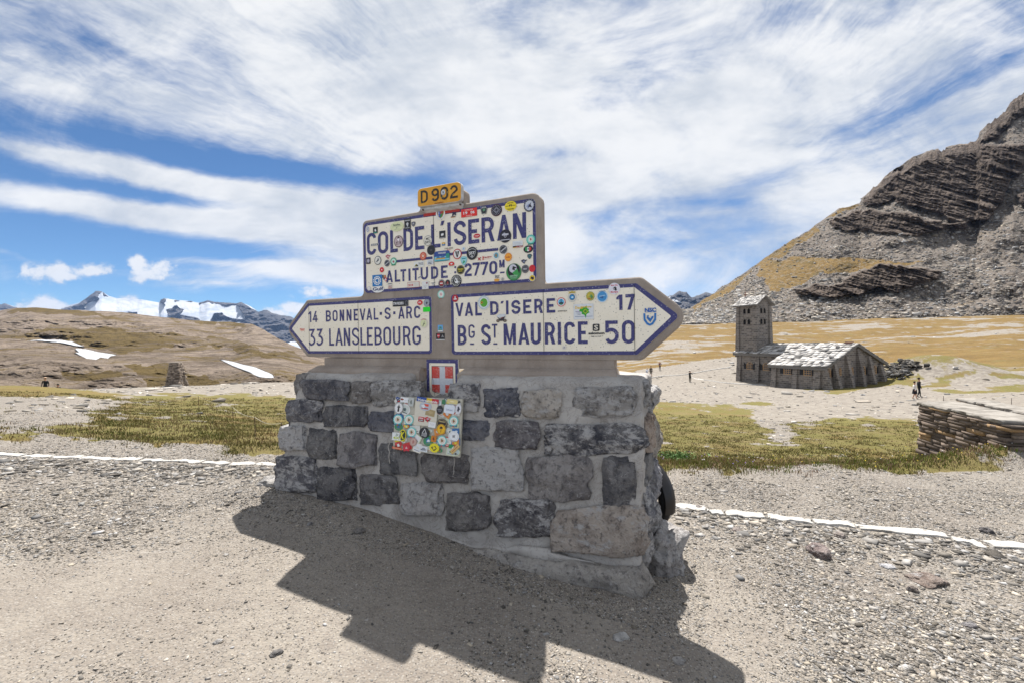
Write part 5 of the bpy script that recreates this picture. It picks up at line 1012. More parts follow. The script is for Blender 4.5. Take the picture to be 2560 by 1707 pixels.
for e in [('A', 1168, 1488, 108, 130, 'gear', '8fd0c0', ('disc', .7, 'd8e4dc'), ('disc', .42, 'e8d0cc'), ('blob', 12, .3, 'd08a84'), ('rect', -.5, .5, -.95, -.8, '3a9a80'), ('rect', -.1, .12, -1.05, -.8, 'c83a3a')),
          ('C', 2348, 560, 88, 116, 'rect', '6aa8dc', ('ring', .6, .42, '3a9a3a'), ('poly', [(-.35, -.1), (0, .35), (.35, -.1)], '26324a'), ('rect', -.9, .9, -.95, -.6, WH), ('rect', -.8, .8, -.6, -.45, '2a7a3a')),
          ('C', 2350, 705, 150, 122, 'rect', '171518', ('poly', [(-.75, .75), (-.15, .75), (-.15, .1), (-.45, -.5), (-.75, .1)], 'c82a3a'), ('poly', [(-.7, .3), (-.2, .3), (-.2, .2), (-.7, .12)], WH), ('poly', [(.2, -.2), (.5, .6), (.8, -.2), (.6, -.2), (.5, .1), (.4, -.2)], '9a9a9a'), ('rect', -1, 1, -1, -.72, 'c8c8c8'))]:
    st_(slabs, *e, place=pls)

# ------------------------------------------------------------------ the loose board crowded with stickers
def pb(u, v, d=0): return (u, DT - (1.32 - v) * BAT - .062 - d * .0004, v)
CROP['P'] = (940, 880, 5.6)
def SB(k, x, y): return S(*cp(k, x, y), d=DT - .062, bat=BAT)
BOARD = put('sticker_board', None, None, label='small rectangular metal board completely covered in stickers, fixed to the stone base below the shield', cat='board', loc=(0, 3.55, 0), rz=-TH)
cn_ = [SB('P', *p) for p in ((238, 1350), (1172, 1470), (1212, 655), (268, 618))]; BQ = [np.array((c_[0], c_[2])) for c_ in cn_]
def bq(a, b): return (1 - a) * (1 - b) * BQ[0] + a * (1 - b) * BQ[1] + a * b * BQ[2] + (1 - a) * b * BQ[3]
mb = MB(); f0 = [pb(*q, -2) for q in BQ]; f1 = [(p[0], p[1] + .018, p[2]) for p in f0]; mb.quadbox(f0, f1)
plate = put('plate', mb.mesh('plate'), plain('b9b5a6', .5), BOARD)
for (a, b) in ((.05, .06), (.95, .06), (.96, .95), (.05, .95)):
    q = bq(a, b); p = pb(*q); b_ = MB(); b_.tube([(p[0], p[1] + .004, p[2]), (p[0], p[1] - .012, p[2])], .008, 8); put('screw', b_.mesh('screw'), plain('55524a', .4), BOARD)
for (a, b) in ((.1, .15), (.9, .85)):
    q = bq(a, b); p = pb(*q); b_ = MB(); b_.box(p[0] - .02, p[0] + .02, p[1] + .015, p[1] + .075, p[2] - .02, p[2] + .02); put('spacer', b_.mesh('spacer'), plain('55524a', .6), BOARD)
def stb(x, y, w, h, shape, col, *ops, rot=0, lift=0):
    c = SB('P', x, y); a = SB('P', x - w / 2, y); b = SB('P', x + w / 2, y); e = SB('P', x, y - h / 2); f = SB('P', x, y + h / 2)
    return sticker(BOARD, c[0], c[2], b[0] - a[0], e[2] - f[2], shape, col, ops, lambda u, v, d: pb(u, v, d + lift), rot - 4)
g = random.Random(12); pal = [WH, WH, 'd8d8d0', 'dfe3e6', 'c8cfc8', 'cfd8b8', 'b8c8c8', '2a282a', '5a6a6a', 'c83a34', 'e0cf30', '3a8a5a', '3a70a8', 'd88a3a', 'e6e0d0']
nst = 0
for r in range(6):
    for c_ in range(7):
        x = 290 + c_ * 145 + g.uniform(-40, 40); y = 670 + r * 140 + (c_ - 3) * 14 + g.uniform(-30, 30)
        if 545 < x < 850 and 690 < y < 1000: continue
        x = min(max(x, 320), 1120); y = min(max(y, 680 + (x - 250) * .04), 1290 + (x - 250) * .12)
        w = g.uniform(85, 150); bc = g.choice(pal); fc = g.choice(pal)
        stb(x, y, w, w * g.uniform(.6, 1.1), g.choice(['disc', 'rect', 'oval', 'rect', 'rr', 'shield']), bc, ('in', .8, fc) if g.random() < .4 else ('blob', g.random(), .7, g.choice(pal)), ('blob', g.random(), .45, g.choice(pal)), ('rect', -.6, .6, -.62, -.5, g.choice([BK, '8a8a8a', RD])), rot=g.uniform(-25, 25), lift=2 + nst * .5); nst += 1
L0 = 26
seal = [('disc', .72, 'eef0ea'), ('disc', .58, 'd8cfc0'), ('blob', 12, .42, '7a8a5a'), ('blob', 13, .25, 'a04a3a'), ('rect', -.75, .75, -1.0, -.82, '1f7f9a'), ('rect', -.12, .12, -1.1, -.85, 'c83a3a')]
for i, (x, y) in enumerate([(318, 935), (472, 940), (508, 1112), (1098, 958), (935, 1230)]): stb(x, y, 140, 150, 'gear', '7fcfc8', *seal, lift=L0 + i * .5, rot=4)
stb(330, 775, 125, 165, 'disc', WH, ('ring', .95, .88, '303040'), ('poly', [(-.2, -.6), (-.15, .2), (0, .75), (.15, .2), (.2, -.6)], '2a2628'), ('poly', [(-.35, .1), (.35, .1), (.25, .3), (-.25, .3)], '2a2628'), lift=L0 + 4)
stb(318, 645, 75, 60, 'tee', '2a4a8a', ('blob', 3, .4, 'c8d0e0'), lift=L0 + 4)
stb(410, 660, 110, 70, 'rect', 'e4e6e8', ('disc', .4, '8a4a3a', -.6, .1), ('rect', 0, .8, -.3, -.2, 'b0b0b0'), lift=L0 + 5)
stb(505, 690, 75, 120, 'rect', 'b8bcb8', ('blob', 66, .6, '7a807a'), lift=L0 + 5)
stb(705, 850, 320, 350, 'rect', 'cfc8b4', ('in', .97, 'd6d0bf'), lift=L0 - 2, rot=4)
stb(735, 665, 310, 62, 'rect', '2a4a94', ('rect', -.1, .4, -1, 1, 'd8b828'), ('rect', .4, 1, -1, 1, 'c02a30'), (T, 'Vstromania', 0, -.25, .92, .55, WH), ('disc', .0, BK), lift=L0 + 6, rot=-1)
stb(705, 750, 170, 130, 'oval', 'b8bcc4', ('rect', -.2, .5, .0, .5, 'd8482c'), ('rect', -.6, .5, -.6, -.35, 'b83028'), ('blob', 9, .5, 'e0e4e8', -.3, 0), lift=L0 + 6)
stb(770, 840, 130, 90, 'rect', 'a89468', ('blob', 5, .7, 'b8a478'), lift=L0 + 4, rot=-6)
stb(645, 930, 78, 66, 'rect', RD, ('rect', -.9, .9, -.9, -.05, '26262a'), (T, 'MINI', 0, .45, .7, .3, WH), (T, 'ALPIN', 0, -.45, .7, .3, WH), lift=L0 + 6)
stb(735, 935, 100, 76, 'tee', 'c8303a', ('disc', .22, '26262a', -.4, -.3), ('disc', .22, '26262a', .45, -.3), ('poly', [(-.3, .3), (.2, .5), (.5, .1), (-.3, .1)], 'b8ccd8'), lift=L0 + 7)
stb(797, 1008, 100, 76, 'rect', 'e6e8e8', ('rect', -.6, .6, .3, .38, 'b08a8a'), ('rect', -.6, .6, -.1, -.02, 'b0b0b8'), lift=L0 + 8)
stb(690, 1118, 145, 150, 'disc', '1e1c1e', ('blob', 37, .7, '8a8a8c', 0, -.35), ('poly', [(-.5, -.2), (0, .8), (.5, -.2), (.38, -.2), (0, .6), (-.38, -.2)], 'e0e0e0'), lift=L0 + 7)
stb(935, 990, 155, 130, 'oval', '2c1e1a', ('ring', .85, .78, 'b8a878'), ('rect', -.5, .5, .3, .5, 'b8a878'), lift=L0 + 7)
stb(925, 1070, 125, 145, 'disc', 'e8b414', ('ring', .92, .86, '8a6a10'), ('rect', -.05, .05, -.6, .3, '2a2410'), ('poly', [(-.35, .1), (-.25, .45), (0, .6), (.3, .4), (.3, .15)], '2a2410'), lift=L0 + 10)
stb(905, 800, 92, 120, 'oval', '26242a', ('rect', -.7, .7, .0, .12, '9a9aa0'), ('rect', -.5, .5, -.3, -.2, '9a9aa0'), lift=L0 + 8)
stb(1040, 790, 150, 120, 'rr', 'dde2ea', (T, 'TITAN', 0, -.2, .6, .22, '8a94a8'), lift=L0 + 8)
stb(1165, 790, 85, 150, 'disc', 'd8d8dc', ('blob', 77, .7, '3a3a48'), lift=L0 + 9)
stb(385, 1155, 100, 165, 'disc', 'e8de20', ('disc', .85, '24301a'), (T, 'K', 0, 0, .5, .6, 'e8de20'), lift=L0 + 8)
stb(302, 1170, 125, 110, 'rect', 'e4e6e4', ('blob', 80, .5, 'b0b8b0', .1, .35), (T, '4X', 0, -.35, .75, .35, 'b8c820'), lift=L0 + 9, rot=4)
stb(535, 1245, 100, 125, 'disc', 'c8a89c', ('ring', .92, .8, 'a88880'), ('blob', 81, .5, 'b07a70'), lift=L0 + 9)
stb(1100, 1170, 150, 150, 'disc', 'e6e8ea', ('ring', .8, .76, 'b0b0b4'), ('blob', 82, .45, '8a8a8e'), (T, 'Campania', 0, -.85, .5, .1, '6a3a3a'), lift=L0 + 9)
stb(1065, 1310, 70, 55, 'rect', '1f8a50', ('poly', [(.2, -1), (1, -1), (1, .6)], 'e0e0d8'), lift=L0 + 9)
stb(1120, 1345, 145, 60, 'rect', 'c8a860', ('in', .85, 'd0b070'), ('rect', -.7, .7, -.1, .2, 'a8503c'), rot=48, lift=L0 + 10)
stb(830, 1330, 150, 140, 'gear', 'e6d818', ('blob', 83, .7, '26240c'), ('blob', 84, .4, 'e6d818'), lift=L0 + 10)
stb(820, 1205, 75, 90, 'rr', 'c87a18', ('blob', 85, .6, '7a2a10'), lift=L0 + 9)
stb(680, 1345, 110, 80, 'rect', 'd8dcde', (T, 'MOTO', 0, -.3, .7, .3, '5a6068'), ('gear', .5, '8a9098'), lift=L0 + 9)
stb(440, 1330, 90, 80, 'rect', 'c83040', ('blob', 86, .5, 'e0c0c0'), lift=L0 + 8)
stb(310, 1335, 140, 30, 'rect', 'd0623a', ('rect', -.8, .8, -.3, .2, 'e0b090'), lift=L0 + 9)
stb(1080, 685, 150, 60, 'rr', 'd8c888', ('blob', 87, .6, 'e8dcb0'), lift=L0 + 8)
stb(960, 690, 50, 60, 'rect', '3a7a50', lift=L0 + 8)
# dried paint and lime runs on the stones round the board
for pts, w in (([(160, 1225), (172, 1270), (148, 1330), (168, 1400), (160, 1470), (174, 1560)], .008), ([(1072, 1476), (1082, 1510), (1084, 1560), (1070, 1620), (1074, 1680), (1064, 1720)], .005)):
    q = [SB('P', *p) for p in pts]; mb = MB()
    for i, P in enumerate(stroke([(p[0], p[2]) for p in q], w)): mb.add([(p[0], DT - (1.32 - p[1]) * BAT - .044, p[1]) for p in P], [(0, 1, 2, 3)])
    put('lime_run', mb.mesh('lime_run', fixn=False), plain('a39e97', .8), BASE)

# ================================================================== LOOSE STONES
rs = np.random.RandomState(7)
_t = (1 + 5 ** .5) / 2
ICO_V = np.array([(-1, _t, 0), (1, _t, 0), (-1, -_t, 0), (1, -_t, 0), (0, -1, _t), (0, 1, _t), (0, -1, -_t), (0, 1, -_t), (_t, 0, -1), (_t, 0, 1), (-_t, 0, -1), (-_t, 0, 1)]) / 1.9
ICO_F = np.array([(0, 11, 5), (0, 5, 1), (0, 1, 7), (0, 7, 10), (0, 10, 11), (1, 5, 9), (5, 11, 4), (11, 10, 2), (10, 7, 6), (7, 1, 8), (3, 9, 4), (3, 4, 2), (3, 2, 6), (3, 6, 8), (3, 8, 9), (4, 9, 5), (2, 4, 11), (6, 2, 10), (8, 6, 7), (9, 8, 1)])
BX_V = np.array([(x, y, z) for z in (-1, 1) for y in (-1, 1) for x in (-1, 1)], float) * .8
BX_F = np.array([(0, 2, 3, 1), (4, 5, 7, 6), (0, 1, 5, 4), (2, 6, 7, 3), (0, 4, 6, 2), (1, 3, 7, 5)])
def stonefield(name, P, size, colr, flat_=.5, label=None, cat=None, tilt=.35, m=None):
    n = len(P); V = np.repeat(BX_V[None], n, 0) * (1 + rs.uniform(-.45, .25, (n, 8, 3)))
    V *= np.stack([rs.uniform(.8, 1.5, n), rs.uniform(.6, 1.0, n), flat_ * rs.uniform(.5, 1.3, n)], -1)[:, None]
    tx = rs.normal(0, tilt, n); c, s = np.cos(tx)[:, None], np.sin(tx)[:, None]; y, z = V[..., 1] * c - V[..., 2] * s, V[..., 1] * s + V[..., 2] * c
    V[..., 1], V[..., 2] = y, z; a = rs.uniform(0, 6.28, n); c, s = np.cos(a)[:, None], np.sin(a)[:, None]
    x, y = V[..., 0] * c - V[..., 1] * s, V[..., 0] * s + V[..., 1] * c; V[..., 0], V[..., 1] = x, y
    V = V * size[:, None, None] + P[:, None]; Fc = (BX_F[None] + (np.arange(n) * 8)[:, None, None]).reshape(-1, 4)
    return put(name, npmesh(name, V.reshape(-1, 3), Fc, False, None, dict(tone=np.repeat(colr, 8, 0))), m or M_loose, kind='stuff', label=label, cat=cat)
def bd_loose(t):
    n = noise(t, geop(t), 120, 4, .6); c = attr(t, 'tone', True)
    return mixc(t, n.ss(.35, .7) * .45, c, mixc(t, .5, c, (.30, .27, .24))), (n, .004, .5)
M_loose = mat('loose_stone', bd_loose, .9, .2)
M_far = mat('far_loose_stone', lambda t: (attr(t, 'tone', True),), .95, .1)
def tones(n, lo=.09, hi=.50, warm=.1, p=1.6):
    v = lo + (hi - lo) * rs.rand(n) ** p; w = rs.uniform(-.0, warm + .06, n)
    v = v * .80; return np.stack([v * (1 + w), v * (1 + w * .25), v * (1 - w * .8)], -1)
def lookup(A, X, Y):
    r = np.hypot(X, Y); a = np.arctan2(X, Y); i = np.clip(np.searchsorted(rr_, r), 0, len(rr_) - 1); j = np.clip(np.searchsorted(th_, a), 0, len(th_) - 1); return A[i, j]
def in_base(X, Y, e=0.0):
    u = (X - SO[0]) * SU[0] + (Y - SO[1]) * SU[1]; d = X * SD[0] + (Y - SO[1]) * SD[1]
    return (u > -2.3 - e) & (u < 1.05 + e) & (d > -.36 - e) & (d < .5 + e)
n = 520000; r = np.exp(rs.uniform(math.log(1.5), math.log(15), n)); a = rs.uniform(-1.05, 1.05, n); X, Y = r * np.sin(a), r * np.cos(a)
ca = lookup(coarse, X, Y); gg = lookup(gr, X, Y); cl_ = fb2(X * 1.6, Y * 1.6, 4, 66)
near_wall = in_base(X, Y, .35)
keep = (rs.rand(n) < (.10 + .9 * ca) * (.3 + 1.5 * sst(.38, .62, cl_)) * np.where(Y > 5.4, .30, 1) + near_wall * 1.1) & ~in_base(X, Y) & (gg < .4); X, Y, r, ca = X[keep], Y[keep], r[keep], ca[keep]
sz = np.maximum(np.exp(rs.normal(math.log(.0038), .50, len(X))) * (.75 + .75 * ca), .00095 * r); sz = np.minimum(sz, .034)
stonefield('gravel', np.stack([X, Y, elev(X, Y) + sz * .12], -1), sz, tones(len(X), .06, .50, .16, 1.4), .34, 'loose grey and tan gravel strewn over the trodden ground', 'gravel')
# slate chips banked along the edging stones
n = 9000; X = rs.uniform(-8, 7.5, n); yk = np.interp(X, [-8, -5.9, -2.76, 0, 1.6, 4.4, 7.5], [5.1, 5.14, 5.2, 5.0, 4.5, 3.81, 2.95]); Y = yk - np.abs(rs.normal(0, .35, n)) - .10; k = ~in_base(X, Y, .05) & (Y > 1); X, Y = X[k], Y[k]
sz = np.exp(rs.normal(math.log(.014), .5, len(X))); sz = np.minimum(sz, .06)
stonefield('slate_chips', np.stack([X, Y, elev(X, Y) + sz * .1], -1), sz, tones(len(X), .06, .48, .12), .28, 'flat slate chips heaped against the white edging stones', 'stone chips', tilt=.25)
# stones of the valley floor and slope, scree of the mountain
n = 9000; r = np.exp(rs.uniform(math.log(15), math.log(200), n)); a = rs.uniform(-.85, 1.0, n); X, Y = r * np.sin(a), r * np.cos(a)
chX = (X - 37.2) * .918 + (Y - 53) * .397; chY = -(X - 37.2) * .397 + (Y - 53) * .918; k = (lookup(gr, X, Y) < .5) & ~((chX > -1) & (chX < 14) & (chY > -1) & (chY < 16)) & ~((a < 0) & (r > 60)); X, Y, r = X[k], Y[k], r[k]
sz = np.minimum(np.exp(rs.normal(math.log(.05), .6, len(X))) * (r / 30) ** .6, .5)
stonefield('scattered_stones', np.stack([X, Y, elev(X, Y)], -1), sz, tones(len(X), .16, .60, .12), .5, 'pale stones scattered over the valley floor and grassy slope', 'stones', m=M_far)
R_, C_ = MV.shape[:2]; n = 42000; i = rs.randint(3, R_ - 4, n); j = rs.randint(0, C_, n)
an = np.array([v.value for v in mount.data.attributes['cliff'].data]).reshape(-1, C_); ag = np.array([v.value for v in mount.data.attributes['grass'].data]).reshape(-1, C_)
k = (an[i, j] < .25) & ((ag[i, j] < .5) | (rs.rand(n) < .1)); P = MV[i[k], j[k]] + rs.normal(0, .6, (k.sum(), 3)) * [1, 1, .1]
sz = np.minimum(np.exp(rs.normal(math.log(.42), .5, len(P))), 2.6)
stonefield('scree', P, sz, tones(len(P), .20, .56, .14, 1.2), .6, 'grey scree blocks lying on the mountain slope', 'scree', m=M_far)

X = rs.uniform(49.4, 53.6, 260); Y = 58.6 + (X - 49.3) * .30 + rs.normal(0, 1.0, 260); sz = rs.uniform(.12, .36, 260)
stonefield('rubble', np.stack([X, Y, elev(X, Y) + rs.uniform(0, .5, 260)], -1), sz, tones(260, .06, .26), .6, 'dark broken rubble heaped against the far end of the chapel gable', 'rubble', m=M_far)
# single rocks one can pick out
def gp(px, py, z0=1.6, z1=300):
    t = np.exp(np.linspace(math.log(z0), math.log(z1), 4000)); P = EYE + ray(px, py) * t[:, None]; e = elev(P[:, 0], P[:, 1], False); k = np.argmax(P[:, 2] < e)
    return P[k]
for (px, py, w, fl, tn, lab) in [
  (2050, 1388, 60, .55, (.26, .19, .17), 'reddish brown rock the size of a loaf lying on the gravel right of the monument'),
  (2320, 1452, 86, .22, (.22, .15, .11), 'long flat brown slab of slate lying on the gravel at far right'),
  (2465, 1332, 32, .6, (.07, .06, .06), 'small dark angular rock lying just beyond the white edging stones'),
  (2283, 1478, 24, .9, (.30, .25, .21), 'small pointed tan stone standing in the gravel near the flat brown slab'),
  (2221, 1418, 36, .25, (.55, .55, .57), 'thin pale flake of stone on the gravel below the edging stones'),
  (2098, 1340, 30, .5, (.34, .28, .24), 'small tan stone lying close under the white edging stones'),
  (898, 1327, 30, .35, (.34, .31, .28), 'flat pale stone lying in the shadow in front of the monument'),
  (774, 1310, 15, .6, (.30, .29, .29), 'small grey stone in the shadow close to the left end of the base'),
  (691, 1634, 28, .4, (.14, .13, .12), 'small dark flat stone on the sandy ground in the foreground'),
  (544, 1604, 24, .25, (.52, .50, .47), 'thin whitish flake lying on the sandy ground at lower left'),
  (1550, 1592, 44, .22, (.60, .58, .55), 'broken white flake lying in the arrow shaped part of the shadow'),
  (1697, 1654, 34, .3, (.42, .39, .36), 'pale flat stone lying in the shadow near the lower edge'),
  (204, 1262, 16, .6, (.55, .54, .5), 'small white pebble on the coarse gravel at left'),
  (2425, 1565, 34, .4, (.16, .15, .16), 'dark flat stone in the coarse gravel at lower right'),
  (1840, 1325, 30, .3, (.25, .19, .16), 'thin brown sliver of slate beside the white edging stones'),
  (1752, 1270, 26, .4, (.2, .15, .13), 'brown stone resting against the first white edging stone')]:
    p = gp(px, py); z = float(p[1]); s = w / FPX * z / 2
    boulder('rock', (p[0], p[1], p[2] + s * fl * .4), (s, s * .7, s * fl), int(px) % 97, tn, .2, ang=.5, rz=(px % 7) * .4 - 1, label=lab, cat='rock')

# white painted edging stones
M_white = mat('chipped_white_paint', lambda t: (mixc(t, noise(t, objc(t), 16, 7, .75).ss(.54, .64), mixc(t, noise(t, objc(t), 3).ss(.3, .7), (.40, .385, .355), (.52, .505, .475)), (.20, .18, .16)), (noise(t, objc(t), 30, 6, .7), .006, .6)), .85, .2)
def kerb(p0, p1, wd, h, seed, lab, grp):
    p0, p1 = Vector(p0[:2]), Vector(p1[:2]); e = (p1 - p0); L = e.length; ang = math.atan2(e.y, e.x); q = CS_V * .88 + .12 * CS_V / np.linalg.norm(CS_V, axis=1)[:, None] * 1.2
    f = fb3(CS_V[:, 0] * 2 + seed, CS_V[:, 1] * 2, CS_V[:, 2], 3, seed) - .5
    V = q * np.array([L / 2, wd / 2, .07]); V[:, 1] += f * wd * .5; V[:, 0] += f * .03; V[:, 2] += (f * .02) * (V[:, 2] > 0)
    c = (p0 + p1) / 2; z = (zg(p0.x, p0.y) + zg(p1.x, p1.y)) / 2
    o = put('edging_stone', npmesh('edging_stone', V, CS_F, True), M_white, label=lab, cat='edging stone', group=grp, loc=(c.x, c.y, z - .07 + h)); o.rotation_euler = (0, -math.atan2(zg(p1.x, p1.y) - zg(p0.x, p0.y), L), ang)
K = 2.45; ordn = ['first', 'second', 'third', 'fourth', 'fifth', 'sixth', 'seventh', 'eighth', 'ninth', 'tenth', 'eleventh']
desc = ['', 'short ', 'long ', 'long ', '', 'very long, half buried ', 'broken ', '']
for i, (x0, x1, y0, y1) in enumerate([(140, 400, 1008, 1040), (410, 508, 1050, 1062), (516, 758, 1060, 1085), (782, 1052, 1088, 1118), (1060, 1300, 1118, 1135), (1322, 1885, 1145, 1205), (1908, 2110, 1225, 1262), (2125, 2500, 1250, 1282)]):
    a, b = gp(1600 + x0 / K, 850 + y0 / K), gp(1600 + x1 / K, 850 + y1 / K)
    kerb(a, b, .105, .018, i * 3 + 1, '%swhite edging stone, %s to the right of the motorcycle wheel' % (desc[i], ordn[i]), 'white edging stones along the path')
xs = [-40, 60, 128, 205, 290, 352, 430, 505, 575, 640, 700, 760]
for i in range(len(xs) - 1):
    a = gp(xs[i] + 1, 1136 + xs[i] * .036 + (i % 3) * 1.2, 3); b = gp(xs[i + 1] - 1, 1136 + xs[i + 1] * .036 + (i % 2), 3)
    kerb(a, b, .085, .010, i * 5 + 2, 'white edging stone left of the monument, %s from the left edge' % ordn[i], 'white edging stones along the path')

# ================================================================== PLANTS
n = 52000; r = np.exp(rs.uniform(math.log(5.4), math.log(32), n)); a = rs.uniform(-1.0, 1.0, n); X, Y = r * np.sin(a), r * np.cos(a)
gg = lookup(gr, X, Y); cl_ = fb2(X * 1.3, Y * 1.3, 4, 95); k = (gg > .3) & (rs.rand(n) < .25 + .9 * sst(.4, .65, cl_)) | ((rs.rand(n) < .025) & (Y > 6)); X, Y, r, cl_ = X[k], Y[k], r[k], cl_[k]
def blades(name, X, Y, Z, h, colr, per, label, cat, spread=.05, wd=.0032):
    n = len(X); X = np.repeat(X, per) + rs.normal(0, spread, n * per); Y = np.repeat(Y, per) + rs.normal(0, spread, n * per); Z = np.repeat(Z, per); h = np.repeat(h, per) * rs.uniform(.5, 1.2, n * per)
    a = rs.uniform(0, 6.28, n * per); w = wd * (1 + np.hypot(X, Y) * .08); lx, ly = rs.normal(0, .35, n * per) * h, rs.normal(0, .35, n * per) * h
    P0 = np.stack([X - np.cos(a) * w, Y - np.sin(a) * w, Z - .01], -1); P1 = np.stack([X + np.cos(a) * w, Y + np.sin(a) * w, Z - .01], -1)
    P2 = np.stack([X + lx * .4 + np.cos(a) * w * .7, Y + ly * .4 + np.sin(a) * w * .7, Z + h * .6], -1); P3 = np.stack([X + lx * .4 - np.cos(a) * w * .7, Y + ly * .4 - np.sin(a) * w * .7, Z + h * .6], -1)
    P4 = np.stack([X + lx, Y + ly, Z + h], -1); P5 = P4 + np.stack([np.cos(a) * w * .3, np.sin(a) * w * .3, 0 * w], -1)
    V = np.stack([P0, P1, P2, P3, P4, P5], 1).reshape(-1, 3); b = np.arange(n * per)[:, None] * 6
    Fc = np.concatenate([b + [0, 1, 2, 3], b + [3, 2, 5, 4]], 0); cc = np.repeat(np.repeat(colr, per, 0) * rs.uniform(.7, 1.35, (n * per, 1)), 6, 0)
    return put(name, npmesh(name, V, Fc, False, None, dict(tone=cc)), M_blade, kind='stuff', label=label, cat=cat)
def bd_blade(t):
    return (dim(t, attr(t, 'tone', True), .85),)
M_blade = mat('grass_blade', bd_blade, .7, .2)
cg = np.array([[.12, .135, .03], [.175, .165, .05], [.26, .21, .095], [.21, .145, .07]]); ci = np.clip((cl_ * 5 - 1 + rs.normal(0, .8, len(X))).astype(int), 0, 3)
blades('grass', X, Y, elev(X, Y), (.014 + .026 * rs.rand(len(X))) * (1 + r * .03), cg[3 - ci], 7, 'short alpine grass growing in tufts on both sides of the pass', 'grass', .06)
# taller herbs along the edge of the plateau and by the stairway
px_ = rs.uniform(1640, 2560, 800); py_ = np.interp(px_, [1640, 1900, 2100, 2300, 2420, 2560], [1150, 1158, 1150, 1150, 1128, 1108]) + rs.normal(0, 12, 800); H = np.array([gp(a, b, 4, 20) for a, b in zip(px_, py_)])
blades('tall_herbs', H[:, 0], H[:, 1], elev(H[:, 0], H[:, 1]), rs.uniform(.02, .08, 800), np.array([[.15, .19, .035], [.30, .23, .12], [.33, .22, .15], [.18, .21, .04]])[rs.randint(0, 4, 800)], 9, 'taller green and reddish herbs along the edge of the level ground', 'herbs', .05)
k = rs.rand(800) < .16; F_ = H[k]; fc = np.where((F_[:, :1] / F_[:, 1:2] < .55), [[.22, .14, .40]], [[.62, .45, .04]]); fc[rs.rand(len(fc)) < .3] = (.65, .62, .6)
stonefield('wildflowers', np.stack([F_[:, 0], F_[:, 1], elev(F_[:, 0], F_[:, 1]) + rs.uniform(.06, .14, len(F_))], -1), np.full(len(F_), .009), fc, .8, 'tiny purple, yellow and white flowers among the herbs', 'flowers')
def bush(px, py, w, h, cols_, seed, lab):
    g = np.random.RandomState(seed); p = gp(px, py, 4, 20); nb = 150; V = []; Fc = []; Cc = []
    for i in range(nb):
        a = g.uniform(0, 6.28); r0 = g.uniform(0, w * .35); hh = h * g.uniform(.4, 1.1); ox, oy = g.normal(0, w * .35, 2); b = len(V); x, y = r0 * math.cos(a), r0 * math.sin(a); c = cols_[g.randint(len(cols_))]
        V += [(x - .003, y, -.02), (x + .003, y, -.02), (x + ox, y + oy, hh)]; Fc.append((b, b + 1, b + 2)); Cc += [c] * 3
        for k_ in range(7):
            t = g.uniform(.25, 1.05); q = np.array([x + ox * t, y + oy * t, hh * t]) + g.normal(0, .012, 3); d1 = g.normal(0, .013, 3); d2 = g.normal(0, .013, 3); b = len(V); V += [tuple(q - d1), tuple(q + d2), tuple(q + d1 - d2 * .3)]; Fc.append((b, b + 1, b + 2)); Cc += [tuple(np.array(c) * g.uniform(.6, 1.5))] * 3
    put('wild_plant', npmesh('wild_plant', V, Fc, False, None, dict(tone=np.array(Cc))), M_blade, label=lab, cat='plant', loc=(p[0], p[1], zg(p[0], p[1])))
bush(2440, 1112, .32, .30, [(.30, .10, .09), (.25, .13, .08), (.16, .15, .04)], 3, 'red stemmed wild plant growing against the foot of the dry stone wall')
bush(2492, 1112, .42, .20, [(.12, .17, .02), (.20, .22, .03), (.30, .26, .05)], 4, 'bright green leafy plant right of the red stemmed one by the wall')
bush(1690, 1150, .40, .13, [(.09, .17, .05), (.12, .2, .06)], 5, 'low bright green plant on the grass edge beside the motorcycle')

# ================================================================== CAIRN AND DRY STONE WALLS
M_slate = mat('dry_slate', lambda t: (mixc(t, noise(t, geop(t), 25, 5, .7).ss(.35, .7) * .5, attr(t, 'tone', True), (.09, .075, .065)), (noise(t, geop(t), 30, 6, .7), .01, .8)), .9, .15)
def pile(name, slots, m, **kw):                          # slots: (centre, half sizes, yaw, tone)
    V = []; Fc = []; Cc = []; base = np.array([(x, y, z) for z in (-1, 1) for y in (-1, 1) for x in (-1, 1)], float); FF = [(0, 2, 3, 1), (4, 5, 7, 6), (0, 1, 5, 4), (2, 6, 7, 3), (0, 4, 6, 2), (1, 3, 7, 5)]
    for c, h, yaw, tn in slots:
        q = base * (1 + rs.uniform(-.16, .04, (8, 3))) * np.array(h); cs, sn = math.cos(yaw), math.sin(yaw)
        q = np.stack([q[:, 0] * cs - q[:, 1] * sn, q[:, 0] * sn + q[:, 1] * cs, q[:, 2]], -1) + np.array(c); b = len(V); V += q.tolist(); Fc += [tuple(b + i for i in f) for f in FF]; Cc += [tn] * 8
    kw.setdefault('parent', None); return put(name, npmesh(name, np.array(V), np.array(Fc), False, None, dict(tone=np.array(Cc))), m, **kw)
cb = at(440, 968, 45); cz = cb[2]; sl = []
for L in range(21):
    z = cz + .06 + L * .118; hw = .56 - (L / 20) * .27
    for s in range(4):
        ax = [(1, 0), (0, 1), (-1, 0), (0, -1)][s]; x = -hw
        while x < hw:
            w = rs.uniform(.16, .42); tn = np.array([.24, .20, .165]) * rs.uniform(.45, 1.8)
            if s % 2 == 1: c = (cb[0] + x + w / 2, cb[1] + ax[1] * hw, z)
            else: c = (cb[0] + ax[0] * hw, cb[1] + x + w / 2, z)
            sl.append((c, (w / 2, .16 + rs.rand() * .05, .058) if s % 2 == 1 else (.16 + rs.rand() * .05, w / 2, .058), rs.normal(0, .08), tn)); x += w
sl.append(((cb[0], cb[1], cz + 2.53), (.40, .38, .05), 0, (.30, .27, .23))); sl.append(((cb[0], cb[1], cz + 1.2), (.33, .33, 1.2), 0, (.08, .07, .06)))
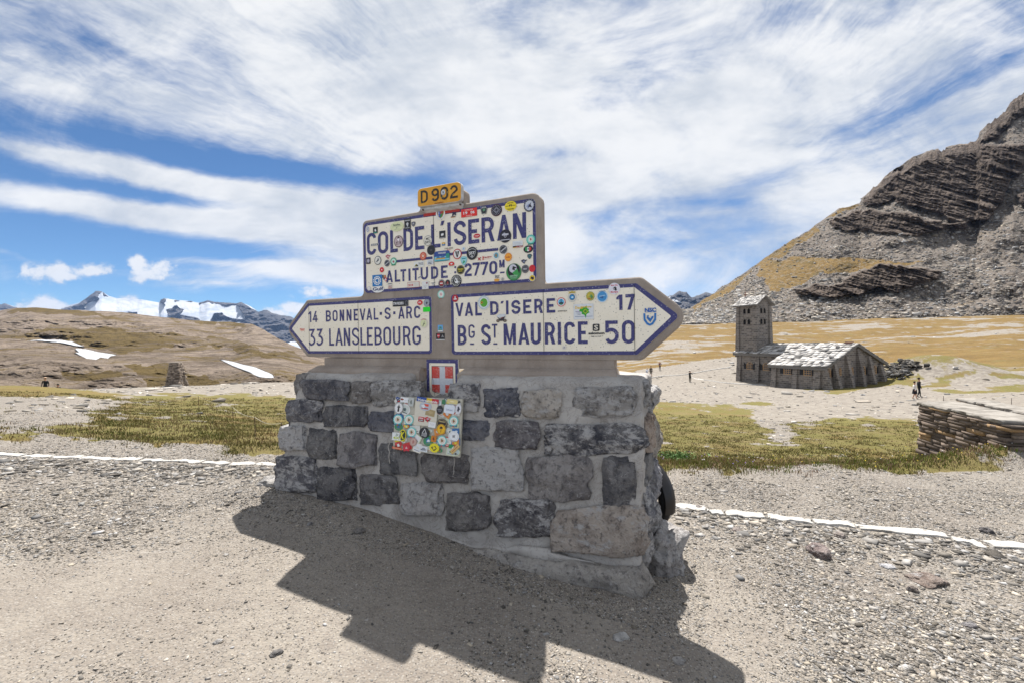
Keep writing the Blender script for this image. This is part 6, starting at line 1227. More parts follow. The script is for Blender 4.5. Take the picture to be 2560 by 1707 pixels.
pile('cairn', sl, M_slate, label='tall tapering cairn of stacked flat stones standing on the far crest at left', cat='cairn')
sl = []
for i in range(260):
    t = rs.rand(); px = 362 + t * 292; py = np.interp(px, [362, 470, 652], [981, 973, 960]); z = np.interp(px, [362, 440, 652], [38, 42, 58]); p = at(px, py, z)
    sl.append(((p[0] + rs.normal(0, .3), p[1] + rs.normal(0, .5), p[2] + rs.uniform(-.05, .28)), (rs.uniform(.15, .45), rs.uniform(.15, .4), rs.uniform(.04, .10)), rs.uniform(0, 3), np.array([.40, .37, .33]) * rs.uniform(.35, 1.6)))
pile('rubble_wall', sl, M_slate, label='low tumbled wall of flat stones running right from the foot of the cairn', cat='wall')

def wallrun(P1, P2, thick, ztop, zbot, rowh, name='face_stones', parent=None, dark=1.0):
    P1, P2 = np.array(P1), np.array(P2); e = P2 - P1; L = np.hypot(*e); e = e / L; nrm = np.array([e[1], -e[0]]); yaw = math.atan2(e[1], e[0]); sl = []
    z = zbot
    while z < ztop - .01:
        hh = min(rs.uniform(rowh * .35, rowh * 1.15), ztop - z)
        for side in (0, 1):
            x = -rs.uniform(0, .1)
            while x < L:
                w = rs.uniform(.14, .60); c = P1 + e * min(x + w / 2, L - .05) + nrm * (side * thick)
                tn = np.array([.165, .13, .105]) * rs.uniform(.4, 1.5) * dark
                if rs.rand() < .08: tn = np.array([.36, .24, .13])
                sl.append(((c[0], c[1], z + hh / 2), (w / 2 * .98, .09 + rs.rand() * .035, hh / 2 * .96), yaw + rs.normal(0, .03), tn)); x += w
        for end in (0, L):
            for q in (.25, .75): c = P1 + e * end + nrm * thick * q; sl.append(((c[0], c[1], z + hh / 2), (.09 + rs.rand() * .03, thick * .27, hh / 2 * .96), yaw, np.array([.2, .165, .135]) * rs.uniform(.5, 1.5)))
        z += hh
    c = (P1 + P2) / 2 + nrm * thick / 2; sl.append(((c[0], c[1], (ztop + zbot) / 2), (L / 2, thick / 2, (ztop - zbot) / 2), yaw, (.03, .026, .022)))
    return pile(name, sl, M_slate, parent=parent), e, nrm, yaw
M_slab = mat('pale_flagstone', lambda t: (mixc(t, noise(t, objc(t), 4, 7, .7).ss(.35, .65), (.17, .155, .135), (.30, .28, .25)), (noise(t, objc(t), 14, 7, .7), .01, .7)), .85, .2)
def flag(c, hx, hy, hz, yaw, seed, parent, name='coping_stone', tilt=0):
    q = CS_V * .9 + .1 * CS_V / np.linalg.norm(CS_V, axis=1)[:, None] * 1.2; f = fb3(CS_V[:, 0] * 1.5 + seed, CS_V[:, 1] * 1.5, CS_V[:, 2] * .4, 3, seed) - .5
    V = q * np.array([hx, hy, hz]); V[:, 0] += f * hx * .35; V[:, 1] += f * hy * .4; V[:, 2] += f * .015 + tilt * V[:, 0]; cs, sn = math.cos(yaw), math.sin(yaw)
    V = np.stack([V[:, 0] * cs - V[:, 1] * sn, V[:, 0] * sn + V[:, 1] * cs, V[:, 2]], -1) + np.array(c); return put(name, npmesh(name, V, CS_F, True), M_slab, parent)
for (P1, P2, th, zt, zb, lab) in [((8.50, 9.15), (7.90, 7.05), -.50, .13, -1.3, 'brown dry stone wall topped with a long pale coping slab at right'),
                                  ((12.25, 12.1), (10.95, 8.7), -.34, -.24, -.9, 'second low dry stone parapet with pale coping, beyond the flagstone steps')]:
    Wt = put('dry_stone_wall', None, None, label=lab, cat='wall')
    _, e, nr, yaw = wallrun(P1, P2, th, zt, zb, .085, parent=Wt)
    L = math.hypot(P2[0] - P1[0], P2[1] - P1[1]); x = 0; i = 0
    for w in ([.95, 1.25] if th < -.4 else [.8, 1.1, .9, 1.0]):
        c = np.array(P1) + e * (x + w / 2 - .04) + nr * th / 2; flag((c[0], c[1], zt + .035), w / 2 * .99, abs(th) / 2 + .10, .035, yaw, i + 3, Wt); x += w; i += 1
        if x > L: break
STW = put('flagstone_steps', None, None, label='rough steps of large pale flagstones between the two dry stone walls', cat='steps')
for i, (px, py, z, hx, hy, t) in enumerate([(2400, 1012, 11.7, .36, .45, 0), (2458, 1029, 10.7, .52, .48, .02), (2492, 1041, 10.0, .34, .34, -.03), (2540, 1055, 9.5, .50, .46, .02), (2488, 1063, 9.0, .26, .26, .04), (2524, 1066, 8.8, .28, .28, -.02), (2590, 1068, 8.9, .5, .45, .02), (2620, 1085, 8.3, .5, .4, 0)]):
    p = at(px, py, z); flag((p[0], p[1], p[2]), hx, hy, .045, .3 + i * .35, i + 20, STW, 'step', t)

# rope on thin iron pins across the left meadow
RF = put('rope_fence', None, None, label='thin pale rope strung on slim iron pins across the meadow at left', cat='fence')
tops = []
for (px, py) in ((497, 1026), (583, 1062), (638, 1097), (705, 1118)):
    p = gp(px, py, 4, 40); h = .22 + .02 * p[1]; b_ = MB(); b_.tube([(p[0], p[1], p[2] - .05), (p[0], p[1], p[2] + h)], .006, 6); put('pin', b_.mesh('pin'), plain('5a4a3c', .8), RF); tops.append(Vector((p[0], p[1], p[2] + h - .01)))
pts = []
for a, b in zip(tops[:-1], tops[1:]):
    for i in range(8): t = i / 8; q = a.lerp(b, t); q.z -= .05 * math.sin(math.pi * t); pts.append(q)
b_ = MB(); b_.tube(pts + [tops[-1]], .004, 6); put('rope', b_.mesh('rope'), plain('a8a08c', .8), RF)

# ================================================================== CHAPEL
CH = put('stone_chapel', None, None, label='grey stone chapel with a slab roof and a square bell tower on the valley floor', cat='chapel', loc=(37.2, 53.0, 0), rz=math.atan2(.397, .918))
def bd_wall(t):
    p = objc(t); x, y, z = sep(t, p); nn = noise(t, p, 1.5, 4, .6)
    v = xyz(t, x + y + nn * .12, z + noise(t, p, 1.1, 3) * .12, 0)
    b = t.nodes.new('ShaderNodeTexBrick'); t.links.new(v.s, b.inputs['Vector']); b.inputs['Scale'].default_value = 1; b.inputs['Brick Width'].default_value = .55; b.inputs['Row Height'].default_value = .26; b.inputs['Mortar Size'].default_value = .022
    b.inputs['Color1'].default_value = (.11, .10, .092, 1); b.inputs['Color2'].default_value = (.27, .24, .215, 1); b.inputs['Mortar'].default_value = (.34, .315, .285, 1); b.inputs['Bias'].default_value = -.1
    c = mixc(t, noise(t, p, 2.2, 5, .7).ss(.4, .7) * .5, N(t, b.outputs[0]), (.28, .25, .225)); c = mixc(t, noise(t, mapv(t, p, (1, 1, .2)), .8, 3).ss(.5, .75) * .35, c, (.09, .08, .075))
    return c, (N(t, b.outputs[1]) * -1 + noise(t, p, 8, 4) * .5, .05, .8)
M_wall = mat('rubble_masonry', bd_wall, .95, .1)
M_roof = mat('slab_roof', lambda t: (dim(t, mixc(t, noise(t, objc(t), 1.5, 7, .75).ss(.45, .7) * .5, attr(t, 'tone', True), (.25, .23, .21)), .80),), .85, .2)
M_timber = plain('5a5048', .8); M_sh = plain('17181c', .6); M_fr = plain('b89468', .6); M_pane = plain('3a4048', .2)
M_beam = plain('6d6a66', .8)
zr, ze, xr = .45, -2.3, 6.5; slo = (zr - ze) / xr
def rz_(x): return zr - slo * abs(x - xr)
Bz = -6.2
w_ = MB(); w_.add([(.35, 0.25, Bz), (12.65, .25, Bz), (12.65, .25, rz_(12.65) - .12), (xr, .25, zr - .12), (.35, .25, rz_(.35) - .12), (.35, 7, Bz), (12.65, 7, Bz), (12.65, 7, rz_(12.65) - .12), (xr, 7, zr - .12), (.35, 7, rz_(.35) - .12)],
   [(0, 1, 2, 3, 4), (9, 8, 7, 6, 5), (0, 5, 6, 1), (1, 6, 7, 2), (2, 7, 8, 3), (3, 8, 9, 4), (4, 9, 5, 0)]); put('wall', w_.mesh('wall'), M_wall, CH)
w_ = MB(); w_.add([(3.5, 7.003, Bz), (12.6, 7.003, Bz), (12.6, 7.003, rz_(12.6) - .15), (xr, 7.003, zr - .15), (3.5, 7.003, rz_(3.5) - .15), (3.5, 15, Bz), (12.6, 15, Bz), (12.6, 15, rz_(12.6) - .15), (xr, 15, zr - .15), (3.5, 15, rz_(3.5) - .15)],
   [(0, 1, 2, 3, 4), (9, 8, 7, 6, 5), (0, 5, 6, 1), (1, 6, 7, 2), (2, 7, 8, 3), (3, 8, 9, 4), (4, 9, 5, 0)]); put('wall', w_.mesh('wall'), M_wall, CH)
def roofplane(name, x0, x1, y0, y1, zf, parent, sz=.95, thick=.07):
    """overlapping rough slabs from the eave (x0) up to the ridge (x1)"""
    sl = []; dx = x1 - x0; nrow = max(2, int(abs(dx) / (sz * .62))); s = (zf(x1) - zf(x0)) / dx
    V = []; Fc = []; Cc = []; ang = math.atan(s)
    for r_ in range(nrow):
        xa = x0 + dx * r_ / nrow; y = y0 - .05 + rs.uniform(-.15, 0)
        while y < y1:
            w = rs.uniform(.35, 1.15) * sz; hx = abs(dx) / nrow * .5 * rs.uniform(1.25, 1.6); cx = xa + np.sign(dx) * hx * .8; cx = min(max(cx, min(x0, x1) + hx * .55), max(x0, x1) - hx * .4); cy = min(y + w / 2, y1 - w * .3)
            q = np.array([(a, b, c) for c in (-1, 1) for b in (-1, 1) for a in (-1, 1)], float) * (1 + rs.uniform(-.25, .06, (8, 3))) * [hx, w / 2, thick / 2]
            al = ang + rs.normal(0, .035) + (np.sign(dx) * -.05); cs, sn = math.cos(al), math.sin(al); q = np.stack([q[:, 0] * cs - q[:, 2] * sn, q[:, 1], q[:, 0] * sn + q[:, 2] * cs], -1) + [cx, cy, zf(cx) + .02 + rs.rand() * .05]
            b = len(V); V += q.tolist(); Fc += [tuple(b + i for i in f) for f in [(0, 2, 3, 1), (4, 5, 7, 6), (0, 1, 5, 4), (2, 6, 7, 3), (0, 4, 6, 2), (1, 3, 7, 5)]]; tn = rs.choice([.20, .34, .48, .56, .62], p=[.08, .16, .28, .28, .20]); Cc += [(tn * 1.02, tn * .985, tn * .94)] * 8; y += w * .96
    b = len(V); pl_ = [(x0, y0, zf(x0)), (x1, y0, zf(x1)), (x1, y1, zf(x1)), (x0, y1, zf(x0))]; V += [(a, b_, c - .03) for a, b_, c in pl_] + [(a, b_, c - .10) for a, b_, c in pl_]; Fc += [tuple(b + i for i in f) for f in [(0, 1, 2, 3), (7, 6, 5, 4), (0, 4, 5, 1), (1, 5, 6, 2), (2, 6, 7, 3), (3, 7, 4, 0)]]; Cc += [(.2, .19, .18)] * 8
    return put(name, npmesh(name, np.array(V), np.array(Fc), False, None, dict(tone=np.array(Cc))), M_roof, parent)
roofplane('roof', 0, xr, -.1, 7.3, rz_, CH); roofplane('roof', 3.1, xr, 7.3, 15.4, rz_, CH); roofplane('roof', 13, xr + .02, -.1, 15.4, rz_, CH)
for x0, x1, sg in ((-.05, xr, 1), (xr, 13.05, 1)):          # gable verge boards and eave beams
    b_ = MB(); b_.quadbox([(x0, -.16, rz_(x0) - .32), (x1, -.16, rz_(x1) - .32), (x1, -.16, rz_(x1) - .07), (x0, -.16, rz_(x0) - .07)], [(x0, .02, rz_(x0) - .32), (x1, .02, rz_(x1) - .32), (x1, .02, rz_(x1) - .07), (x0, .02, rz_(x0) - .07)]); put('verge_board', b_.mesh('verge_board'), M_beam, CH)
for (x, y0, y1) in ((.0, .03, 7.25), (3.12, 7.3, 15.35)):
    b_ = MB(); b_.box(x, x + .34, y0, y1, rz_(x) - .34, rz_(x) - .10); put('eave_beam', b_.mesh('eave_beam'), M_beam, CH)
b_ = MB(); b_.box(6.2, 6.8, .5, 1.2, zr - .1, zr + .22); put('chimney_cap', b_.mesh('chimney_cap'), plain('8a6a60', .9), CH)
for (x, y) in ((1.0, .9), (2.4, .6), (1.7, 5.0), (5.2, 1.5), (11.6, .7), (9.2, .6)):
    V = CS_V / np.linalg.norm(CS_V, axis=1)[:, None]; V = V * (1 + (fb3(V[:, 0] * 1.5 + x * 3, V[:, 1] * 1.5, V[:, 2] * 1.5, 2, 3) - .5)[:, None] * .7) * [.24, .22, .16] + [x, y, rz_(x) + .18]; o = put('roof_weight_stone', npmesh('roof_weight_stone', V, CS_F, True), M_stone, CH); o.color = (.35, .33, .31, 0)
def buttress(x, y, nx, ny, wd, zt, d0, d1):
    b_ = MB(); ax = (-ny, nx) if True else None
    def P(o, dpt, z): return (x + nx * dpt + (-ny) * o, y + ny * dpt + nx * o, z)
    b_.quadbox([P(-wd / 2, .0, Bz), P(wd / 2, .0, Bz), P(wd / 2, d1 + .12, Bz), P(-wd / 2, d1 + .12, Bz)], [P(-wd / 2, .0, zt), P(wd / 2, .0, zt), P(wd / 2, d0, zt), P(-wd / 2, d0, zt)]); put('buttress', b_.mesh('buttress'), M_wall, CH)
for x, wd in ((.55, .55), (2.3, .5), (4.7, .5), (7.05, .5), (9.4, .5), (11.9, .6)): buttress(x, .26, 0, -1, wd, rz_(x) - .35, .14, 1.05)
for y, wd in ((.95, .8), (3.7, .6), (6.55, .7)): buttress(.36, y, -1, 0, wd, rz_(0) - .35, .12, .42)
for y, wd in ((7.6, .6), (11.4, .6), (14.5, .7)): buttress(3.51, y, -1, 0, wd, rz_(3.1) - .36, .12, .42)
def window(x, y, z, nx, ny, w, h, shutters=2, parent=CH, grid=True):
    def P(o, dpt, zz): return (x + nx * dpt + ny * o, y + ny * dpt - nx * o, zz)
    arch = [(-w / 2, 0), (w / 2, 0), (w / 2, h * .68), (w * .28, h * .92), (0, h), (-w * .28, h * .92), (-w / 2, h * .68)]
    b_ = MB(); b_.add([P(a, .012, z + b) for a, b in arch] + [P(a * 1.18, .05, z + (b - h / 2) * 1.12 + h / 2) for a, b in arch] + [P(a * 1.18, -.05, z + (b - h / 2) * 1.12 + h / 2) for a, b in arch], [(i, (i + 1) % 7, (i + 1) % 7 + 7, i + 7) for i in range(7)] + [(i + 7, (i + 1) % 7 + 7, (i + 1) % 7 + 14, i + 14) for i in range(7)])
    W_ = put('window', b_.mesh('window', fixn=False), M_fr if grid else M_wall, parent)
    b_ = MB(); b_.add([P(a, .014, z + b) for a, b in arch], [tuple(range(7))]); put('pane_or_shade_sheet', b_.mesh('pane_or_shade_sheet', fixn=False), M_pane if grid else plain('0c0c0e', .9), W_)  # glazed pane; in the tower a near-black sheet painting the shade inside
    if grid:
        b_ = MB()
        for o in (-w * .17, w * .17): b_.add([P(o - .02, .03, z), P(o + .02, .03, z), P(o + .02, .03, z + h * .9), P(o - .02, .03, z + h * .9)], [(0, 1, 2, 3)])
        for q in (.25, .5, .72): b_.add([P(-w / 2, .033, z + h * q - .018), P(w / 2, .033, z + h * q - .018), P(w / 2, .033, z + h * q + .018), P(-w / 2, .033, z + h * q + .018)], [(0, 1, 2, 3)])
        put('glazing_bar', b_.mesh('glazing_bar', fixn=False), M_fr, W_)
    for s in ((-1, 1) if shutters == 2 else ()):
        o0 = s * w * .60; o1 = s * (w * .60 + w * .52); sh = [(o0, 0), (o1, 0), (o1, h * 1.0), ((o0 + o1) / 2, h * .80), (o0, h * .66)]
        b_ = MB(); b_.add([P(a, .05, z + b) for a, b in sh] + [P(a, .10, z + b) for a, b in sh], [(4, 3, 2, 1, 0), (5, 6, 7, 8, 9)] + [(i, (i + 1) % 5, (i + 1) % 5 + 5, i + 5) for i in range(5)]); put('shutter', b_.mesh('shutter'), M_sh, W_)
for y in (2.15, 4.75): window(.35, y, -3.35, -1, 0, .85, .98)
for y in (10.1, 12.75): window(3.5, y, -3.3, -1, 0, .85, .98)
for x in (1.3, 8.25, 10.65): window(x, .25, -3.45, 0, -1, .62, 1.0)
for x in (3.5, 5.9): window(x, .25, -3.35, 0, -1, .34, .85, 0)
b_ = MB(); b_.box(.28, .34, .9, 1.35, -3.3, -2.7); put('notice_plate', b_.mesh('notice_plate'), plain('5a7068', .6), CH)
# bell tower
TWR = (3.65, 6.85, 11.75, 15.0); x0, x1, y0, y1 = TWR
b_ = MB(); b_.box(x0 + .09, x1 - .09, y0 + .09, y1 - .09, -1.6, 6.15); xm = (x0 + x1) / 2
b_.add([(x0 + .09, y0 + .09, 6.15), (x1 - .09, y0 + .09, 6.15), (xm, y0 + .09, 7.32), (x0 + .09, y1 - .09, 6.15), (x1 - .09, y1 - .09, 6.15), (xm, y1 - .09, 7.32)], [(0, 1, 2), (5, 4, 3), (0, 2, 5, 3), (1, 4, 5, 2)]); put('tower_wall', b_.mesh('tower_wall'), M_wall, CH)
for (a, b) in ((x0, y0), (x1 - .42, y0), (x0, y1 - .42), (x1 - .42, y1 - .42)):
    b_ = MB(); e = .22; b_.quadbox([(a - e * (a < 5), b - e * (b < 13), -1.6), (a + .42 + e * (a > 5), b - e * (b < 13), -1.6), (a + .42 + e * (a > 5), b + .42 + e * (b > 13), -1.6), (a - e * (a < 5), b + .42 + e * (b > 13), -1.6)], [(a - .06 * (a < 5), b - .06 * (b < 13), 6.12), (a + .42 + .06 * (a > 5), b - .06 * (b < 13), 6.12), (a + .42 + .06 * (a > 5), b + .42 + .06 * (b > 13), 6.12), (a - .06 * (a < 5), b + .42 + .06 * (b > 13), 6.12)]); put('corner_pier', b_.mesh('corner_pier'), M_wall, CH)
tz = lambda x: 7.5 - .70 * abs(x - xm)
roofplane('tower_roof', x0 - .45, xm, y0 - .4, y1 + .4, tz, CH, .5, .06); roofplane('tower_roof', x1 + .45, xm + .01, y0 - .4, y1 + .4, tz, CH, .5, .06)
for z in (3.3, 4.9):
    for o in (-.36, .36): window(x0 + .09, (y0 + y1) / 2 + o, z, -1, 0, .40, .78, 0, CH, False); window(xm + o, y0 + .09, z, 0, -1, .40, .78, 0, CH, False)
b_ = MB(); b_.box(xm - .04, xm + .04, y1 - .25, y1 - .17, 7.4, 8.35); b_.box(xm - .04, xm + .04, y1 - .47, y1 + .05, 7.92, 8.0); put('roof_cross', b_.mesh('roof_cross'), plain('7a4a3c', .7), CH)
p = gp(1881, 949, 30, 120); b_ = MB()
b_.add([(a * s, b * s, z) for z, s in ((0, .22), (.32, .38), (.32, .32), (.08, .18)) for a, b in ngon(14)], [(r_ * 14 + i, r_ * 14 + (i + 1) % 14, (r_ + 1) * 14 + (i + 1) % 14, (r_ + 1) * 14 + i) for r_ in range(3) for i in range(14)] + [tuple(range(42, 56))])
put('stone_basin', b_.mesh('stone_basin'), plain('d8d4ca', .7), label='small white basin standing against the front wall of the chapel', cat='basin', loc=tuple(p))
a, b = gp(2144, 1006, 20, 90), gp(2171, 1005, 20, 90); c = (a + b) / 2
b_ = MB(); b_.box(-.55, .55, -.18, .18, .02, .14); b_.box(-.45, -.3, -.15, .15, -.1, .02); b_.box(.3, .45, -.15, .15, -.1, .02)
put('stone_bench', b_.mesh('stone_bench'), plain('b8aea0', .9), label='low flat stone bench on the gravel in front of the chapel', cat='bench', loc=(c[0], c[1], c[2]))
for (px, py, h, lab) in ((1972, 800, 2.6, 'slim pole standing on the golden slope behind the chapel tower'), (2359, 1005, .5, 'thin iron pin behind the left end of the steps'), (2529, 1013, .5, 'thin iron pin behind the second parapet')):
    p = gp(px, py, 9, 300); r_ = .0006 * p[1]; b_ = MB(); b_.tube([(0, 0, -.1), (0, 0, h)], [r_, r_ * .7], 8); b_.tube([(0, 0, h), (0, 0, h + r_ * 2)], [r_ * 1.5, r_ * .3], 8); put('marker_post', b_.mesh('marker_post'), plain('4a4038', .8), label=lab, cat='post', loc=tuple(p))
for pts, lab in (([(1625, 943.5), (1680, 936), (1715, 931.5), (1770, 924), (1838, 914)], 'white painted edging line rising to the left corner of the chapel'), ([(1727, 938.5), (1760, 947), (1800, 952), (1850, 956), (1925, 961)], 'white painted edging line passing in front of the chapel')):
    G_ = [gp(*q, 30, 150) for q in pts]; V = []; Fc = []
    for i in range(len(G_) - 1):
        for s in range(8): q = G_[i] * (1 - s / 8) + G_[i + 1] * s / 8; V += [(q[0], q[1] - .11, zg(q[0], q[1]) + .10), (q[0], q[1] + .11, zg(q[0], q[1]) + .12), (q[0], q[1] - .12, zg(q[0], q[1]) - .2), (q[0], q[1] + .12, zg(q[0], q[1]) - .2)]
    m_ = len(V) // 4
    for i in range(m_ - 1): b = i * 4; Fc += [(b, b + 4, b + 5, b + 1), (b, b + 2, b + 6, b + 4), (b + 1, b + 5, b + 7, b + 3)]
    put('path_edging', npmesh('path_edging', V, Fc), M_white, label=lab, cat='path edging')

# ================================================================== PEOPLE
SKIN = 'b98a6e'
def person(loc, h, face, top, bottom, shoes, hair, label, arms='down', short=False, skirt=False, pack=None, hat=None, stride=.12, group=None):
    k = h / 1.75
    J = {'pel': (0, 0, .95), 'sp': (0, .01, 1.12), 'ch': (0, .0, 1.32), 'nk': (0, 0, 1.48), 'hb': (0, -.01, 1.56), 'hd': (0, -.02, 1.68)}
    Rr = {'pel': (.15, .11), 'sp': (.135, .10), 'ch': (.165, .115), 'nk': (.055, .055), 'hb': (.07, .08), 'hd': (.078, .095)}
    E_ = [('pel', 'sp'), ('sp', 'ch'), ('ch', 'nk'), ('nk', 'hb'), ('hb', 'hd')]
    for s, n_ in ((-1, 'l'), (1, 'r')):
        f = stride * s
        J.update({n_ + 'hip': (.095 * s, 0, .88), n_ + 'kn': (.105 * s, -.03 - f * .5, .49), n_ + 'an': (.11 * s, .02 - f, .09), n_ + 'to': (.125 * s, -.15 - f, .035), n_ + 'sh': (.19 * s, 0, 1.41)})
        Rr.update({n_ + 'hip': (.095, .10), n_ + 'kn': (.062, .066), n_ + 'an': (.042, .045), n_ + 'to': (.04, .032), n_ + 'sh': (.065, .065)})
        if arms == 'up' or (arms == 'one' and s > 0): el, ha = (.27 * s, -.16, 1.20), (.12 * s, -.34, 1.46 if arms == 'up' else 1.3)
        elif arms == 'hips': el, ha = (.36 * s, .06, 1.16), (.20 * s, -.08, 1.03)
        elif arms == 'swing': el, ha = (.25 * s, .05 * s, 1.13), (.30 * s, -.12 * s - .05, .92)
        else: el, ha = (.25 * s, .03, 1.13), (.26 * s, -.06, .88)
        J.update({n_ + 'el': el, n_ + 'ha': ha, n_ + 'fi': tuple(np.array(ha) + (np.array(ha) - np.array(el)) * .35)}); Rr.update({n_ + 'el': (.047, .047), n_ + 'ha': (.033, .033), n_ + 'fi': (.03, .022)})
        E_ += [('pel', n_ + 'hip'), (n_ + 'hip', n_ + 'kn'), (n_ + 'kn', n_ + 'an'), (n_ + 'an', n_ + 'to'), ('ch', n_ + 'sh'), (n_ + 'sh', n_ + 'el'), (n_ + 'el', n_ + 'ha'), (n_ + 'ha', n_ + 'fi')]
    names = list(J); me = bpy.data.meshes.new('body'); me.from_pydata([tuple(np.array(J[n_]) * k) for n_ in names], [(names.index(a), names.index(b)) for a, b in E_], [])
    o = bpy.data.objects.new('tmp', me); COL.objects.link(o); m = o.modifiers.new('s', 'SKIN'); m.use_smooth_shade = True
    for i, n_ in enumerate(names): me.skin_vertices[0].data[i].radius = [x * k for x in Rr[n_]]; me.skin_vertices[0].data[i].use_root = (n_ == 'pel')
    o.modifiers.new('u', 'SUBSURF').levels = 1
    dg = bpy.context.evaluated_depsgraph_get(); bm_ = bpy.data.meshes.new_from_object(o.evaluated_get(dg)); bpy.data.objects.remove(o)
    A_ = np.array([J[a] for a, b in E_]) * k; B_ = np.array([J[b] for a, b in E_]) * k; idx = []
    for p in bm_.polygons:
        c = np.array(p.center); t = np.clip(((c - A_) * (B_ - A_)).sum(1) / ((B_ - A_) ** 2).sum(1), 0, 1); e = E_[int(np.argmin(((A_ + (B_ - A_) * t[:, None] - c) ** 2).sum(1)))]; z = c[2] / k
        if e[1] in ('hb', 'hd') or (e[1] == 'nk' and z > 1.45): mi = 0
        elif e[1][1:] == 'fi': mi = 0
        elif e[1][1:] == 'to' or z < .085: mi = 3
        elif e[1][1:] in ('kn', 'an', 'hip'): mi = 0 if (short or skirt) and z < (.50 if short else .52) else 2
        elif e[1] in ('sp',) and z < 1.0: mi = 2
        else: mi = 1
        idx.append(mi)
    R0 = put('person', None, None, label=label, cat='person', group=group, loc=tuple(loc), rz=face)
    bm_.materials.clear(); bod = put('body', bm_, [plain(SKIN, .6), plain(top, .85), plain(bottom, .85), plain(shoes, .7)], R0); bm_.polygons.foreach_set('material_index', idx); bm_.polygons.foreach_set('use_smooth', [True] * len(idx))
    def ell(name, c, r, colr, cut=None, par=R0):
        s = CS_V / np.linalg.norm(CS_V, axis=1)[:, None]; V = s * np.array(r)
        if cut: V[:, 2] = np.where(s[:, 1] < -.35, np.maximum(V[:, 2], cut), V[:, 2])
        return put(name, npmesh(name, (V + np.array(c)) * k, CS_F, True), plain(colr, .8), par)
    ell('hair', (0, .005, 1.705), (.092, .11, .105), hair, .025)
    if hat: ell('hat', (0, -.01, 1.765), (.12, .145, .045), hat)
    if pack: ell('backpack', (0, .19, 1.27), (.15, .10, .23), pack)
    if skirt:
        b_ = MB(); n_ = 16; b_.add([(a * r_ * k, b * r_ * .8 * k, z * k) for z, r_ in ((1.02, .17), (.80, .22), (.55, .25)) for a, b in ngon(n_)], [(r_ * n_ + i, r_ * n_ + (i + 1) % n_, (r_ + 1) * n_ + (i + 1) % n_, (r_ + 1) * n_ + i) for r_ in range(2) for i in range(n_)]); put('skirt', b_.mesh('skirt', True), plain(bottom, .85), R0)
    return R0
def onground(px, z): p = at(px, 900, z); return (p[0], p[1], zg(p[0], p[1]) - .01)
person(onground(2286, 41), 1.62, 1.2, 'd8d2cc', '1c1a20', '2a2426', '2a1c16', 'woman in a white jacket and black skirt walking on the gravel path', 'swing', skirt=True, stride=.2)
person(onground(2297, 42.5), 1.86, 1.2, '16181c', '14161a', '1c1a1a', '2a1a14', 'tall person in black walking just behind the woman in the white jacket', 'down', stride=.15)
person(onground(1724.5, 67), 1.78, 2.2, '181a1e', '2a2a20', '1a1a1a', '1c1816', 'man in black jacket standing alone on the path with hands raised to his face', 'up', hat='c8b8b0', stride=.03)
person(onground(1617.5, 76), 1.72, .2, 'd4dae4', '8a7a6a', '3a2a28', 'b8b4ae', 'person in a white shirt with a dark backpack beside the path', 'one', short=True, pack='1c2438', stride=.1)
person(onground(1627, 77.5), 1.86, -.2, '24201c', '3a342e', '2c2422', '4a3c30', 'person in a dark top and shorts next to the one in the white shirt', 'down', short=True, stride=.08)
person(onground(1649.5, 87), 1.76, .1, '5a1c24', '1a1a20', '1a1818', 'c8a89a', 'person in a dark red top standing apart, furthest up the slope', 'hips', stride=.03)
p = at(113, 943, 45); person((p[0], p[1], p[2] - 1.78), 1.76, .5, '1a2228', '26242a', '1a1a1a', '8a7a6a', 'person with dark backpack and pale hat half hidden by the crest at far left', 'down', pack='1c2a34', hat='c8a890')
p = at(145, 959, 46); person((p[0], p[1], p[2] - 1.74), 1.72, .5, '1c1a1e', '26242a', '1a1a1a', '1c1a1c', 'person of whom only the dark head shows above the far left crest', 'down')

# ================================================================== MOTORCYCLE behind the base
MC = put('motorcycle', None, None, label='black motorcycle parked behind the stone base with only its front wheel showing', cat='motorcycle', loc=(-.06, 4.32, zg(-.06, 4.32)), rz=-TH)
fx, ry = 1.24, -.42; zfw = zg(1.2, 3.8) - zg(-.06, 4.32) + .31
def wheel(cx, cy, cz, yaw, name='wheel'):
    ca, sa = math.cos(yaw), math.sin(yaw)
    def P(a, r, w): x = r * math.cos(a); return (cx + x * ca - w * sa, cy + x * sa + w * ca, cz + r * math.sin(a))
    def ring(nm, prof, mt, par):
        n_ = 40; k = len(prof); b_ = MB(); b_.add([P(2 * math.pi * i / n_, r, w) for i in range(n_) for r, w in prof], [(i * k + j, i * k + (j + 1) % k, ((i + 1) % n_) * k + (j + 1) % k, ((i + 1) % n_) * k + j) for i in range(n_) for j in range(k)]); return put(nm, b_.mesh(nm, True), mt, par)
    W_ = ring(name, [(.235, -.035), (.255, -.045), (.255, .045), (.235, .035)], plain('2a2a2c', .3), MC); ring('tyre', [(.25, -.045), (.285, -.058), (.312, -.035), (.318, 0), (.312, .035), (.285, .058), (.25, .045)], plain('141314', .8), W_)
    for i in range(5): a = 2 * math.pi * i / 5; b_ = MB(); b_.tube([P(a, .03, 0), P(a + .12, .24, 0)], [.018, .012], 8); put('spoke', b_.mesh('spoke'), plain('3a3a3c', .3), W_)
    b_ = MB(); b_.tube([P(0, 0, -.06), P(0, 0, .06)], .035, 12); put('hub', b_.mesh('hub'), plain('4a4a4c', .3), W_); return P
steer = -.62
PF = wheel(fx, 0.02, zfw, steer); wheel(fx - 1.45, .05, .31, 0)
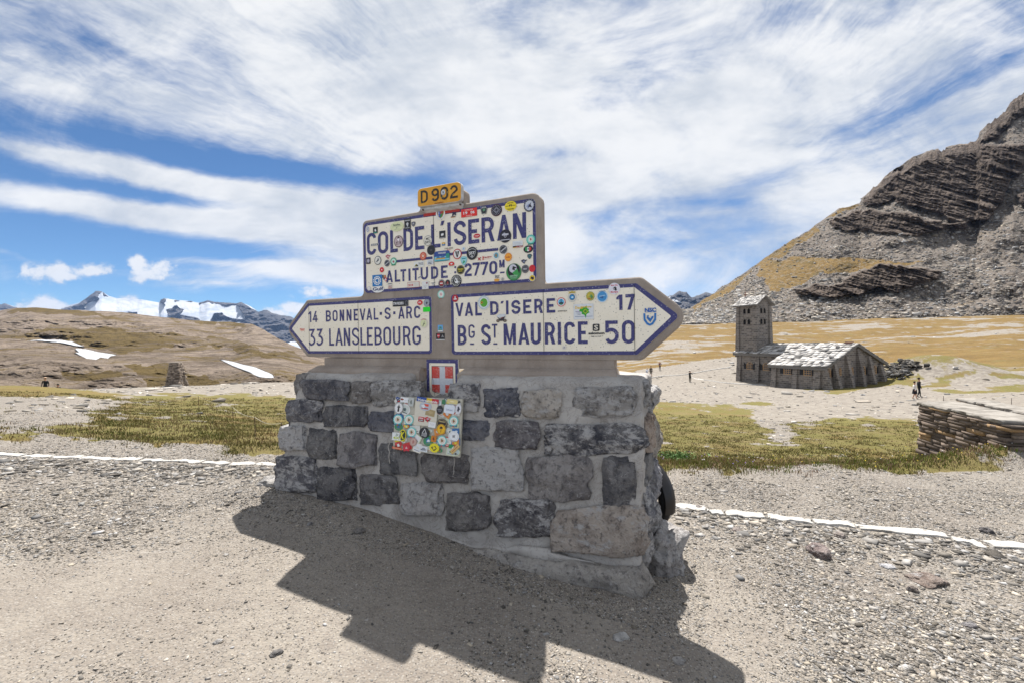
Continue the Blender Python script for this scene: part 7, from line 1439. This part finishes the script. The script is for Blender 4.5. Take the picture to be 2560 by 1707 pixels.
b_ = MB(); n_ = 16; b_.add([PF(rad(a), r, w) for a in np.linspace(-12, 130, n_) for r, w in ((.332, -.06), (.352, 0), (.332, .06))], [(i * 3 + j, i * 3 + j + 1, (i + 1) * 3 + j + 1, (i + 1) * 3 + j) for i in range(n_ - 1) for j in range(2)]); put('mudguard', b_.mesh('mudguard', True), plain('1d1a1a', .35), MC)
for w in (-.09, .09):
    b_ = MB(); b_.tube([PF(0, 0, w), (fx - .30, .02 + w, .80)], [.028, .03], 10); put('fork', b_.mesh('fork'), plain('5a5a5c', .25), MC)
b_ = MB(); b_.tube([(fx - .45, .36, .98), (fx - .34, .2, .97), (fx - .30, 0, .93), (fx - .34, -.2, .97), (fx - .45, -.36, .98)], .014, 8); put('handlebar', b_.mesh('handlebar'), plain('1c1c1e', .4), MC)
def lump(name, c, r, colr): s = CS_V * .35 + CS_V / np.linalg.norm(CS_V, axis=1)[:, None] * .75; put(name, npmesh(name, s * np.array(r) + np.array(c), CS_F, True), plain(colr, .3), MC)
lump('headlight', (fx - .22, .02, .86), (.08, .09, .09), 'b8bcc0'); lump('fuel_tank', (fx - .62, .02, .84), (.25, .14, .13), '1c1c20'); lump('seat', (fx - 1.10, .03, .78), (.33, .13, .06), '141416'); lump('engine', (fx - .68, .03, .45), (.24, .16, .20), '3c3c3e')
b_ = MB(); b_.tube([(fx - .55, -.14, .42), (fx - .7, -.17, .26), (fx - 1.1, -.17, .28), (fx - 1.6, -.17, .40)], [.02, .025, .045, .045], 10); put('exhaust', b_.mesh('exhaust'), plain('6a6a6c', .25), MC)
b_ = MB(); b_.tube([(fx - 1.45, .05, .31), (fx - .85, .05, .38)], .03, 8); b_.tube([(fx - .75, .04, .6), (fx - 1.5, .05, .78)], .02, 8); put('frame', b_.mesh('frame'), plain('2a2a2c', .4), MC)

# ================================================================== AIR
hz = MB(); hz.box(-8500, 8500, -8500, 8500, -60, 880)
hm = bpy.data.materials.new('haze'); hm.use_nodes = True; ht = hm.node_tree; ht.nodes.clear()
pv = ht.nodes.new('ShaderNodeVolumePrincipled'); pv.inputs['Color'].default_value = (.38, .58, 1, 1); pv.inputs['Density'].default_value = 2.4e-5
ho = ht.nodes.new('ShaderNodeOutputMaterial'); ht.links.new(pv.outputs[0], ho.inputs['Volume'])
put('haze', hz.mesh('haze'), hm, kind='stuff')
